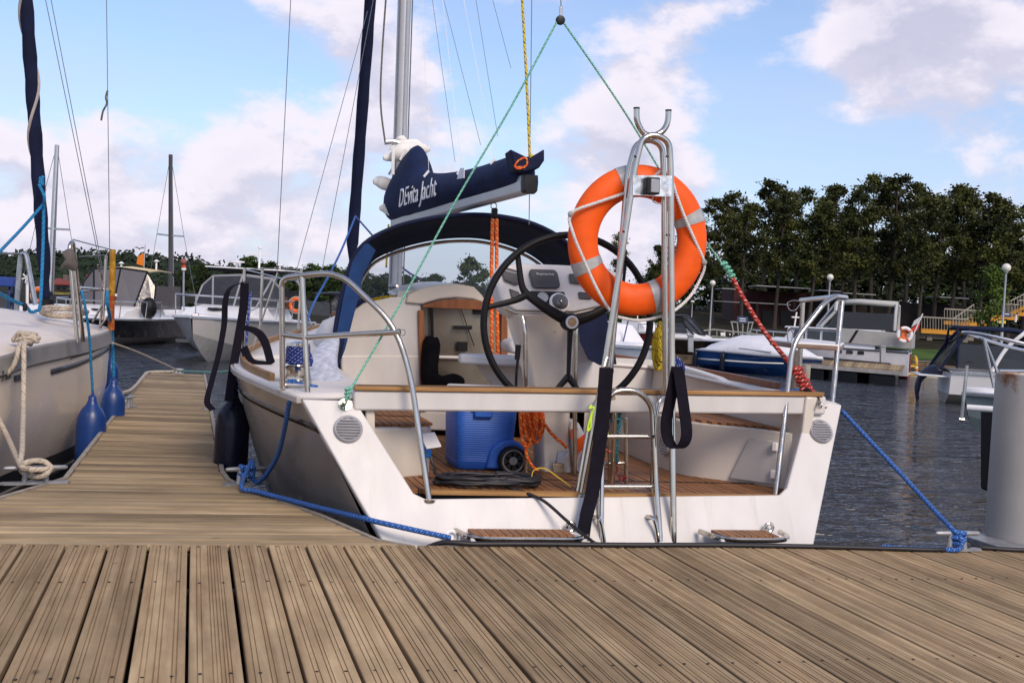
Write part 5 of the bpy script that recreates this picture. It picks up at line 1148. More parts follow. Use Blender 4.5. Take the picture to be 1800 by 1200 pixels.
# ================================================================== fenders
def fender_proto(r, L, mat, name, eye_mat=None):
    """bottle fender hanging from its eye; origin at the eye"""
    o = bpy.data.objects.new(name, None); COL.objects.link(o); o['_o'] = (0, 0, 0); o.empty_display_size = .1
    pr = [(.012, -.005), (.03, -.02), (.032, -.05), (r * .42, -.085), (r * .72, -.125), (r * .93, -.18), (r, -.25), (r, -L + .16), (r * .95, -L + .09), (r * .72, -L + .03), (r * .35, -L), (.02, -L - .02)]
    M = Matrix.Scale(1, 4); MB().lathe(pr, 32, M).build('fender_body', mat, o, smooth=60)
    MB().ring((0, 0, -.012), (1, 0, 0), .022, .011, 20, 8).build('eye', eye_mat or mat, o); return o
fend_blue = pm('blue fender vinyl', (.008, .04, .185), .36, var=.16, vs=5, rv=.1)
fend_navy = pm('navy fender vinyl', (.004, .006, .018), .3, var=.3, vs=6, rv=.08, spec=.3)
fp = fender_proto(.113, 1.0, fend_blue, 'fender'); q = P(163, 692, 9.75); fp.location = q; tag(fp, 'bright blue fender hanging on the left boat nearest the white-roped cleat', 'fender', 'fenders hung between boats and finger')
f2 = copy_tree(fp); q2 = P(200, 664, 11.0); f2.location = q2; f2.scale = (.95, .95, .95); f2['label'] = 'bright blue fender at the far corner of the left boat'
f3 = copy_tree(fp); f3.location = P(196, 622, 11.3); f3.scale = (.6, .6, .7); f3['label'] = 'small blue fender half hidden at the left boat\'s far corner'
bigf = fender_proto(.122, .95, fend_navy, 'fender'); qb = P(412, 683, 8.15); bigf.location = V((qb.x, qb.y, qb.z)); bigf.scale = (.92, 1, 1); tag(bigf, 'big glossy navy fender between finger pier and taupe yacht', 'fender', 'fenders hung between boats and finger')
rope('fender_wrap', [qb + V((.02 * math.sin(i * 1.5), .02 * math.cos(i * 1.5), .10 - i * .007)) for i in range(22)], .011, rb_navy, 'navy rope wound at the neck of the big navy fender', 3)

# ================================================================== sailing boat on the left
DS_ = 1.09
P_near = P
def P(px, py, Y): return P_near(px, py, Y * DS_)
def S_(x, y, z): return V((x * DS_, y * DS_, EYE + (z - EYE) * DS_))
lb_ = thing('sailing_boat', 'beige-hulled sailing boat with grey rubbing strake at the left edge', 'sailboat', (-2.2, 8, 0))
GP = [(0, 626, 7.5), (45, 612, 7.95), (100, 601, 8.55), (150, 592, 9.15), (184, 583, 9.7), (196, 577, 10.0)]
GLp = [S_(-2.35, 5.68, 1.30), S_(-1.95, 5.95, 1.31), S_(-1.6, 6.5, 1.32), S_(-1.37, 7.0, 1.335)] + [P(*q) for q in GP]
GLs = cr(GLp, 3)
def lsec(q, Y, t):
    """starboard section at a gunwale point"""
    ix = lambda d: V((-d, 0, 0))
    return [q, q + ix(.0) + V((0, 0, -.02)), q + ix(-.012 + .0) + V((0, 0, -.12)), q + ix(.01) + V((0, 0, -.14)), V((q.x - .02, q.y, .98)), V((q.x - .05 - .03 * t, q.y - .02 * t, .7)), V((q.x - .10 - .08 * t, q.y - .05 * t, .49))]
secs = [lsec(q, q.y, i / (len(GLs) - 1)) for i, q in enumerate(GLs)]
def port(q): return V((-4.8 - q.x, q.y, q.z))
tr = GLs[-1]
side = [s_[3:] for s_ in secs]
hullL = MB(); 
hullL.loft(side, closed=False, cap=False)
hullL.loft([[port(p) for p in s_[3:]] for s_ in secs], closed=False, cap=False)
endS = secs[-1][3:]; hullL.loft([endS, [V((-2.4, p.y + .12, p.z)) for p in endS], [port(p) for p in endS]], closed=False, cap=False)
hullL.build('hull', gel_hull_l, lb_, smooth=50)
rubm = pm('grey rubbing strake', (.24, .225, .215), .4, var=.12, vs=5)
strk = MB().loft([s_[:4] for s_ in secs], closed=False, cap=False)
strk.loft([[port(p) for p in s_[:4]] for s_ in secs], closed=False, cap=False)
strk.loft([secs[-1][:4], [V((-2.4, p.y + .12, p.z)) for p in secs[-1][:4]], [port(p) for p in secs[-1][:4]]], closed=False, cap=False)
strk.build('rubbing_strake', rubm, lb_, smooth=40, solid=.006)
low = [[s_[-1], V((s_[-1].x - .015, s_[-1].y, .39)), V((s_[-1].x - .18, s_[-1].y - .04, .1)), V((s_[-1].x - .4, s_[-1].y - .1, -.15))] for s_ in secs]
bot = pm('black antifouling', (.012, .011, .012), .5, var=.3)
lowm = MB().loft(low, closed=False, cap=False); lowm.loft([low[-1], [V((-2.4, p.y + .1, p.z)) for p in low[-1]], [port(p) for p in low[-1]]], closed=False, cap=False)
lowm.build('hull_bottom', bot, lb_, smooth=50)
MB().loft([[V((s_[-1].x + .0 - .016, s_[-1].y, .36)), V((s_[-1].x - .045, s_[-1].y, .31))] for s_ in secs], closed=False, cap=False).build('boot_line', rubm, lb_, smooth=50, solid=.006)
def lside(px, py, out=.006):
    """point on the starboard side of this hull along a photo ray"""
    best = None
    for k in range(200):
        Y_ = (7.0 + k * .0155) * DS_; p = P_near(px, py, Y_)
        for a, c in zip(secs, secs[1:]):
            if a[0].y <= Y_ <= c[0].y:
                s = (Y_ - a[0].y) / (c[0].y - a[0].y); row = [u.lerp(w, s) for u, w in zip(a[3:], c[3:])]
                for m, n_ in zip(row, row[1:]):
                    if m.z >= p.z >= n_.z:
                        xs = lerp(m.x, n_.x, (m.z - p.z) / (m.z - n_.z)); d = abs(p.x - xs)
                        if best is None or d < best[0]: best = (d, V((xs + out, Y_, p.z)))
    return best[1] if best else P_near(px, py, 8.7)
dk = pm('dark blue-grey stripe', (.035, .04, .052), .35, var=.2)
pts_u = [(88, 649), (110, 643), (135, 636), (160, 626), (180, 616), (192, 609)]; pts_d = [(88, 658), (110, 652), (135, 644), (160, 633), (180, 622), (192, 614)]
MB().loft([[lside(*a), lside(*c)] for a, c in zip(pts_u, pts_d)], closed=False, cap=False).build('hull_stripe', dk, lb_, smooth=40, solid=.005)
q = [lside(24, 660), lside(39, 656), lside(39, 667), lside(24, 671)]; MB().hexa(q, [p + V((.004, -.002, 0)) for p in q]).build('hull_stripe', dk, lb_, smooth=0)
q = [lside(123, 617), lside(125, 616), lside(124, 629), lside(122, 631)]; MB().hexa(q, [p + V((.004, -.002, 0)) for p in q]).build('hull_mark', dk, lb_, smooth=0)
o0 = lside(1, 674); ox = lside(39, 662) - lside(1, 674); ox.z = 0; oy = V((0, 0, 1))
lettering('R 880', .1, lambda x, y_, z: o0 - ox.normalized() * .05 + V((.012, -.004, 0)) + ox.normalized() * x * .78 + UP * (y_ * 1.05 + .012 + x * .06) + V((.006 + z, 0, 0)), strip_dk, lb_, shear=.15, extrude=.001)
# deck with camber, coachroof front at the left
deckm = pm('cream deck', (.70, .63, .58), .55, var=.05, vs=4, bump=.1, bs=150)
rows = []
for s_ in secs:
    a, c = s_[0], port(s_[0]); rows.append([a.lerp(c, j / 12) + V((0, 0, .16 * (1 - (2 * j / 12 - 1) ** 2))) for j in range(13)])
MB().loft(rows, closed=False, cap=False).build('deck', deckm, lb_, smooth=60, solid=.01)
cr_ = [S_(-1.45, 7.0, 1.42), S_(-1.55, 8.2, 1.50), S_(-1.75, 9.1, 1.54), S_(-2.2, 9.3, 1.56), S_(-2.9, 8.6, 1.5), S_(-2.9, 6.6, 1.4), S_(-1.6, 6.5, 1.4)]
ct = [q.lerp(V((-2.4, 8.3, q.z)), .25) + V((0, 0, .22)) for q in cr_]
MB().hexa(cr_, ct).build('coachroof', gelcoat, lb_, smooth=20, bevel=.03)
wq = [S_(-1.56, 7.3, 1.5), S_(-1.62, 8.0, 1.55), S_(-1.72, 7.9, 1.64), S_(-1.68, 7.3, 1.62)]
MB().hexa([q + V((.012, 0, .01)) for q in wq], [q + V((.03, 0, .02)) for q in wq]).build('cabin_window', black_pl, lb_, smooth=0, bevel=.01)
# pushpit posts at the far corner, rails and yellow-wrapped post
pp = rail([P(136, 602, 8.6), P(127, 500, 8.6), P(122, 432, 8.6), P(128, 424, 8.65), P(133, 470, 8.75), P(146, 600, 8.85)], 'pushpit', lb_, .0165, rad=[.2, .03, .03, .2])
rail([P(181, 562, 9.6), P(186, 455, 9.6)], 'post', pp, .0125); rail([P(176, 578, 9.8), P(183, 500, 9.75), P(187, 450, 9.7)], 'post', pp, .0125)
for a, c in (((163, 566), (180, 535)), ((190, 555), (176, 575))): rail([P(*a, 9.6), P(*c, 9.6)], 'brace', pp, .010)
MB().tube([P(128, 421, 8.65), P(196, 439, 9.75)], .0045, 6).build('lifeline', wirem, pp); MB().tube([P(140, 451, 8.8), P(187, 448, 9.6)], .004, 6).build('lifeline', wirem, pp)
rail([P(140, 506, 9.0), P(195, 510, 9.9)], 'top_rail', pp, .012); rail([P(140, 512, 10.5), P(195, 508, 9.95)], 'top_rail', pp, .010)
yp = MB().tube([P(195, 579, 9.95), P(197, 500, 9.9), P(198, 439, 9.85)], .026, 12).build('wrapped_post', rope_mat('amber strap wrap', (.42, .20, .02), (.50, .30, .05), .4, 12, 2), lb_)
MB().tube([P(196, 580, 9.9), P(195, 545, 9.88), P(197, 520, 9.86)], .027, 12).build('wrapped_post', rope_mat('red strap wrap', (.36, .07, .02), (.40, .16, .03), .4, 12, 2), lb_)
wire(P(183, 500, 9.7), P(76, -20, 9.4), .0035, 'backstay', wirem, lb_); wire(P(186, 503, 9.8), P(86, -20, 9.5), .0035, 'backstay', wirem, lb_)
for a in ((172, 465), (176, 480), (180, 495)): MB().tube([P(a[0], a[1], 9.6), P(a[0] + 3.2, a[1] + 13, 9.65)], .008, 6).build('turnbuckle', steel, lb_)
wire(P(193, 460, 9.8), P(187, -20, 9.6), .0035, 'backstay', wirem, lb_)
MB().tube(cr([P(189, 160, 9.65), P(186, 172, 9.63), P(188, 182, 9.63), P(181, 196, 9.62), P(178, 212, 9.62)], 4), .009, 6).build('rope_end', rope_mat('frayed end', (.14, .13, .10), (.04, .04, .04), .4, 30), lb_)
cl = pm('grey wrap cloth', (.10, .085, .078), .9, var=.25, vs=14, bump=.5, bs=30)
cpx = [(105, 443), (120, 434), (132, 437), (133, 452), (140, 468), (136, 478), (124, 477), (118, 470), (104, 477), (103, 470), (114, 458), (112, 450)]
q = [P(a, c, 8.55) for a, c in cpx]; cc = sum(q, V()) / len(q)
MB().loft([[cc.lerp(p, .2) + V((0, -.03, 0)) for p in q], [p + V((0, -.02 * (i % 2), 0)) for i, p in enumerate(q)], [p + V((0, .05, 0)) for p in q]]).build('wrap_cloth', cl, lb_, smooth=40, sub=1)
# furled sail with spiral white edge, its sheets
f0, f1 = P(82, 528, 9.6), P(43, -40, 9.0); fpth = [f0.lerp(f1, i / 30) for i in range(31)]
fs = MB().tube(fpth, [.03 if i < 3 else (.05 * (1 + .08 * math.sin(i * 1.7))) for i in range(31)], 14).build('furled_sail', navy, lb_, smooth=70)
spir = []
for i in range(60):
    t = .36 + .64 * i / 59; c = f0.lerp(f1, t); a = t * 17 + .8; spir.append(c + V((math.cos(a) * .053, math.sin(a) * .053, 0)))
MB().tube(spir, .012, 6).build('sail_edge', pm('cream sail edge', (.42, .36, .33), .8, var=.2), fs)
MB().lathe([(.03, 0), (.06, .01), (.06, .06), (.03, .08)], 16, Matrix.Translation(f0 - V((0, 0, .05)))).build('furler_drum', black_pl, fs)
cyan_r = rope_mat('turquoise sheet', (.01, .16, .36), (.08, .32, .5), .25, 45)
rope('jib_sheet', [P(77, 358, 9.3), P(40, 400, 9.0), P(-10, 452, 8.6)], .012, cyan_r, 'turquoise sheet running off the left edge from the furled sail', 4)
rope('jib_sheet', [P(77, 358, 9.3), P(76, 420, 9.25), P(73, 500, 9.1), P(70, 540, 9.0), P(64, 546, 8.95), P(54, 548, 8.9), P(45, 538, 8.85), P(20, 527, 8.7), P(-10, 510, 8.4)], .013, cyan_r, 'turquoise sheet hanging beside the furled sail to the deck block', 4)
rope('sail_tie', [P(73 + 4 * math.sin(i * 1.6), 311 + i * 1.0, 9.24) for i in range(16)] + [P(78, 345, 9.2), P(77, 360, 9.25)], .012, cyan_r, 'turquoise tie knotted round the furled sail', 3)
blkm = MB().box(P(44, 540, 8.8), .03, .05, .06); tag(blkm.build('deck_block', black_pl, bevel=.01, origin=P(44, 545, 8.8)), 'black deck block under the turquoise sheet', 'pulley')
rr = random.Random(6)
rope('rope_coil', [P(112 + 40 * math.cos(i * .7) * rr.uniform(.8, 1.05) + rr.uniform(-4, 4), 548 + 7 * math.sin(i * .7) + rr.uniform(-3, 3) + (112 - 112) * 0, 9.5 + .2 * math.sin(i * .7)) for i in range(52)], .016, tan_r, 'tan rope coiled loosely on the left boat\'s deck', 3, cat='rope coil')
# white-tan mooring rope: bow knot, down to the finger cleat, figure of eight
kn = P(42, 602, 7.85); ck = CL_L + V((0, 0, .09))
wr = [ck + V((.075 * math.cos(a), .02 * math.sin(2 * a) - .03, .045 * math.sin(a))) for a in [i * .45 for i in range(32)]]
rope('mooring_line', [kn + V((.04, .02, -.01)), P(43, 605, 7.65), P(42, 640, 7.55), P(41, 720, 7.35), P_near(39, 790, 7.25), P_near(38, 822, 7.05)] + wr, .0165, tan_r, 'tan rope from the left boat down to the finger cleat with round loops', 5)
rope('mooring_line', [kn + V((-.02, .0, -.01)), P(34, 608, 7.65), P(27, 636, 7.6), P(14, 655, 7.6), P(-8, 668, 7.6)], .0165, tan_r, 'tan rope sagging off the left edge below the deck knot', 5)
rope('mooring_line', [P(-8, 725, 7.4), P(12, 765, 7.25), P_near(30, 805, 7.2), P_near(40, 822, 7.0), ck + V((-.03, -.02, 0))], .0165, tan_r, 'tan rope slanting from the left edge into the finger cleat', 5)
rope('rope_knot', [kn + V((.07 * math.cos(i * .8) + rr.uniform(-.03, .03), .03 * math.sin(i * .8), .03 + rr.uniform(-.02, .04))) for i in range(26)], .0155, tan_r, 'tan rope knot heaped on the left boat\'s deck edge', 4, cat='knot')
rope('fender_line', [P(143, 512, 8.8), P(148, 530, 8.75), P(157, 590, 8.85), P(160, 640, 8.9), P(163, 691, 8.945)], .010, cyan_r, 'turquoise line holding the nearer blue fender', 4)
rope('fender_line', [P(188, 512, 9.6), P(190, 540, 9.6), P(197, 580, 10.05), P(199, 630, 10.08), P(200, 663, 10.09)], .014, cyan_r, 'turquoise line holding the far blue fender', 4)
P = P_near
rope('mooring_line', [P(198, 603, 10.8), P(240, 618, 12.3), P(290, 640, 15), P(315, 652, 16.3)], .010, tan_r, 'pale line from the left boat to the end of the finger', 4)
rope('mooring_line', [P(315, 652, 16.3), P(330, 652, 15.5), P(350, 653, 14), P(376, 654, 12.5), P(420, 650, 10.5)], .008, green_r, 'thin green line from the finger end to the taupe yacht', 4)
rope('edge_rope', [P(216, 690, 12.6), P(228, 686, 13), P(240, 676, 14), P(253, 660, 15.8), P(262, 654, 16.5), P(300, 653, 16.6), P(312, 653, 16.5)], .018, tan_r, 'pale rope along the far end of the finger pier', 5)
# ================================================================== the far side of the basin: land, quay, hills
def G(u, v, z=0.0): return RT * u + FW * v + V((0, 0, z))        # right of / ahead of the viewpoint
QD = 46.5
def land_z(u, v):
    d = v - QD
    z = .62 + .012 * min(d, 12) + (0.030 * max(0, d - 10) if u > 5 else .006 * max(0, d - 10))
    if u > 5: z = min(z, 3.2)
    else: z = min(z, 1.6)
    return z
litter = pm('dark woodland floor', (.030, .026, .016), .95, var=.5, vs=.6, bump=.6, bs=12, det=9, spec=.05)  # leaf litter, darkened to hold the shade under the trees
grass = pm('mown grass', (.060, .100, .020), .9, var=.45, vs=.8, bump=.6, bs=30, det=9, spec=.1)
us = [-260, -160, -90, -60, -40, -28, -18, -10, -4, 0, 4, 6, 9, 12, 16, 20, 24, 28, 32, 38, 46, 60, 90, 160, 300]; vs_ = [QD, 47.5, 49, 52, 56, 60, 66, 74, 84, 100, 130, 200, 400, 900]
MB().loft([[G(u, v, land_z(u, v) - (.0 if v > QD else .0)) for u in us] for v in vs_], closed=False, cap=False).build('ground', litter, smooth=60, kind='structure')
lu = [6.5, 9, 12, 16, 20, 24, 28, 32, 38, 46, 60, 80]; lv_ = [47.0, 49, 52, 56, 59]
MB().loft([[G(u, v + (1.2 * math.sin(u * .7) if v > 58 else 0), land_z(u, v) + .05) for u in lu] for v in lv_], closed=False, cap=False).build('lawn', grass, smooth=60, kind='structure')
qm = wood_mat('quay timber', (.10, .068, .042), (.21, .155, .10), 0, 8, .85, rand=.1)
qc = pm('quay concrete', (.36, .32, .26), .85, var=.3, vs=2.0, bump=.3, bs=12)
quay = thing('quay', 'timber-faced concrete quay wall along the far side of the basin', 'quay', G(20, QD, 0))
for i in range(-14, 22):
    u0, u1 = i * 4.0, i * 4.0 + 3.98
    MB().hexa([G(u0, QD - .3, -.6), G(u1, QD - .3, -.6), G(u1, QD + .2, -.6), G(u0, QD + .2, -.6)], [G(u0, QD - .3, .28), G(u1, QD - .3, .28), G(u1, QD + .2, .28), G(u0, QD + .2, .28)]).build('wall_block', qc, quay, smooth=0)
    MB().hexa([G(u0, QD - .45, .29), G(u1, QD - .45, .29), G(u1, QD - .1, .29), G(u0, QD - .1, .29)], [G(u0, QD - .45, .60), G(u1, QD - .45, .60), G(u1, QD - .1, .60), G(u0, QD - .1, .60)]).build('fender_beam', qm, quay, smooth=0)
    if i % 2 == 0: MB().box(G(u0 + 1.5, QD - .55, .1), .3, .25, 1.1, Matrix.Rotation(math.atan2(RT.y, RT.x), 3, 'Z')).build('fender_post', beam_wood, quay, smooth=0)
path_m = pm('pale paving', (.30, .26, .22), .9, var=.2, vs=2.0)
MB().loft([[G(u, v, land_z(u, v) + .02 if v > QD + .1 else .625) for u in us] for v in (QD - .08, 47.6, 49.4)], closed=False, cap=False).build('path', path_m, smooth=60, kind='structure')
# distant wooded hills on the left
def hill_obj(name, u0, u1, v, hfun, mat, seed, step=3.0, r=(3, 5.5)):
    rg_ = random.Random(seed); mb = MB()
    n = int((u1 - u0) / step)
    ridge = [G(u0 + (u1 - u0) * i / n, v, hfun(u0 + (u1 - u0) * i / n)) for i in range(n + 1)]
    mb.loft([[q - V((0, 0, q.z)) - FW * 45 for q in ridge], [q - V((0, 0, q.z * .45)) - FW * 22 for q in ridge], ridge, [q + FW * 60 - V((0, 0, q.z)) for q in ridge]], closed=False, cap=False)
    o = mb.build(name, mat, smooth=60, kind='structure'); return o
woodm = pm('far wood', (.026, .040, .022), .95, var=.55, vs=.12, det=9, spec=.05)
hf = lambda u: 1.845 + (500 - (452 + 10 * math.sin(u * .021 + 1) + 5 * math.sin(u * .057) + .032 * max(0, u + 230))) * 420 / 2100
hill_obj('hills', -420, 120, 420, lambda u: hf(u) - 2.0, woodm, 1)
def blob_wood(name, label, uv, rr_, mat, seed, dens):
    rg_ = random.Random(seed); mb = MB()
    for (q, r) in uv:
        n, m = 6, 7; b = len(mb.v); ph = rg_.uniform(0, 6)
        for i in range(n + 1):
            for j in range(m):
                a = math.pi * i / n; c = 2 * math.pi * j / m + ph; k = r * rg_.uniform(.78, 1.12)
                mb.v.append(q + V((math.sin(a) * math.cos(c) * k, math.sin(a) * math.sin(c) * k, math.cos(a) * k * .85)))
        for i in range(n):
            for j in range(m): mb.face((b + i * m + j, b + i * m + (j + 1) % m, b + (i + 1) * m + (j + 1) % m, b + (i + 1) * m + j))
    o = mb.build(name, mat, smooth=80, kind='stuff'); o['label'] = label; o['category'] = 'woodland'; return o
rg_ = random.Random(12); lv = MB()
for i in range(1500):
    u = rg_.uniform(-400, 110); dv = rg_.uniform(-42, 4); t = max(0, min(1, (dv + 45) / 45)); hh = hf(u) - 2.0
    z = hh * (t / .5) * .55 if t < .5 else hh * (.55 + (t - .5) / .5 * .45)
    c = G(u, 420 + dv, z + .6); r = rg_.uniform(1.2, 2.6)
    for k in range(16):
        q = c + V((rg_.gauss(0, .55), rg_.gauss(0, .55), rg_.gauss(0, .42))) * r; s_ = rg_.uniform(.5, 1.1)
        u_ = V((rg_.gauss(0, 1), rg_.gauss(0, 1), rg_.gauss(0, 1))).normalized(); w_ = u_.orthogonal().normalized(); bb = len(lv.v)
        lv.v += [q - u_ * s_, q + w_ * s_ * .7, q + u_ * s_, q - w_ * s_ * .7]; lv.f.append((bb, bb + 1, bb + 2, bb + 3)); lv.uv.append(None)
o = lv.build('far_woodland', pm('far wood leaf', (.030, .042, .028), .95, var=.5, vs=.10, det=8, spec=.05), smooth=0, kind='stuff'); o['label'] = 'dark wooded ridge along the left horizon'; o['category'] = 'woodland'
# ================================================================== trees
leaf_dark = None
def leaf_mat(name, a, c, rnd=.25):
    m, nt, b = _base(name); N, L = nt.nodes, nt.links
    oi = N.new('ShaderNodeObjectInfo'); geo = N.new('ShaderNodeNewGeometry')
    n = N.new('ShaderNodeTexNoise'); n.inputs['Scale'].default_value = .55; n.inputs['Detail'].default_value = 5; L.new(geo.outputs['Position'], n.inputs['Vector'])
    mx = N.new('ShaderNodeMix'); mx.data_type = 'RGBA'; mx.inputs[6].default_value = (*a, 1); mx.inputs[7].default_value = (*c, 1)
    mr = N.new('ShaderNodeMapRange'); mr.inputs['From Min'].default_value = .35; mr.inputs['From Max'].default_value = .68; L.new(n.outputs['Fac'], mr.inputs['Value']); L.new(mr.outputs[0], mx.inputs['Factor'])
    hs = N.new('ShaderNodeHueSaturation'); m2 = N.new('ShaderNodeMapRange'); m2.inputs['To Min'].default_value = 1 - rnd; m2.inputs['To Max'].default_value = 1 + rnd
    L.new(oi.outputs['Random'], m2.inputs['Value']); L.new(m2.outputs[0], hs.inputs['Value']); L.new(mx.outputs[2], hs.inputs['Color']); L.new(hs.outputs[0], b.inputs['Base Color'])
    b.inputs['Roughness'].default_value = .65; b.inputs['Specular IOR Level'].default_value = .2
    return m
LEAF_P = leaf_mat('dark pine and alder leaf', (.013, .018, .005), (.092, .098, .022), .32)
LEAF_M = leaf_mat('mid green leaf', (.022, .040, .010), (.055, .085, .020))
LEAF_Y = leaf_mat('light green leaf', (.05, .085, .012), (.10, .15, .025))
BARK = pm('dark bark', (.035, .026, .021), .9, var=.35, vs=3, bump=.6, bs=14)
def tree_proto(name, H, cr0, cw, nl, seed, leaf, lean=0.04, clumps=34, lsize=.26, shape='oval', tr=.2):
    rg_ = random.Random(seed); root = bpy.data.objects.new(name, None); COL.objects.link(root); root['_o'] = (0, 0, 0); root.empty_display_size = .5
    bx_, by_ = rg_.uniform(-lean, lean), rg_.uniform(-lean, lean); wob = rg_.uniform(0, 6)
    def tp(t): return V((bx_ * H * t + .12 * math.sin(t * 5 + wob), by_ * H * t + .1 * math.cos(t * 4 + wob), H * t))
    mb = MB(); n = 12
    mb.tube([tp(i / n) for i in range(n + 1)], [tr * (1 - .85 * (i / n)) * (1.35 if i == 0 else 1) for i in range(n + 1)], 7)
    cl = []
    for i in range(clumps):
        t = cr0 + (1 - cr0) * ((i + rg_.random()) / clumps) ** .9
        a = rg_.uniform(0, 2 * math.pi); s = (t - cr0) / (1 - cr0)
        wdt = cw * (math.sin(math.pi * min(1, s * .82 + .14)) ** .7 if shape == 'oval' else (1 - .75 * s)) * rg_.uniform(.45, 1.05)
        b0 = tp(max(t - .06, cr0 * .8)); e = tp(t) + V((math.cos(a) * wdt, math.sin(a) * wdt, wdt * rg_.uniform(.0, .35)))
        mb.tube([b0, b0.lerp(e, .5) + V((0, 0, .08 * wdt)), e], [tr * .3 * (1 - .6 * s), tr * .2 * (1 - .6 * s), .02], 5)
        cl.append((e, rg_.uniform(.55, 1.15) * (.8 + .35 * (1 - s)))); 
        if rg_.random() < .6: cl.append((b0.lerp(e, .6) + V((0, 0, .2)), rg_.uniform(.5, .9)))
    cl.append((tp(1.0), .6))
    mb.build('trunk', BARK, root, smooth=60)
    lv = MB(); per = nl // len(cl)
    for c, r in cl:
        for k in range(per):
            d = V((rg_.gauss(0, 1), rg_.gauss(0, 1), rg_.gauss(0, .62))); 
            q = c + d * (r * (.40 if rg_.random() < .78 else .72)); s = lsize * rg_.uniform(.55, 1.25)
            u = V((rg_.gauss(0, 1), rg_.gauss(0, 1), rg_.gauss(0, .7))).normalized(); w = u.orthogonal().normalized(); w = Quaternion(u, rg_.uniform(0, 6.28)) @ w
            b = len(lv.v); lv.v += [q - u * s, q + w * s * .5, q + u * s, q - w * s * .5]; lv.f.append((b, b + 1, b + 2, b + 3)); lv.uv.append(None)
    lv.build('crown', leaf, root, smooth=0)
    return root
T = [tree_proto('alder_tree', 15.0, .40, 2.6, 6400, s, LEAF_P, .06, 36, .20, 'oval', .26) for s in (11, 12, 13, 14, 15)]
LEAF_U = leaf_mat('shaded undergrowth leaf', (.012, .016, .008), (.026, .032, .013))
TB = [tree_proto('broadleaf_tree', 8.0, .12, 3.2, 5200, s, LEAF_M, .03, 36, .27, 'oval', .2) for s in (21, 22, 23)]
TY = tree_proto('young_tree', 7.0, .2, 1.7, 1900, 31, LEAF_Y, .03, 22, .2, 'oval', .1)
ORD = 'first second third fourth fifth sixth seventh eighth ninth tenth eleventh twelfth thirteenth fourteenth fifteenth sixteenth seventeenth eighteenth nineteenth twentieth twenty-first twenty-second twenty-third twenty-fourth twenty-fifth twenty-sixth twenty-seventh twenty-eighth'.split()
def place_tree(proto, px, dep, ytop, label, group, used, H, ws=1.0):
    u = (px - 900) / FPX * dep; base = B(px, 580, dep); base = V((base.x, base.y, 0)); uu = base.dot(RT); vv = base.dot(FW); gz = land_z(uu, vv)
    top = B(px, ytop, dep).z; s = (top - gz) / H
    o = proto if proto.name not in used else copy_tree(proto); used.add(proto.name)
    o.location = V((base.x, base.y, gz - .1)); o.scale = (s * ws, s * ws, s); o.rotation_euler = (0, 0, random.Random(int(px * 7 + dep)).uniform(0, 6.28)); tag(o, label, 'tree', group); return o
used = set()
grove = [(1150, 92, 438, 0, .9), (1182, 88, 418, 1, .9), (1215, 84, 372, 2, 1.0), (1252, 78, 352, 3, 1.0), (1285, 96, 350, 4, 1.0), (1300, 74, 345, 0, 1.0), (1335, 88, 331, 1, 1.05), (1362, 76, 338, 2, .9), (1392, 92, 333, 3, 1.0), (1420, 75, 338, 4, 1.0),
         (1450, 84, 330, 0, 1.0), (1478, 95, 345, 1, 1.0), (1502, 74, 332, 2, .95), (1532, 86, 321, 3, 1.0), (1560, 77, 318, 4, 1.1), (1590, 92, 324, 0, 1.0), (1612, 72, 335, 1, .9), (1642, 84, 330, 2, 1.1), (1668, 75, 337, 3, 1.0), (1692, 94, 330, 4, 1.0),
         (1722, 78, 334, 0, 1.0), (1748, 88, 340, 1, 1.0), (1772, 73, 348, 2, 1.0), (1800, 84, 346, 3, 1.1), (1835, 78, 340, 4, 1.0), (1880, 86, 335, 0, 1.0), (1930, 80, 338, 1, 1.1)]
for k, (px, dep, yt, pi, ws) in enumerate(grove):
    place_tree(T[pi], px, dep, yt + random.Random(k * 5 + 1).uniform(-12, 22), 'tall dark alder, %s from the left in the right-hand grove' % ORD[k], 'tall trees of the grove on the right shore', used, 15.0, ws)
for k, (px, dep, yt, pi, ws) in enumerate([(1150, 110, 470, 0, 1.2), (1215, 112, 455, 1, 1.2), (1290, 112, 450, 2, 1.2), (1370, 114, 440, 0, 1.3), (1455, 112, 440, 1, 1.3), (1540, 114, 430, 2, 1.3), (1625, 112, 440, 0, 1.3), (1710, 114, 440, 1, 1.3), (1795, 112, 440, 2, 1.3), (1880, 112, 440, 0, 1.3)]):
    place_tree(TB[pi], px, dep, yt, 'low dark tree behind the right grove, %s from the left' % ORD[k], 'undergrowth trees behind the right grove', used, 8.0, ws * 1.1)
for k, (px, dep, yt, pi, ws) in enumerate([(318, 100, 476, 0, 1.0), (350, 92, 466, 1, .9), (395, 88, 470, 2, 1.1), (432, 90, 453, 0, 1.1), (470, 92, 462, 1, 1.0), (505, 90, 470, 2, 1.0), (545, 92, 466, 0, 1.0), (580, 90, 468, 1, 1.0), (625, 92, 482, 2, 1.0), (660, 90, 488, 0, 1.0), (710, 94, 485, 1, 1.0), (760, 92, 482, 2, 1.0), (822, 84, 456, 0, .8), (870, 96, 490, 1, 1.0), (930, 92, 488, 2, 1.0), (980, 94, 492, 0, 1.0), (1040, 92, 500, 1, 1.0), (1090, 92, 495, 2, 1.0)]):
    place_tree(TB[pi], px, dep, yt, 'rounded green tree, %s from the left in the belt beyond the moorings' % ORD[k], 'rounded trees in the belt beyond the left moorings', used, 8.0, ws)
o = place_tree(TY, 1737, 66, 470, 'slender light green young tree beside the right lamp post', None, used, 7.0, .9)
o = place_tree(TY, 368, 84, 492, 'pale green young tree in front of the left tree belt', None, used, 7.0, 1.4)
o = place_tree(T[2], 1076, 80, 408, 'thin airy tree seen through the lifebuoy', None, used, 15.0, .7)
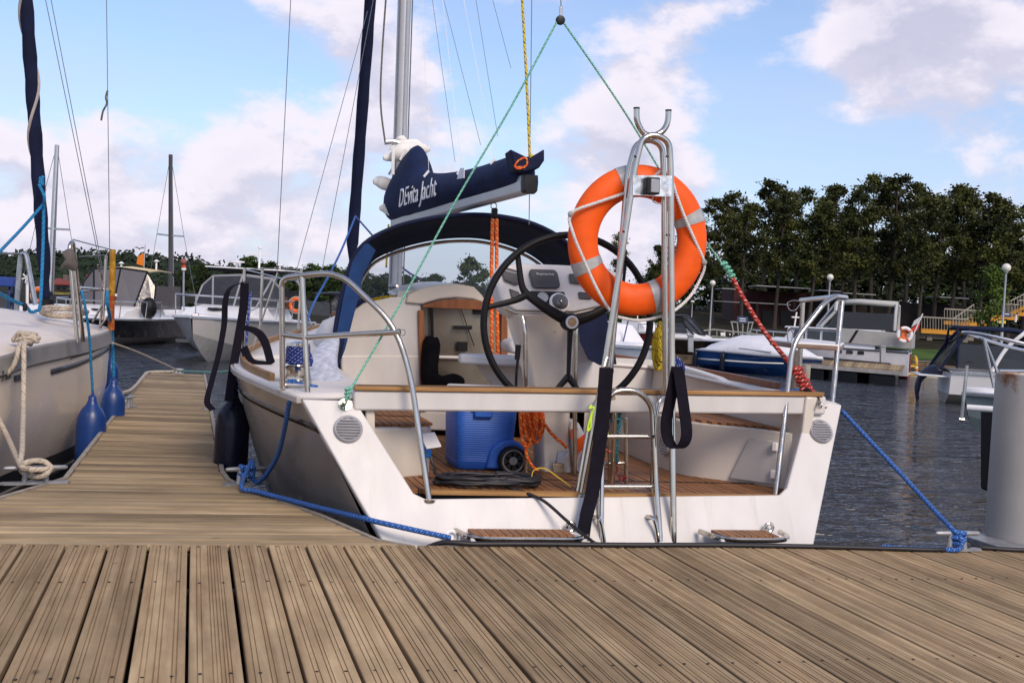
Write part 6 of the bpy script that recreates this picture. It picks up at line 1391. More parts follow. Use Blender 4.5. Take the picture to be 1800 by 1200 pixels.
# dark ground behind the grove: a wooded slope closes the view between the trunks
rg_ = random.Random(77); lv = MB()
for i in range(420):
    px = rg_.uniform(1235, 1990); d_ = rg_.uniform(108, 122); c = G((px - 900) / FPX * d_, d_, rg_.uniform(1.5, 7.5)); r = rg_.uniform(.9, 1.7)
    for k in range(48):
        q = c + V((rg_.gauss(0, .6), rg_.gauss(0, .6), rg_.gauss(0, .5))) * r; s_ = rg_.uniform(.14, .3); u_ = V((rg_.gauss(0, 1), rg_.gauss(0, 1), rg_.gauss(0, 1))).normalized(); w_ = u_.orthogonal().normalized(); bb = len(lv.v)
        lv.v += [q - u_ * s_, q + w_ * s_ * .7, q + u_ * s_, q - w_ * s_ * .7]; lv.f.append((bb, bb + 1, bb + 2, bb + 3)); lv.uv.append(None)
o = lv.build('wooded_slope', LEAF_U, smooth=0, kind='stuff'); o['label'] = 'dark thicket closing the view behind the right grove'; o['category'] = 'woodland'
SH = tree_proto('shrub', 3.0, .05, 1.5, 2600, 41, LEAF_M, .02, 26, .17, 'oval', .06)
for k, (px, dep, yt, ws) in enumerate([(150, 66, 512, 1.6), (185, 64, 515, 1.4), (225, 70, 512, 1.5), (335, 60, 530, 1.5), (385, 62, 525, 1.7), (430, 64, 526, 1.6), (480, 62, 530, 1.6), (530, 62, 528, 1.6), (590, 62, 532, 1.7), (650, 64, 535, 1.7), (720, 62, 538, 1.7), (790, 62, 540, 1.7), (860, 62, 540, 1.7), (940, 62, 545, 1.6), (1010, 62, 545, 1.6), (1065, 60, 548, 1.5), (1110, 62, 545, 1.6), (1150, 62, 550, 1.5)]):
    place_tree(SH, px, dep, yt, 'leafy shrub, %s from the left along the far bank' % ORD[k], 'shrubs along the far bank', used, 3.0, ws * 1.2)
# ================================================================== right shore: building, steps, lamps, signs
def rq(): return Matrix.Rotation(math.atan2(RT.y, RT.x), 3, 'Z')
RQ = rq()
def bxg(name, px0, px1, y0, y1, dep, t, mat, par, **k):
    """upright slab spanning photo columns and rows at a given distance, t metres deep"""
    a = [B(px0, y1, dep), B(px1, y1 + (px1 - px0) * .0575, dep), B(px1, y0 + (px1 - px0) * .0575, dep), B(px0, y0, dep)]
    return MB().hexa(a, [q + FW * t for q in a]).build(name, mat, par, smooth=0, **k)
dkw = pm('dark brown boarding', (.012, .008, .007), .85, var=.3, vs=1.5); redw = pm('red painted boarding', (.045, .010, .009), .85, var=.25, vs=1.5)
roofw = pm('pale roof edge', (.40, .40, .42), .5, var=.1)
hall = thing('boathouse', 'long dark building with pale roof edges behind the grove', 'building', B(1450, 600, 84))
for (a, c, y0, y1, m) in ((1290, 1430, 508, 615, redw), (1430, 1560, 520, 618, dkw), (1560, 1700, 530, 625, dkw)):
    bxg('wall', a, c, y0, y1, 86, 5, m, hall)
for (a, c, y0) in ((1330, 1425, 501), (1440, 1478, 509), (1482, 1540, 514), (1652, 1704, 521), (1270, 1300, 506)):
    bxg('roof_edge', a, c, y0, y0 + 1.6, 83.5, 3, roofw, hall)
for (a, c, y0) in ((1252, 1300, 528), (1300, 1390, 530)): bxg('balcony_rail', a, c, y0, y0 + 1.2, 83, .1, roofw, hall)
for a in (1300, 1330, 1362, 1395): bxg('post', a, a + 3, 530, 600, 83, .2, redw, hall)
for a in (1306, 1340, 1372): bxg('window', a, a + 18, 545, 575, 85.9, .15, black_pl, hall)
# yellow stairs
yel = pm('yellow painted steel', (.62, .27, .015), .5, var=.12, vs=3); bal = pm('grey baluster paint', (.33, .30, .24), .6, var=.1); conc = pm('stair concrete', (.20, .18, .15), .9, var=.2)
st = thing('yellow_staircase', 'long outdoor staircase with orange-yellow stringers climbing behind the grove', 'staircase', B(1720, 600, 72))
def beam2(name, a, c, h, dep, mat, t=.25, dep2=None):
    p0, p1 = B(a[0], a[1], dep), B(c[0], c[1], dep2 or dep); d = V((0, 0, h * dep / FPX))
    return MB().hexa([p0, p1, p1 - d, p0 - d], [q + FW * t for q in (p0, p1, p1 - d, p0 - d)]).build(name, mat, st, smooth=0)
segs = [((1620, 577), (1705, 582), 8), ((1676, 580), (1712, 555), 8), ((1660, 563), (1735, 567), 7), ((1735, 565), (1760, 553), 6), ((1740, 553), (1790, 556), 7), ((1762, 556), (1830, 522), 7), ((1790, 548), (1880, 552), 7)]
for a, c, h in segs:
    beam2('stringer', a, c, h, 72, yel)
    up = 20
    n = max(3, int(abs(c[0] - a[0]) / 5))
    for i in range(n + 1):
        t = i / n; x_, y_ = lerp(a[0], c[0], t), lerp(a[1], c[1], t)
        MB().tube([B(x_, y_, 71.9), B(x_, y_ - up, 71.9)], .018, 5).build('baluster', bal, st, smooth=0)
    MB().tube([B(a[0], a[1] - up, 71.9), B(c[0], c[1] - up, 71.9)], .045, 6).build('handrail', bal, st)
for x_ in (1630, 1665, 1693, 1745): beam2('pillar', (x_, 588), (x_ + 9, 589), 28, 72.3, conc, .4)
beam2('landing', (1600, 586), (1712, 592), 7, 72.4, conc, 1.5)
# globe lamp posts
lampw = pm('opal globe', (.72, .68, .60), .3, var=.03); lampg = pm('lamp post grey', (.32, .33, .35), .5, .3, var=.1)
def lamp_proto():
    r = bpy.data.objects.new('globe_lamp', None); COL.objects.link(r); r['_o'] = (0, 0, 0)
    MB().tube([V((0, 0, 0)), V((0, 0, 1.2)), V((0, 0, 1.25)), V((0, 0, 3.75))], [.075, .07, .05, .045], 10).build('post', lampg, r)
    MB().lathe([(.06, 3.72), (.10, 3.78), (.09, 3.82)], 14).build('collar', lampg, r)
    MB().ball((0, 0, 3.98), .20, 14).build('globe', lampw, r); return r
lp0 = lamp_proto()
for i, (px, yt, yb, dep, lab) in enumerate(((1766, 470, 572, 58, 'tall globe lamp post behind the blue-canopied boat'), (1460, 487, 570, 60, 'globe lamp post behind the white cabin cruiser'), (1252, 497, 606, 57, 'globe lamp post above the covered blue speedboat'), (1219, 530, 600, 72, 'small distant globe lamp post between the trunks'))):
    o = lp0 if i == 0 else copy_tree(lp0); a = B(px - 6 if i else px - 4, yb, dep); g = land_z(a.dot(RT), a.dot(FW)); tz = B(px, yt, dep).z
    o.location = V((a.x, a.y, g)); s = (tz - g) / 4.0; o.scale = (max(s, .6), max(s, .6), s); tag(o, lab, 'lamp post', 'globe lamp posts on the quay')
# guard rail on the quay and information board
railm = pm('galvanised rail', (.36, .35, .33), .5, .4, var=.1)
gr = thing('guard_rail', 'low grey railing on the quay above the covered speedboat', 'railing', B(1270, 605, 52))
for (a, c) in ((1218, 1345),):
    for yo in (0, 12):
        MB().tube([B(a, 583 + yo, 52), B(1255, 579 + yo, 52), B(c, 589 + yo, 53)], .03, 6).build('rail', railm, gr)
    for x_ in range(1218, 1350, 14): MB().tube([B(x_, 582, 52), B(x_, 605, 52)], .025, 6).build('post', railm, gr)
ib = thing('notice_sign', 'blue notice sign above the quay railing', 'sign', B(1308, 600, 54))
signb = pm('blue sign enamel', (.03, .05, .13), .4, var=.1)
bxg('sign_panel', 1296, 1315, 556, 567, 54, .05, signb, ib); MB().tube([B(1306, 567, 54.1), B(1305, 592, 54.1)], .03, 6).build('post', railm, ib)
for yy in (559, 563): bxg('text_line', 1300, 1311, yy, yy + 1.5, 53.97, .01, white_pl, ib)
bk = thing('skip_cage', 'grey wire cage standing on the quay', 'cage', B(1305, 600, 55))
for x_ in (1286, 1296, 1306, 1316, 1323): MB().tube([B(x_, 567, 55), B(lerp(1303, x_, .75), 588, 55)], .03, 5).build('bar', railm, bk)
MB().tube([B(1284, 566, 55), B(1325, 567, 55)], .04, 5).build('bar', railm, bk)
for i, (a, c, y0, y1, lab) in enumerate(((1267, 1275, 584, 590, 'small white board on the quay railing'), (1280, 1286, 585, 590, 'small black and white board beside the white one'))):
    s_ = thing('board', lab, 'sign', B((a + c) / 2, y1, 51.8)); bxg('panel', a, c, y0, y1, 51.8, .03, white_pl if i == 0 else black_pl, s_)
    if i: bxg('panel_mark', a + 2, c - 2, y0 + 1, y1 - 1, 51.77, .01, white_pl, s_)
sb = thing('yellow_board', 'yellow board and blue signs near the stairs at right', 'sign', B(1760, 566, 60)); bxg('panel', 1756, 1768, 563, 568, 60, .05, pm('yellow sign', (.6, .5, .02), .5), sb)
bxg('panel', 1764, 1777, 549, 557, 60, .05, signb, sb); bxg('panel_mark', 1766, 1774, 551, 552.5, 59.97, .01, white_pl, sb); MB().tube([B(1762, 568, 60.1), B(1762, 585, 60.1)], .04, 6).build('post', railm, sb)
wp_ = thing('service_post', 'short white service post on the quay at right', 'post', B(1785, 566, 60)); MB().tube([B(1785, 566, 60), B(1786, 553, 60)], .05, 8).build('post', white_pl, wp_); MB().disc(B(1786, 553, 60), UP, .08, .03, 12).build('cap', white_pl, wp_)
# yellow bathing ladder on the quay
lad = thing('quay_ladder', 'yellow ladder with red and white bands on the quay wall', 'ladder', B(1602, 655, 45.8))
for x_ in (1594, 1611):
    sgn = -1 if x_ < 1600 else 1
    MB().tube(cr([B(x_, 660, 45.6), B(x_, 644, 45.6), B(x_ + 0, 634, 45.6), B(x_ - 2, 627, 45.9), B(x_ - 6, 628, 46.6), B(x_ - 8, 638, 46.8)], 4), .055, 8).build('stile', pm('ladder yellow %d' % x_, (.62, .36, .02), .45), lad)
    for k in range(5): MB().tube([B(x_, 660 - k * 4.4, 45.6), B(x_, 657.6 - k * 4.4, 45.6)], .062, 8).build('band', white_pl if k % 2 else pm('ladder red %d%d' % (x_, k), (.5, .06, .02), .5), lad)
for y_ in (643, 657): MB().tube([B(1594, y_, 45.6), B(1611, y_ + 1, 45.6)], .045, 6).build('rung', bpy.data.materials['ladder yellow 1594'], lad)
# pontoon with black floats
pt = thing('floating_pontoon', 'wooden pontoon on black floats in front of the white cruiser', 'pontoon', B(1500, 660, 40))
pz_ = .52
def pzp(px, py): return PZ(px, py, pz_)
pa, pb, pc, pd = pzp(1400, 636), pzp(1586, 651), pzp(1592, 640), pzp(1405, 627)
n = 34
for i in range(n):
    t0, t1 = i / n, (i + .9) / n; q = [pa.lerp(pb, t0), pa.lerp(pb, t1), pd.lerp(pc, t1), pd.lerp(pc, t0)]
    MB().hexa([v - V((0, 0, .05)) for v in q], q).build('plank', finger_wood, pt, smooth=0)
q = [pa, pb, pb + FW * .1, pa + FW * .1]; MB().hexa([v + V((0, 0, -.16)) - FW * .06 for v in q], [v + V((0, 0, -.03)) - FW * .06 for v in q]).build('edge_beam', pm('pale edge beam', (.42, .38, .34), .7, var=.15), pt, smooth=0)
for t0, t1 in ((.06, .28), (.32, .60), (.70, .95)):
    q = [pa.lerp(pb, t0), pa.lerp(pb, t1), pd.lerp(pc, t1), pd.lerp(pc, t0)]; MB().hexa([V((v.x, v.y, -.25)) for v in q], [V((v.x, v.y, pz_ - .17)) for v in q]).build('float', black_pl, pt, smooth=0, bevel=.08)
for x_ in (1417,): MB().tube([PZ(x_, 668, 0), PZ(x_, 668, 0) + V((0, 0, .5))], .12, 10).build('support_post', qc, pt)
pl_ = thing('pontoon_post', 'grey-brown timber pile standing by the pontoon', 'pile', PZ(1396, 690, 0) ); bb_ = PZ(1396, 690, 0); MB().tube([bb_ - V((0, 0, .5)), bb_ + V((.0, 0, .2)), V((bb_.x, bb_.y, B(1402, 615, bb_.dot(FW)).z))], .13, 12).build('post', pm('grey-brown pile', (.17, .13, .11), .8, var=.3, vs=4), pl_)
# long pontoon on the right middle ground behind the crutch
p2 = thing('mooring_pontoon', 'concrete and timber pontoon behind the yacht\'s right coaming', 'pontoon', B(1150, 625, 43))
for i, (a, c) in enumerate(((1075, 1110), (1110, 1145), (1145, 1180), (1180, 1215), (1215, 1240))):
    bxg('deck_slab', a, c - .6, 619 + i * 1.8, 633 + i * 1.8, 43.5, 2.2, qm, p2); bxg('float', a + 4, c - 6, 634 + i * 1.8, 648 + i * 1.8, 43.6, 1.8, qc, p2)
sp_ = thing('service_pedestal', 'grey service pedestal on the pontoon', 'post', B(1214, 610, 43)); bxg('pedestal', 1210, 1219, 590, 618, 43.2, .2, lampg, sp_); bxg('pedestal_cap', 1209, 1220, 588, 590, 43.15, .3, grey_alu, sp_)
sp2 = thing('service_pedestal', 'grey service pedestal in front of the white cruiser', 'post', B(1553, 636, 42)); bxg('pedestal', 1549, 1557, 609, 637, 42.2, .2, lampg, sp2); bxg('pedestal_cap', 1548, 1558, 607, 609, 42.15, .3, grey_alu, sp2)
# finger between the left boats
p3 = thing('small_pontoon', 'small pontoon between the two motor boats at left', 'pontoon', B(328, 600, 33))
for i in range(9):
    d0 = 31 + i * .9; t = [G((309 - 900) / FPX * 31 + .0, d0, .5), G((354 - 900) / FPX * 31, d0, .5), G((354 - 900) / FPX * 31 + .15, d0 + .82, .5), G((309 - 900) / FPX * 31 + .15, d0 + .82, .5)]
    MB().hexa([v - V((0, 0, .08)) for v in t], t).build('plank', qc if i == 0 else finger_wood, p3, smooth=0)
bxg('float', 314, 348, 592, 612, 31.3, 1.6, pm('brown float', (.07, .055, .06), .6), p3)
for d0 in (35.5,): bxg('float', 318, 345, 590, 604, d0, 1.6, black_pl, p3)
# low shore structures on the left
jt_ = thing('far_jetty', 'yellow-brown jetty line beyond the left boats', 'jetty', B(300, 580, 45.5))
for i, (a, c) in enumerate(((130, 200), (200, 270), (270, 320), (320, 365), (365, 420))): bxg('jetty_beam', a, c - 1, 572 + (a - 130) * .0575, 580 + (a - 130) * .0575, 45.2, 1.0, qm, jt_)
hs_ = thing('stone_house', 'grey house with red roof on the left shore', 'house', B(110, 520, 90)); bxg('wall', 96, 122, 499, 520, 90, 5, pm('grey render', (.16, .14, .13), .9, var=.2), hs_)
bxg('chimney', 111, 118, 482, 500, 91, 1, pm('chimney brick', (.13, .10, .09), .9), hs_)
rfm = pm('red roof tile', (.20, .035, .022), .8, var=.2); ra = [B(93, 500, 89.5), B(124, 501, 89.5), B(118, 493, 92), B(97, 492, 92)]; MB().hexa(ra, [q + V((0, 0, .15)) + FW * .1 for q in ra]).build('roof', rfm, hs_, smooth=0)
bxg('window', 100, 105, 505, 511, 89.9, .1, black_pl, hs_); bxg('window', 110, 115, 505, 511, 89.9, .1, black_pl, hs_)
hy = thing('yellow_shed', 'low yellow shed by the shore at far left', 'shed', B(104, 520, 80)); bxg('wall', 96, 111, 510, 521, 80, 3, pm('yellow render', (.38, .30, .09), .9, var=.15), hy); bxg('roof', 95, 112, 508, 510, 79.8, 3.4, dkw, hy)
h2 = thing('hillside_house', 'small red-roofed house among the trees at left', 'house', B(160, 490, 200)); bxg('wall', 153, 167, 486, 492, 200, 6, pm('pale wall', (.25, .19, .15), .9), h2); bxg('roof', 151, 169, 482, 486.5, 199.5, 7, rfm, h2)
mk = thing('channel_mark', 'red and white striped marker post beyond the left moorings', 'marker', B(323, 560, 60))
MB().tube([B(322, 560, 60), B(323, 470, 60)], .05, 8).build('post', lampg, mk)
for i, (y0, y1) in enumerate(((466, 471), (471, 475))): MB().tube([B(323, y1, 60), B(323, y0, 60)], [.12, .12], 10).build('mark_band', white_pl if i else bpy.data.materials['ladder red 15940'], mk)
MB().ball(B(322.5, 460, 60), .16, 10).build('top_mark', pm('dull red mark', (.28, .10, .08), .7), mk)
# a gull over the left moorings
gu = MB(); gq = B(245, 437, 60)
for s in (-1, 1):
    a = [gq + RT * s * .02, gq + RT * s * .14 + V((0, 0, .09)), gq + RT * s * .28 + V((0, 0, .05)), gq + RT * s * .15 + V((0, 0, .02))]; gu.hexa(a, [v + FW * .08 for v in a])
gu.ball(gq, .05, 8, (1, 3, .9)); tag(gu.build('gull', pm('grey gull', (.12, .11, .11), .8), origin=gq), 'small grey gull flying above the left moorings', 'bird')
# ================================================================== other boats of the marina
blackhull = pm('black hull gelcoat', (.010, .009, .011), .2, var=.2, vs=2, coat=.4); whiteg = pm('white boat gelcoat', (.80, .78, .77), .3, var=.05, vs=1.5)
creamc = pm('cream canvas', (.55, .45, .28), .8, var=.1); beigeb = pm('beige hull bottom', (.42, .37, .32), .4, var=.1)
bluehull = pm('blue hull gelcoat', (.010, .055, .19), .25, var=.15, vs=1.5, coat=.3); redhull = pm('dark red hull', (.16, .012, .012), .35, var=.1)
pane_d = clear_mat('smoked window vinyl', (.03, .03, .035), .5, .12, .25, 2.0); pane_g = clear_mat('grey window vinyl', (.07, .072, .08), .42, .14, .2, 2.0)
pane_l = clear_mat('grey-lilac window vinyl', (.20, .18, .19), .6, .12, .25, 2.0)
glass_d = pm('dark boat glass', (.02, .022, .028), .08, var=.2, coat=.3)
railb = pm('boat rail steel', (.55, .55, .56), .25, .9, var=.05)
def boat_frame(base, fwd):
    f = V((fwd.x, fwd.y, 0)).normalized(); r = V((f.y, -f.x, 0))
    return lambda x, y, z: V((base.x, base.y, 0)) + r * x + f * y + V((0, 0, z))
def hull(root, lf, L, Bm, zs, zb, low, top, deck, zc=.30, n=12, band=None, rise=.55):
    """planing hull: keel, chine and gunwale lines from stern (t=0) to bow (t=1)"""
    up, dn, dk = [], [], []
    for i in range(n + 1):
        t = i / n; k = max(0, (t - .4) / .6); bg = Bm / 2 * (1 - k ** 2.4) + .02; bc = Bm / 2 * .86 * (1 - max(0, (t - .25) / .75) ** 1.7) + .01
        zg = zs + (zb - zs) * t ** 1.6; zch = zc + (zg - zc) * rise * max(0, (t - .35) / .65) ** 2; zk = -.25 + (zch + .1) * max(0, (t - .55) / .45) ** 2.2
        y = L * t; yk = y - .35 * k * (zg - zk) ; ych = y - .25 * k * (zg - zch)
        up.append([lf(-bg, y, zg), lf(-bg * .5 - bc * .5, (y + ych) / 2, (zg + zch) / 2), lf(-bc, ych, zch)]); up[-1] += [lf(bc, ych, zch), lf(bg * .5 + bc * .5, (y + ych) / 2, (zg + zch) / 2), lf(bg, y, zg)]
        dn.append([lf(-bc, ych, zch), lf(0, yk, zk), lf(bc, ych, zch)]); dk.append([lf(-bg, y, zg), lf(-bg * .6, y, zg + .05), lf(0, y, zg + .09), lf(bg * .6, y, zg + .05), lf(bg, y, zg)])
    m = MB(); m.loft([r[:3] for r in up], closed=False, cap=False); m.loft([r[3:] for r in up], closed=False, cap=False); m.face([m.v.index(q) if False else 0 for q in []]) if False else None
    b = len(m.v); m.v += [up[0][0], up[0][2], up[0][3], up[0][5]]; m.face((b, b + 1, b + 2, b + 3)); m.build('hull_side', top, root, smooth=50)
    m = MB().loft(dn, closed=False, cap=False); b = len(m.v); m.v += dn[0]; m.face((b, b + 1, b + 2)); m.build('hull_bottom', low, root, smooth=40)
    MB().loft(dk, closed=False, cap=False).build('deck', deck, root, smooth=60, solid=.02)
    for s in (0, 4): MB().tube([r[s] for r in dk], .035, 6).build('rub_rail', band or railb, root)
    return dk
def prismf(root, lf, name, pts, x0, x1, mat, taper=1.0, bevel=.03):
    """side profile (y, z) run across from x0 to x1"""
    c = sum(p[0] for p in pts) / len(pts)
    return MB().hexa([lf(x0 * (taper if z > pts[0][1] + .05 else 1), y, z) for y, z in pts], [lf(x1 * (taper if z > pts[0][1] + .05 else 1), y, z) for y, z in pts]).build(name, mat, root, smooth=20, bevel=bevel)
def bowrail(root, lf, pts, h, mat=railb, r=.022):
    top = [lf(x, y, z + h) for x, y, z in pts]; MB().tube(cr(top, 4), r, 6).build('bow_rail', mat, root)
    for (x, y, z), t in list(zip(pts, top)): MB().tube([lf(x * .97, y, z), t], r * .8, 6).build('rail_post', mat, root)
def canopy(root, lf, y0, y1, w, z0, z1, roofm, pane, frame, nseg=3, rake=.35, rooft=.06, fr_=.03):
    """enclosed canopy: arched roof on a frame with clear panes all round"""
    def ringp(y, k, zt): return [lf(-w * k, y, z0), lf(-w * k * .97, y, z0 + (zt - z0) * .6), lf(-w * k * .72, y, zt - .07), lf(0, y, zt), lf(w * k * .72, y, zt - .07), lf(w * k * .97, y, z0 + (zt - z0) * .6), lf(w * k, y, z0)]
    ra, rb, rc_ = ringp(y0, 1, z1), ringp((y0 + y1) / 2, 1, z1 + .03), ringp(y1 - rake, .96, z1 - .03)
    MB().loft([[q[2], q[3], q[4]] for q in (ra, rb, rc_)], closed=False, cap=False).build('canopy_roof', roofm, root, smooth=60, solid=rooft)
    fr = ringp(y1, .98, z0 + .02)
    base = [lf(-w * .96, y1 - .1, z0), lf(-w * .5, y1 + .08, z0), lf(0, y1 + .14, z0), lf(w * .5, y1 + .08, z0), lf(w * .96, y1 - .1, z0)]
    tp = [rc_[1], rc_[2], rc_[3], rc_[4], rc_[5]]
    for a in range(4):
        q = [base[a], base[a + 1], tp[a + 1], tp[a]]; c = sum(q, V()) / 4; m = MB(); m.v = [c.lerp(p, .97) for p in q]; m.face((0, 1, 2, 3)); m.build('windscreen_pane', pane, root, smooth=0, solid=.012)
    for a in range(5): MB().tube([base[a], tp[a]], fr_, 6).build('frame_bar', frame, root)
    MB().tube(tp, fr_ * 1.15, 6).build('frame_bar', frame, root); MB().tube(base, fr_, 6).build('frame_bar', frame, root)
    for s in (0, 1):
        i1, i2 = (0, 1) if s == 0 else (6, 5)
        q = [ra[i1], rc_[i1] * .5 + base[0 if s == 0 else 4] * .5, rc_[i2], ra[i2]]; m = MB(); m.v = q; m.face((0, 1, 2, 3)); m.build('side_pane', pane, root, smooth=0, solid=.012)
        MB().tube([ra[i1], ra[i2], ra[2 if s == 0 else 4]], fr_, 6).build('frame_bar', frame, root)
# --- black-hulled cruiser, bow towards the viewer
d = (FW * -1).lerp(RT * -.12, .2)
root = thing('motor_cruiser', 'black-hulled motor cruiser with cream canopy, bow to camera', 'motorboat', G((243 - 900) / FPX * 40, 40)); b0 = G((250 - 900) / FPX * 39.5, 39.8); lf = boat_frame(b0, d)
hull(root, lf, 6.6, 2.9, .80, .80, beigeb, blackhull, whiteg, .22, rise=.25)
prismf(root, lf, 'cabin_trunk', [(1.0, .8), (4.6, .86), (4.2, 1.05), (3.2, 1.16), (1.0, 1.2)], -1.05, 1.05, whiteg, .8)
canopy(root, lf, .2, 2.9, 1.22, 1.1, 2.36, creamc, pane_l, black_pl)
bowrail(root, lf, [(-1.3, 2.4, .85), (-1.25, 3.6, .85), (-.95, 5.0, .85), (0, 6.35, .85), (.95, 5.0, .85), (1.25, 3.6, .85), (1.3, 2.4, .85)], .48)
MB().lathe([(.26, 0), (.26, .03), (.22, .04), (.01, .04)], 20, Matrix.Translation(lf(0, 4.1, 1.03))).build('deck_hatch', glass_d, root)
MB().lathe([(.04, 0), (.05, .3), (.17, .32), (.17, .38), (.02, .42)], 14, Matrix.Translation(lf(-.0, 3.2, 1.14))).build('search_light', white_pl, root)
for x_ in (-.0,): MB().box(lf(.02, 6.5, .72), .16, .2, .22).build('anchor_roller', steel_dull, root, bevel=.03)
for x_, y_ in ((-1.2, 3.3), (1.2, 3.1)): MB().ball(lf(x_, y_, 1.15), .24, 8, (1, 1, 1.4)).build('fender_bag', black_rub, root)
fo = MB(); p = lf(-.2, 1.0, 2.4); fo.tube([p, p + V((0, 0, .75))], .015, 5); fo.build('flag_staff', railb, root); q = [p + V((0, 0, .05)), p + RT * -.25 + V((0, 0, .12)), p + RT * -.22 + V((0, 0, .36)), p + V((0, 0, .5))]; MB().hexa(q, [v + FW * .02 for v in q]).build('flag', pm('orange flag', (.62, .16, .01), .8), root, smooth=0)
for x_, hh in ((-.6, .25), (.55, .12)): MB().lathe([(.03, 0), (.03, hh), (.1, hh + .02), (.02, hh + .08)], 12, Matrix.Translation(lf(x_, 1.0, 2.36))).build('aerial', white_pl, root)
# --- white cruiser with grey enclosure
d = (FW * -1).lerp(RT * -.3, .22)
root = thing('motor_cruiser', 'white motor cruiser with grey canvas enclosure behind the left pushpit', 'motorboat', G((455 - 900) / FPX * 34, 34)); b0 = G((462 - 900) / FPX * 35, 35.4); lf = boat_frame(b0, d)
hull(root, lf, 6.3, 2.9, 1.02, 1.13, pm('pale hull bottom', (.45, .42, .39), .4), pm('greige hull side', (.50, .47, .44), .3, var=.04), whiteg, .25)
prismf(root, lf, 'cabin_trunk', [(1.0, 1.05), (4.7, 1.15), (4.2, 1.32), (3.0, 1.42), (1.0, 1.45)], -1.1, 1.1, whiteg, .82)
canopy(root, lf, .2, 3.0, 1.2, 1.4, 2.30, pm('grey canvas', (.20, .20, .23), .7, var=.1), pane_g, pm('grey frame', (.25, .25, .27), .5), rake=.5)
prismf(root, lf, 'hardtop', [(.6, 2.36), (2.3, 2.36), (2.3, 2.43), (.6, 2.46)], -1.1, 1.1, black_pl); prismf(root, lf, 'hardtop_trim', [(.55, 2.47), (2.35, 2.44), (2.35, 2.48), (.55, 2.50)], -1.13, 1.13, whiteg)
bowrail(root, lf, [(-1.4, 2.2, 1.1), (-1.3, 3.4, 1.12), (-1.0, 4.8, 1.14), (0, 6.05, 1.15), (1.0, 4.8, 1.14), (1.3, 3.4, 1.12), (1.4, 2.2, 1.1)], .52)
for x_, hh, r_ in ((-.5, .12, .22), (.15, .55, .06), (.75, .10, .10)): MB().lathe([(.03, 0), (.03, hh), (r_, hh + .02), (r_, hh + .05), (.02, hh + .08)], 14, Matrix.Translation(lf(-x_, 1.5, 2.5))).build('aerial', white_pl, root)
MB().tube([lf(-.5, 1.5, 2.9), lf(.25, 1.5, 2.9)], .02, 5).build('mast_arm', white_pl, root)
MB().lathe([(.24, 0), (.24, .03), (.01, .04)], 20, Matrix.Translation(lf(.1, 4.2, 1.33))).build('deck_hatch', glass_d, root); MB().box(lf(0, 6.0, 1.16), .15, .4, .14).build('anchor_roller', steel_dull, root, bevel=.03)
lbm = pm('orange ring', (.75, .14, .02), .5)
o = thing('lifebuoy', 'small orange lifebuoy on the white cruiser at left', 'lifebuoy', B(521, 536, 33.5)); MB().ring(B(521, 536, 33.5), FW, .17, .055, 24, 8).build('ring_body', lbm, o)
MB().ring(B(521, 536, 33.5), FW, .235, .008, 24, 5).build('grab_line', white_pl, o)
# --- small boat with dark canopy beyond
root = thing('cabin_boat', 'small white boat with dark canopy behind the blue sheet', 'motorboat', G((575 - 900) / FPX * 41, 41)); lf = boat_frame(G((560 - 900) / FPX * 41, 42.5), RT * .6 - FW * .8)
hull(root, lf, 4.8, 2.0, .75, .85, beigeb, whiteg, whiteg, .25); prismf(root, lf, 'cabin', [(1.6, .8), (4.0, .88), (3.2, 1.2), (1.6, 1.25)], -.85, .85, whiteg, .85); canopy(root, lf, .2, 2.2, .95, 1.15, 1.95, black_pl, pane_d, black_pl)
MB().lathe([(.03, 0), (.03, .5), (.01, .5)], 8, Matrix.Translation(lf(0, 1.2, 1.95))).build('aerial', white_pl, root)
# --- boat with blue canopy at the far left
root = thing('cabin_boat', 'boat with bright blue canopy behind the left sailing boat', 'motorboat', G((10 - 900) / FPX * 30, 30)); lf = boat_frame(G((25 - 900) / FPX * 31, 31.5), RT * -1 - FW * .35)
hull(root, lf, 5.0, 2.3, .75, .85, beigeb, whiteg, whiteg, .25); canopy(root, lf, .3, 2.6, 1.05, .95, 1.75, blue_lit_navy, pane_g, blue_lit_navy)
bm_ = pm('blue canopy', (.012, .045, .24), .7, var=.15); prismf(root, lf, 'canopy_front', [(.2, 1.6), (2.7, 1.6), (2.7, 1.85), (.2, 1.85)], -1.08, 1.08, bm_)
MB().ball(lf(0, 1.2, 2.1), .17, 10).build('radome', white_pl, root); MB().tube([lf(0, 1.2, 1.8), lf(0, 1.2, 1.97)], .05, 8).build('radome_post', white_pl, root)
arc = thing('stern_arch', 'steel arch standing behind the left boat\'s deck', 'arch', B(45, 545, 14)); MB().tube(cr([B(29, 545, 14), B(32, 500, 14), B(36, 455, 14), B(40, 446, 14), B(46, 450, 14), B(52, 480, 14), B(62, 535, 14)], 5), .03, 8).build('tube', steel_dull, arc); MB().tube([B(-10, 445, 13.5), B(34, 446, 14)], .012, 6).build('stay', wirem, arc)
wg = thing('wind_vane', 'white propeller-shaped vane beyond the left boat', 'vane', B(48, 540, 24)); MB().tube([B(48, 540, 24), B(48, 490, 24)], .03, 6).build('pole', whiteg, wg)
for i in range(6):
    a = i * math.pi / 3 + .3; c = B(47, 488, 23.9); MB().box(c + (RT * math.cos(a) + UP * math.sin(a)) * .05, .11, .012, .022, RQ @ Matrix.Rotation(-a, 3, 'Y')).build('blade', whiteg, wg, smooth=0)
o = thing('lifebuoy', 'orange lifebuoy on the pontoon beyond the left boat', 'lifebuoy', B(68, 519, 24)); MB().ring(B(68, 519, 24), FW, .12, .045, 24, 8).build('ring_body', lbm, o); MB().ring(B(68, 519, 24), FW, .17, .006, 24, 5).build('grab_line', white_pl, o)
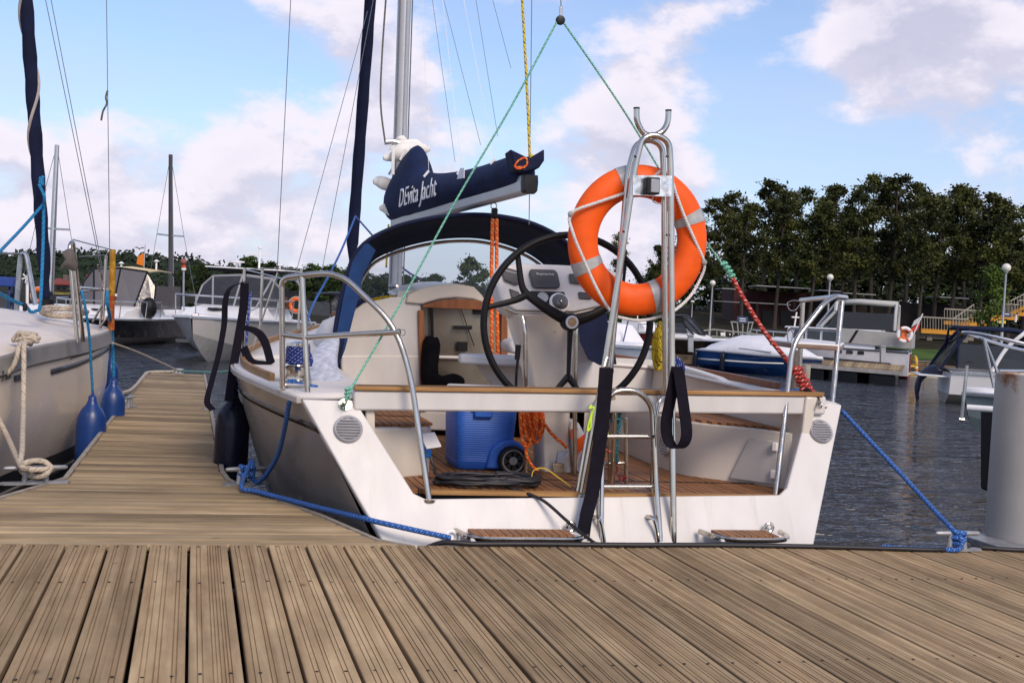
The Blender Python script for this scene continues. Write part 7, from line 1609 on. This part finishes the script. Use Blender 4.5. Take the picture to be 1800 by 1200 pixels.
ou = thing('outboard_motor', 'black outboard motor with white boat behind the furled sail', 'outboard', B(84, 530, 25)); MB().loft([[B(76, 512, 25), B(92, 512, 25), B(92, 512, 25.3), B(76, 512, 25.3)], [B(73, 520, 24.9), B(96, 522, 24.9), B(96, 522, 25.4), B(73, 520, 25.4)], [B(76, 534, 25), B(94, 535, 25), B(94, 535, 25.3), B(76, 534, 25.3)]]).build('cowling', black_pl, ou, bevel=.03); MB().disc(B(78, 517, 24.85), FW, .022, .02, 14).build('badge', white_pl, ou)
MB().tube([B(84, 534, 25.1), B(84, 556, 25.1)], .06, 8).build('leg', black_pl, ou)
# --- far sailing boats: hull, mast with spreaders
def far_sail(px, ytop, ybase, xtop, dep, spr, hullm, label, mm, r=.07):
    rt = thing('far_sailboat', label, 'sailboat', G((px - 900) / FPX * dep, dep)); l_ = boat_frame(G((px - 900) / FPX * dep, dep + 2.5), FW * -1); hull(rt, l_, 6.2, 2.2, .7, .85, beigeb, hullm, whiteg, .2)
    prismf(rt, l_, 'cabin', [(1.2, .75), (4.2, .85), (3.6, 1.1), (1.2, 1.15)], -.7, .7, whiteg, .85)
    a, c = B(px, ybase, dep), B(xtop, ytop, dep); MB().tube([V((a.x, a.y, .8)), c], r, 8).build('mast', mm, rt)
    MB().tube([V((a.x, a.y, .8)) + RT * .12, c + RT * .04], .028, 6).build('halyard', wirem, rt)
    for (y_, w) in spr:
        t = (y_ - ybase) / (ytop - ybase); m = B(lerp(px, xtop, t), y_, dep); MB().tube([m - RT * w + V((0, 0, .03)), m, m + RT * w], .03, 6).build('spreader', alu, rt)
        for s in (-1, 1): MB().tube([l_(s * -1.0, 2.5, .75), m + RT * w * s, c], .008, 4).build('shroud', wirem, rt)
    return rt
far_sail(299, 272, 560, 300, 42, ((414, .48),), whiteg, 'far sailboat with tall dark mast behind the cream canopy', pm('dark mast', (.05, .045, .05), .5))
far_sail(85, 255, 540, 100, 34, ((402, .5),), whiteg, 'far sailboat with leaning grey mast behind the furled sail', alu, .06)
# --- covered blue speedboat
fw = (RT * .80 - FW * .60); root = thing('speedboat', 'blue speedboat under a white cover on the right', 'speedboat', G((1310 - 900) / FPX * 41, 41)); lf = boat_frame(G((1246 - 900) / FPX * 43, 42.6), fw)
hull(root, lf, 4.2, 2.2, .70, .66, bluehull, bluehull, whiteg, .22)
cv = pm('white boat cover', (.66, .66, .70), .75, var=.08, vs=3, bump=.3, bs=5)
rgs = []
for y_, w_, h_ in ((-.02, .9, .72), (.35, 1.06, .95), (1.2, 1.08, 1.30), (2.1, 1.06, 1.34), (2.7, 1.0, 1.22), (3.4, .72, 1.0), (4.05, .15, .72)): rgs.append([lf(-w_, y_, .70), lf(-w_ * .9, y_, .70 + (h_ - .7) * .35), lf(-w_ * .6, y_, .70 + (h_ - .7) * .85), lf(0, y_, h_), lf(w_ * .6, y_, .70 + (h_ - .7) * .85), lf(w_ * .9, y_, .70 + (h_ - .7) * .35), lf(w_, y_, .70)])
MB().loft(rgs, closed=False, cap=False).build('boat_cover', cv, root, smooth=60, solid=.01)
MB().loft([[lf(1.09 - .0, .1, .36), lf(1.10, .1, .42)], [lf(1.09, 1.2, .37), lf(1.10, 1.2, .43)], [lf(1.02, 2.4, .39), lf(1.05, 2.4, .44)], [lf(.86, 3.2, .44), lf(.9, 3.2, .47)]], closed=False, cap=False).build('hull_stripe', whiteg, root, smooth=50, solid=.02)
for i, (y_, z_) in enumerate(((.05, .62), (1.1, .62))):
    ff = copy_tree(bigf); ff.location = lf(1.2, y_, z_ + .1); ff.scale = (.75, .75, .75); tag(ff, 'dark fender at the stern of the blue speedboat' if i == 0 else 'dark fender on the side of the blue speedboat', 'fender', 'fenders of the blue speedboat')
MB().tube([lf(1.0, 1.6, .86), lf(1.0, 2.8, .80)], .02, 6).build('grab_rail', railb, root)
# --- white cabin cruiser with canopy on the flybridge
fw = (RT * -.93 - FW * -.36); root = thing('cabin_cruiser', 'white two-deck cabin cruiser with grey canvas upper deck at right', 'motorboat', G((1520 - 900) / FPX * 46, 46)); lf = boat_frame(G((1600 - 900) / FPX * 44.6, 44.6), fw)
cru = pm('cruiser white', (.60, .61, .66), .35, var=.04)
hull(root, lf, 6.2, 2.3, .98, 1.02, pm('red bottom paint', (.22, .03, .03), .6), cru, cru, .12, band=pm('dark band', (.05, .05, .06), .4))
prismf(root, lf, 'saloon', [(1.2, .98), (4.7, 1.0), (4.3, 1.62), (1.2, 1.66)], -.98, .98, cru, .93)
prismf(root, lf, 'saloon_roof', [(1.0, 1.67), (4.55, 1.63), (4.5, 1.70), (1.0, 1.74)], -1.03, 1.03, cru)
for a, c in ((3.75, 4.25), (3.2, 3.66), (2.6, 3.1)): prismf(root, lf, 'window', [(a, 1.16), (c, 1.16), (c - .12 if a > 3.7 else c, 1.58), (a, 1.58)], -1.0, 1.0, glass_d, .975, .01)
clothp = pm('grey mesh canvas', (.33, .33, .32), .8, var=.08, vs=4)
prismf(root, lf, 'upper_bulwark', [(-.1, 1.12), (2.6, 1.2), (2.6, 1.74), (-.1, 1.66)], -1.05, 1.05, clothp, 1.0, .02)
prismf(root, lf, 'black_pillar', [(2.05, 1.22), (2.15, 1.22), (1.9, 1.70), (1.8, 1.70)], -1.065, 1.065, black_pl, 1, .0)
canopy(root, lf, .55, 3.3, 1.0, 1.75, 2.78, pm('grey canopy canvas', (.42, .42, .41), .75, var=.08), pane_d, pm('grey canopy frame', (.45, .45, .44), .6), rake=.6, rooft=.14, fr_=.06)
for y_ in (1.55, 1.95, 2.35): prismf(root, lf, 'porthole', [(y_, .80), (y_ + .25, .80), (y_ + .25, .95), (y_, .95)], -1.165, 1.165, glass_d, 1, .03)
prismf(root, lf, 'rub_strip', [(.6, .52), (5.2, .62), (5.2, .66), (.6, .56)], -1.14, 1.14, black_pl, 1, 0)
q = [lf(-.25, -.04, .25), lf(.35, -.04, .25), lf(.35, -.04, .92), lf(-.25, -.04, .92)]; MB().hexa(q, [v - V((fw.x, fw.y, 0)).normalized() * -.03 for v in q]).build('transom_door', redhull, root, smooth=0)
o0 = lf(1.14, 1.15, .45); fx = -V((fw.x, fw.y, 0)).normalized()
lettering('Intro', .30, lambda x, y_, z: o0 + fx * x * .8 + UP * y_ - lf(0, 0, 0) * 0 + (V((fw.y, -fw.x, 0)).normalized()) * (z + .01) * 1, redhull, root, shear=.3)
MB().tube([lf(0, -.05, 1.6), lf(-.0, -.35, 2.45)], .025, 6).build('flag_staff', white_pl, root)
for i, cm_ in enumerate(('flag white', 'flag red')):
    m_ = pm(cm_, (.7, .68, .66) if i == 0 else (.66, .05, .02), .8); q = [lf(0, -.34 + .05 * i, 2.38 - .28 * i), lf(.02, -.06 + .1 * i, 2.16 - .3 * i), lf(.02, .02 + .08 * i, 1.92 - .26 * i), lf(0, -.24 + .04 * i, 2.1 - .28 * i)]; MB().hexa(q, [v + V((.02, .02, 0)) for v in q]).build('flag', m_, root, smooth=0)
MB().tube([lf(0, 4.3, 1.7), lf(0, 4.25, 2.25)], .03, 6).build('radar_mast', white_pl, root); MB().box(lf(0, 4.25, 2.05), .4, .08, .05).build('radar_bar', white_pl, root)
bowrail(root, lf, [(.95, 4.4, 1.02), (.75, 5.2, 1.03), (0, 6.0, 1.05), (-.75, 5.2, 1.03), (-.95, 4.4, 1.02)], .42)
o = thing('lifebuoy', 'white and orange lifebuoy on the cabin cruiser\'s upper deck', 'lifebuoy', B(1590, 588, 43.3)); MB().ring(B(1590, 588, 43.3), FW, .24, .065, 28, 8).build('ring_body', white_pl, o)
for k in range(4):
    a = k * math.pi / 2 + .6; c = B(1590, 588, 43.25); MB().ring(c + (RT * math.cos(a) + UP * math.sin(a)) * .24, (RT * -math.sin(a) + UP * math.cos(a)), .05, .03, 12, 6).build('band', lbm, o)
q = [B(1585, 580, 43.4), B(1594, 580, 43.4), B(1594, 597, 43.4), B(1585, 597, 43.4)]; MB().hexa(q, [v + FW * .06 for v in q]).build('light_case', lbm, o, smooth=0)
# --- boat with navy canopy at right
fw = (RT * .96 - FW * .2); root = thing('cuddy_cruiser', 'grey-white cruiser with navy canopy at the right edge', 'motorboat', G((1760 - 900) / FPX * 31, 31)); lf = boat_frame(G((1662 - 900) / FPX * 31.5, 31.5), fw)
hull(root, lf, 5.6, 2.4, .80, .95, beigeb, whiteg, whiteg, .25); prismf(root, lf, 'cabin_trunk', [(1.4, .82), (4.8, .92), (4.0, 1.12), (1.4, 1.2)], -1.0, 1.0, whiteg, .85)
canopy(root, lf, .15, 2.9, 1.05, .92, 1.98, navy, pane_d, navy, rake=.9); [MB().tube([lf(x_, -.25, .86), lf(x_ * .98, .15, 1.55), lf(x_ * .9, .45, 1.93)], .035, 6).build('canopy_pole', navy, root) for x_ in (-1.05, 1.05)]; qv = [lf(-1.04, -.25, .86), lf(1.04, -.25, .86), lf(.95, .45, 1.92), lf(-.95, .45, 1.92)]; mv = MB(); mv.v = qv; mv.face((0, 1, 2, 3)); mv.build('aft_pane', pane_d, root, smooth=0, solid=.012)
MB().tube(cr([lf(1.05, 1.0, .9), lf(1.05, 1.3, 1.5), lf(1.0, 1.8, 2.0), lf(0, 1.95, 2.06)], 4), .05, 8).build('radar_arch', whiteg, root)
ou = thing('outboard_motor', 'navy outboard motor tilted at the stern of the canopied cruiser', 'outboard', lf(0, -.3, .6)); MB().tube(cr([lf(0, -.05, .75), lf(0, -.35, .8), lf(0, -.6, .55), lf(0, -.65, .2), lf(0, -.62, .0)], 4), [.11, .13, .14, .14, .13, .12, .11, .1, .09, .08, .08, .07, .06, .05, .05, .05, .04], 10).build('cowling', pm('navy cowling', (.015, .02, .05), .35), ou)
MB().hexa([lf(-.9, -.75, .66), lf(.9, -.75, .66), lf(.9, .05, .66), lf(-.9, .05, .66)], [lf(-.9, -.75, .70), lf(.9, -.75, .70), lf(.9, .05, .70), lf(-.9, .05, .70)]).build('bathing_platform', whiteg, root, bevel=.02)
# --- open boat behind the pile
fw = (RT * -1 - FW * .12); root = thing('open_boat', 'white open boat with steel bow rail behind the grey pile', 'motorboat', G((1800 - 900) / FPX * 17, 17)); lf = boat_frame(G((1700 - 900) / FPX * 17 + 4.6, 17.4), fw)
hull(root, lf, 4.7, 1.9, 1.0, .98, pm('teal-grey hull', (.10, .14, .15), .35), pm('grey-green hull side', (.16, .20, .21), .3), whiteg, .3)
prismf(root, lf, 'fore_cuddy', [(1.2, 1.0), (3.2, 1.0), (2.4, 1.3), (1.2, 1.35)], -.75, .75, whiteg, .85)
MB().tube(cr([lf(.85, 1.6, 1.50), lf(.78, 2.8, 1.56), lf(.6, 3.7, 1.66), lf(.25, 4.55, 1.82), lf(0, 4.75, 1.84), lf(-.25, 4.55, 1.82), lf(-.6, 3.7, 1.66), lf(-.78, 2.8, 1.56)], 5), .026, 8).build('bow_rail', railb, root)
MB().tube([lf(.45, 3.95, 1.32), lf(.62, 3.2, 1.34), lf(.7, 2.6, 1.38), lf(.75, 2.0, 1.44)], .018, 8).build('mid_rail', railb, root)
for x_, y0_, y1_, zt in ((.42, 3.85, 4.25, 1.76), (.35, 4.05, 4.3, 1.78), (.62, 3.15, 3.35, 1.6), (.72, 2.55, 2.7, 1.56)): MB().tube([lf(x_, y0_, 1.02), lf(x_ * .9, y1_, zt)], .022, 8).build('rail_post', railb, root)
MB().box(lf(.3, 2.9, 1.12), .18, .1, .1).build('deck_cleat', black_pl, root, bevel=.03)
pp_ = thing('boat_pole', 'thin steel pole slanting into the water before the open boat', 'pole', PZ(1690, 737, .2)); a = P(1690, 737, 12); c = P(1700, 642, 12); MB().tube([a, c], .02, 8).build('pole', steel_dull, pp_); MB().tube([a - RT * .03, a + RT * .03], .022, 8).build('pole_foot', steel_dull, pp_)
bm3 = thing('finger_boom', 'white mooring boom behind the grey pile', 'pontoon', P(1725, 715, 11)); MB().tube([P(1700, 716, 11.5), P(1830, 725, 11)], .035, 10).build('boom_tube', white_pl, bm3); MB().hexa([P(1762, 722, 11.3), P(1830, 730, 11), P(1830, 880, 11), P(1762, 870, 11.3)], [q + V((0, .4, 0)) for q in (P(1762, 722, 11.3), P(1830, 730, 11), P(1830, 880, 11), P(1762, 870, 11.3))]).build('boom_float', black_pl, bm3, bevel=.03)
# --- boats moored behind the crutch on the right
root = thing('bowrider', 'small black and white bowrider behind the crutch at right', 'motorboat', G((1195 - 900) / FPX * 46, 46)); lf = boat_frame(G((1178 - 900) / FPX * 46, 45.8), RT * .85 - FW * .5)
hull(root, lf, 2.6, 1.5, .95, 1.02, blackhull, blackhull, whiteg, .6); prismf(root, lf, 'screen_frame', [(.2, 1.0), (1.5, 1.05), (.9, 1.35), (.2, 1.4)], -.6, .6, whiteg, .85); canopy(root, lf, -.1, 1.2, .6, 1.2, 1.85, black_pl, pane_g, black_pl, rake=.5)
root = thing('cabin_boat', 'small boat with dark red hull seen under the lifebuoy', 'motorboat', G((1112 - 900) / FPX * 52, 52)); lf = boat_frame(G((1100 - 900) / FPX * 44.8, 44.9), RT * .7 - FW * .7)
hull(root, lf, 2.0, 1.4, 1.05, 1.25, redhull, redhull, whiteg, .7); prismf(root, lf, 'cabin', [(.1, 1.1), (1.3, 1.2), (1.0, 1.55), (.1, 1.6)], -.5, .5, whiteg, .85); MB().tube([lf(0, .5, 1.5), lf(0, .5, 2.1)], .02, 6).build('aerial', white_pl, root); bowrail(root, lf, [(.55, 1.0, 1.15), (.3, 1.6, 1.2), (0, 1.9, 1.25), (-.3, 1.6, 1.2)], .3)
root = thing('white_launch', 'white launch bow seen between wheel and crutch', 'motorboat', G((1070 - 900) / FPX * 24, 24)); lf = boat_frame(G((1030 - 900) / FPX * 25, 26.0), RT * .25 - FW * .9)
hull(root, lf, 3.6, 1.6, 1.15, 1.2, whiteg, whiteg, whiteg, .3); prismf(root, lf, 'cabin', [(.3, 1.2), (2.2, 1.22), (1.6, 1.6), (.3, 1.65)], -.6, .6, whiteg, .85)
rope('mooring_line', [B(1105, 560, 24), B(1098, 590, 24), B(1085, 640, 23)], .014, rb_navy, 'blue line hanging at the white launch', 3)
# ------------------------------------------------------------------ tidy helper data
for o in bpy.data.objects:
    if '_o' in o: del o['_o']
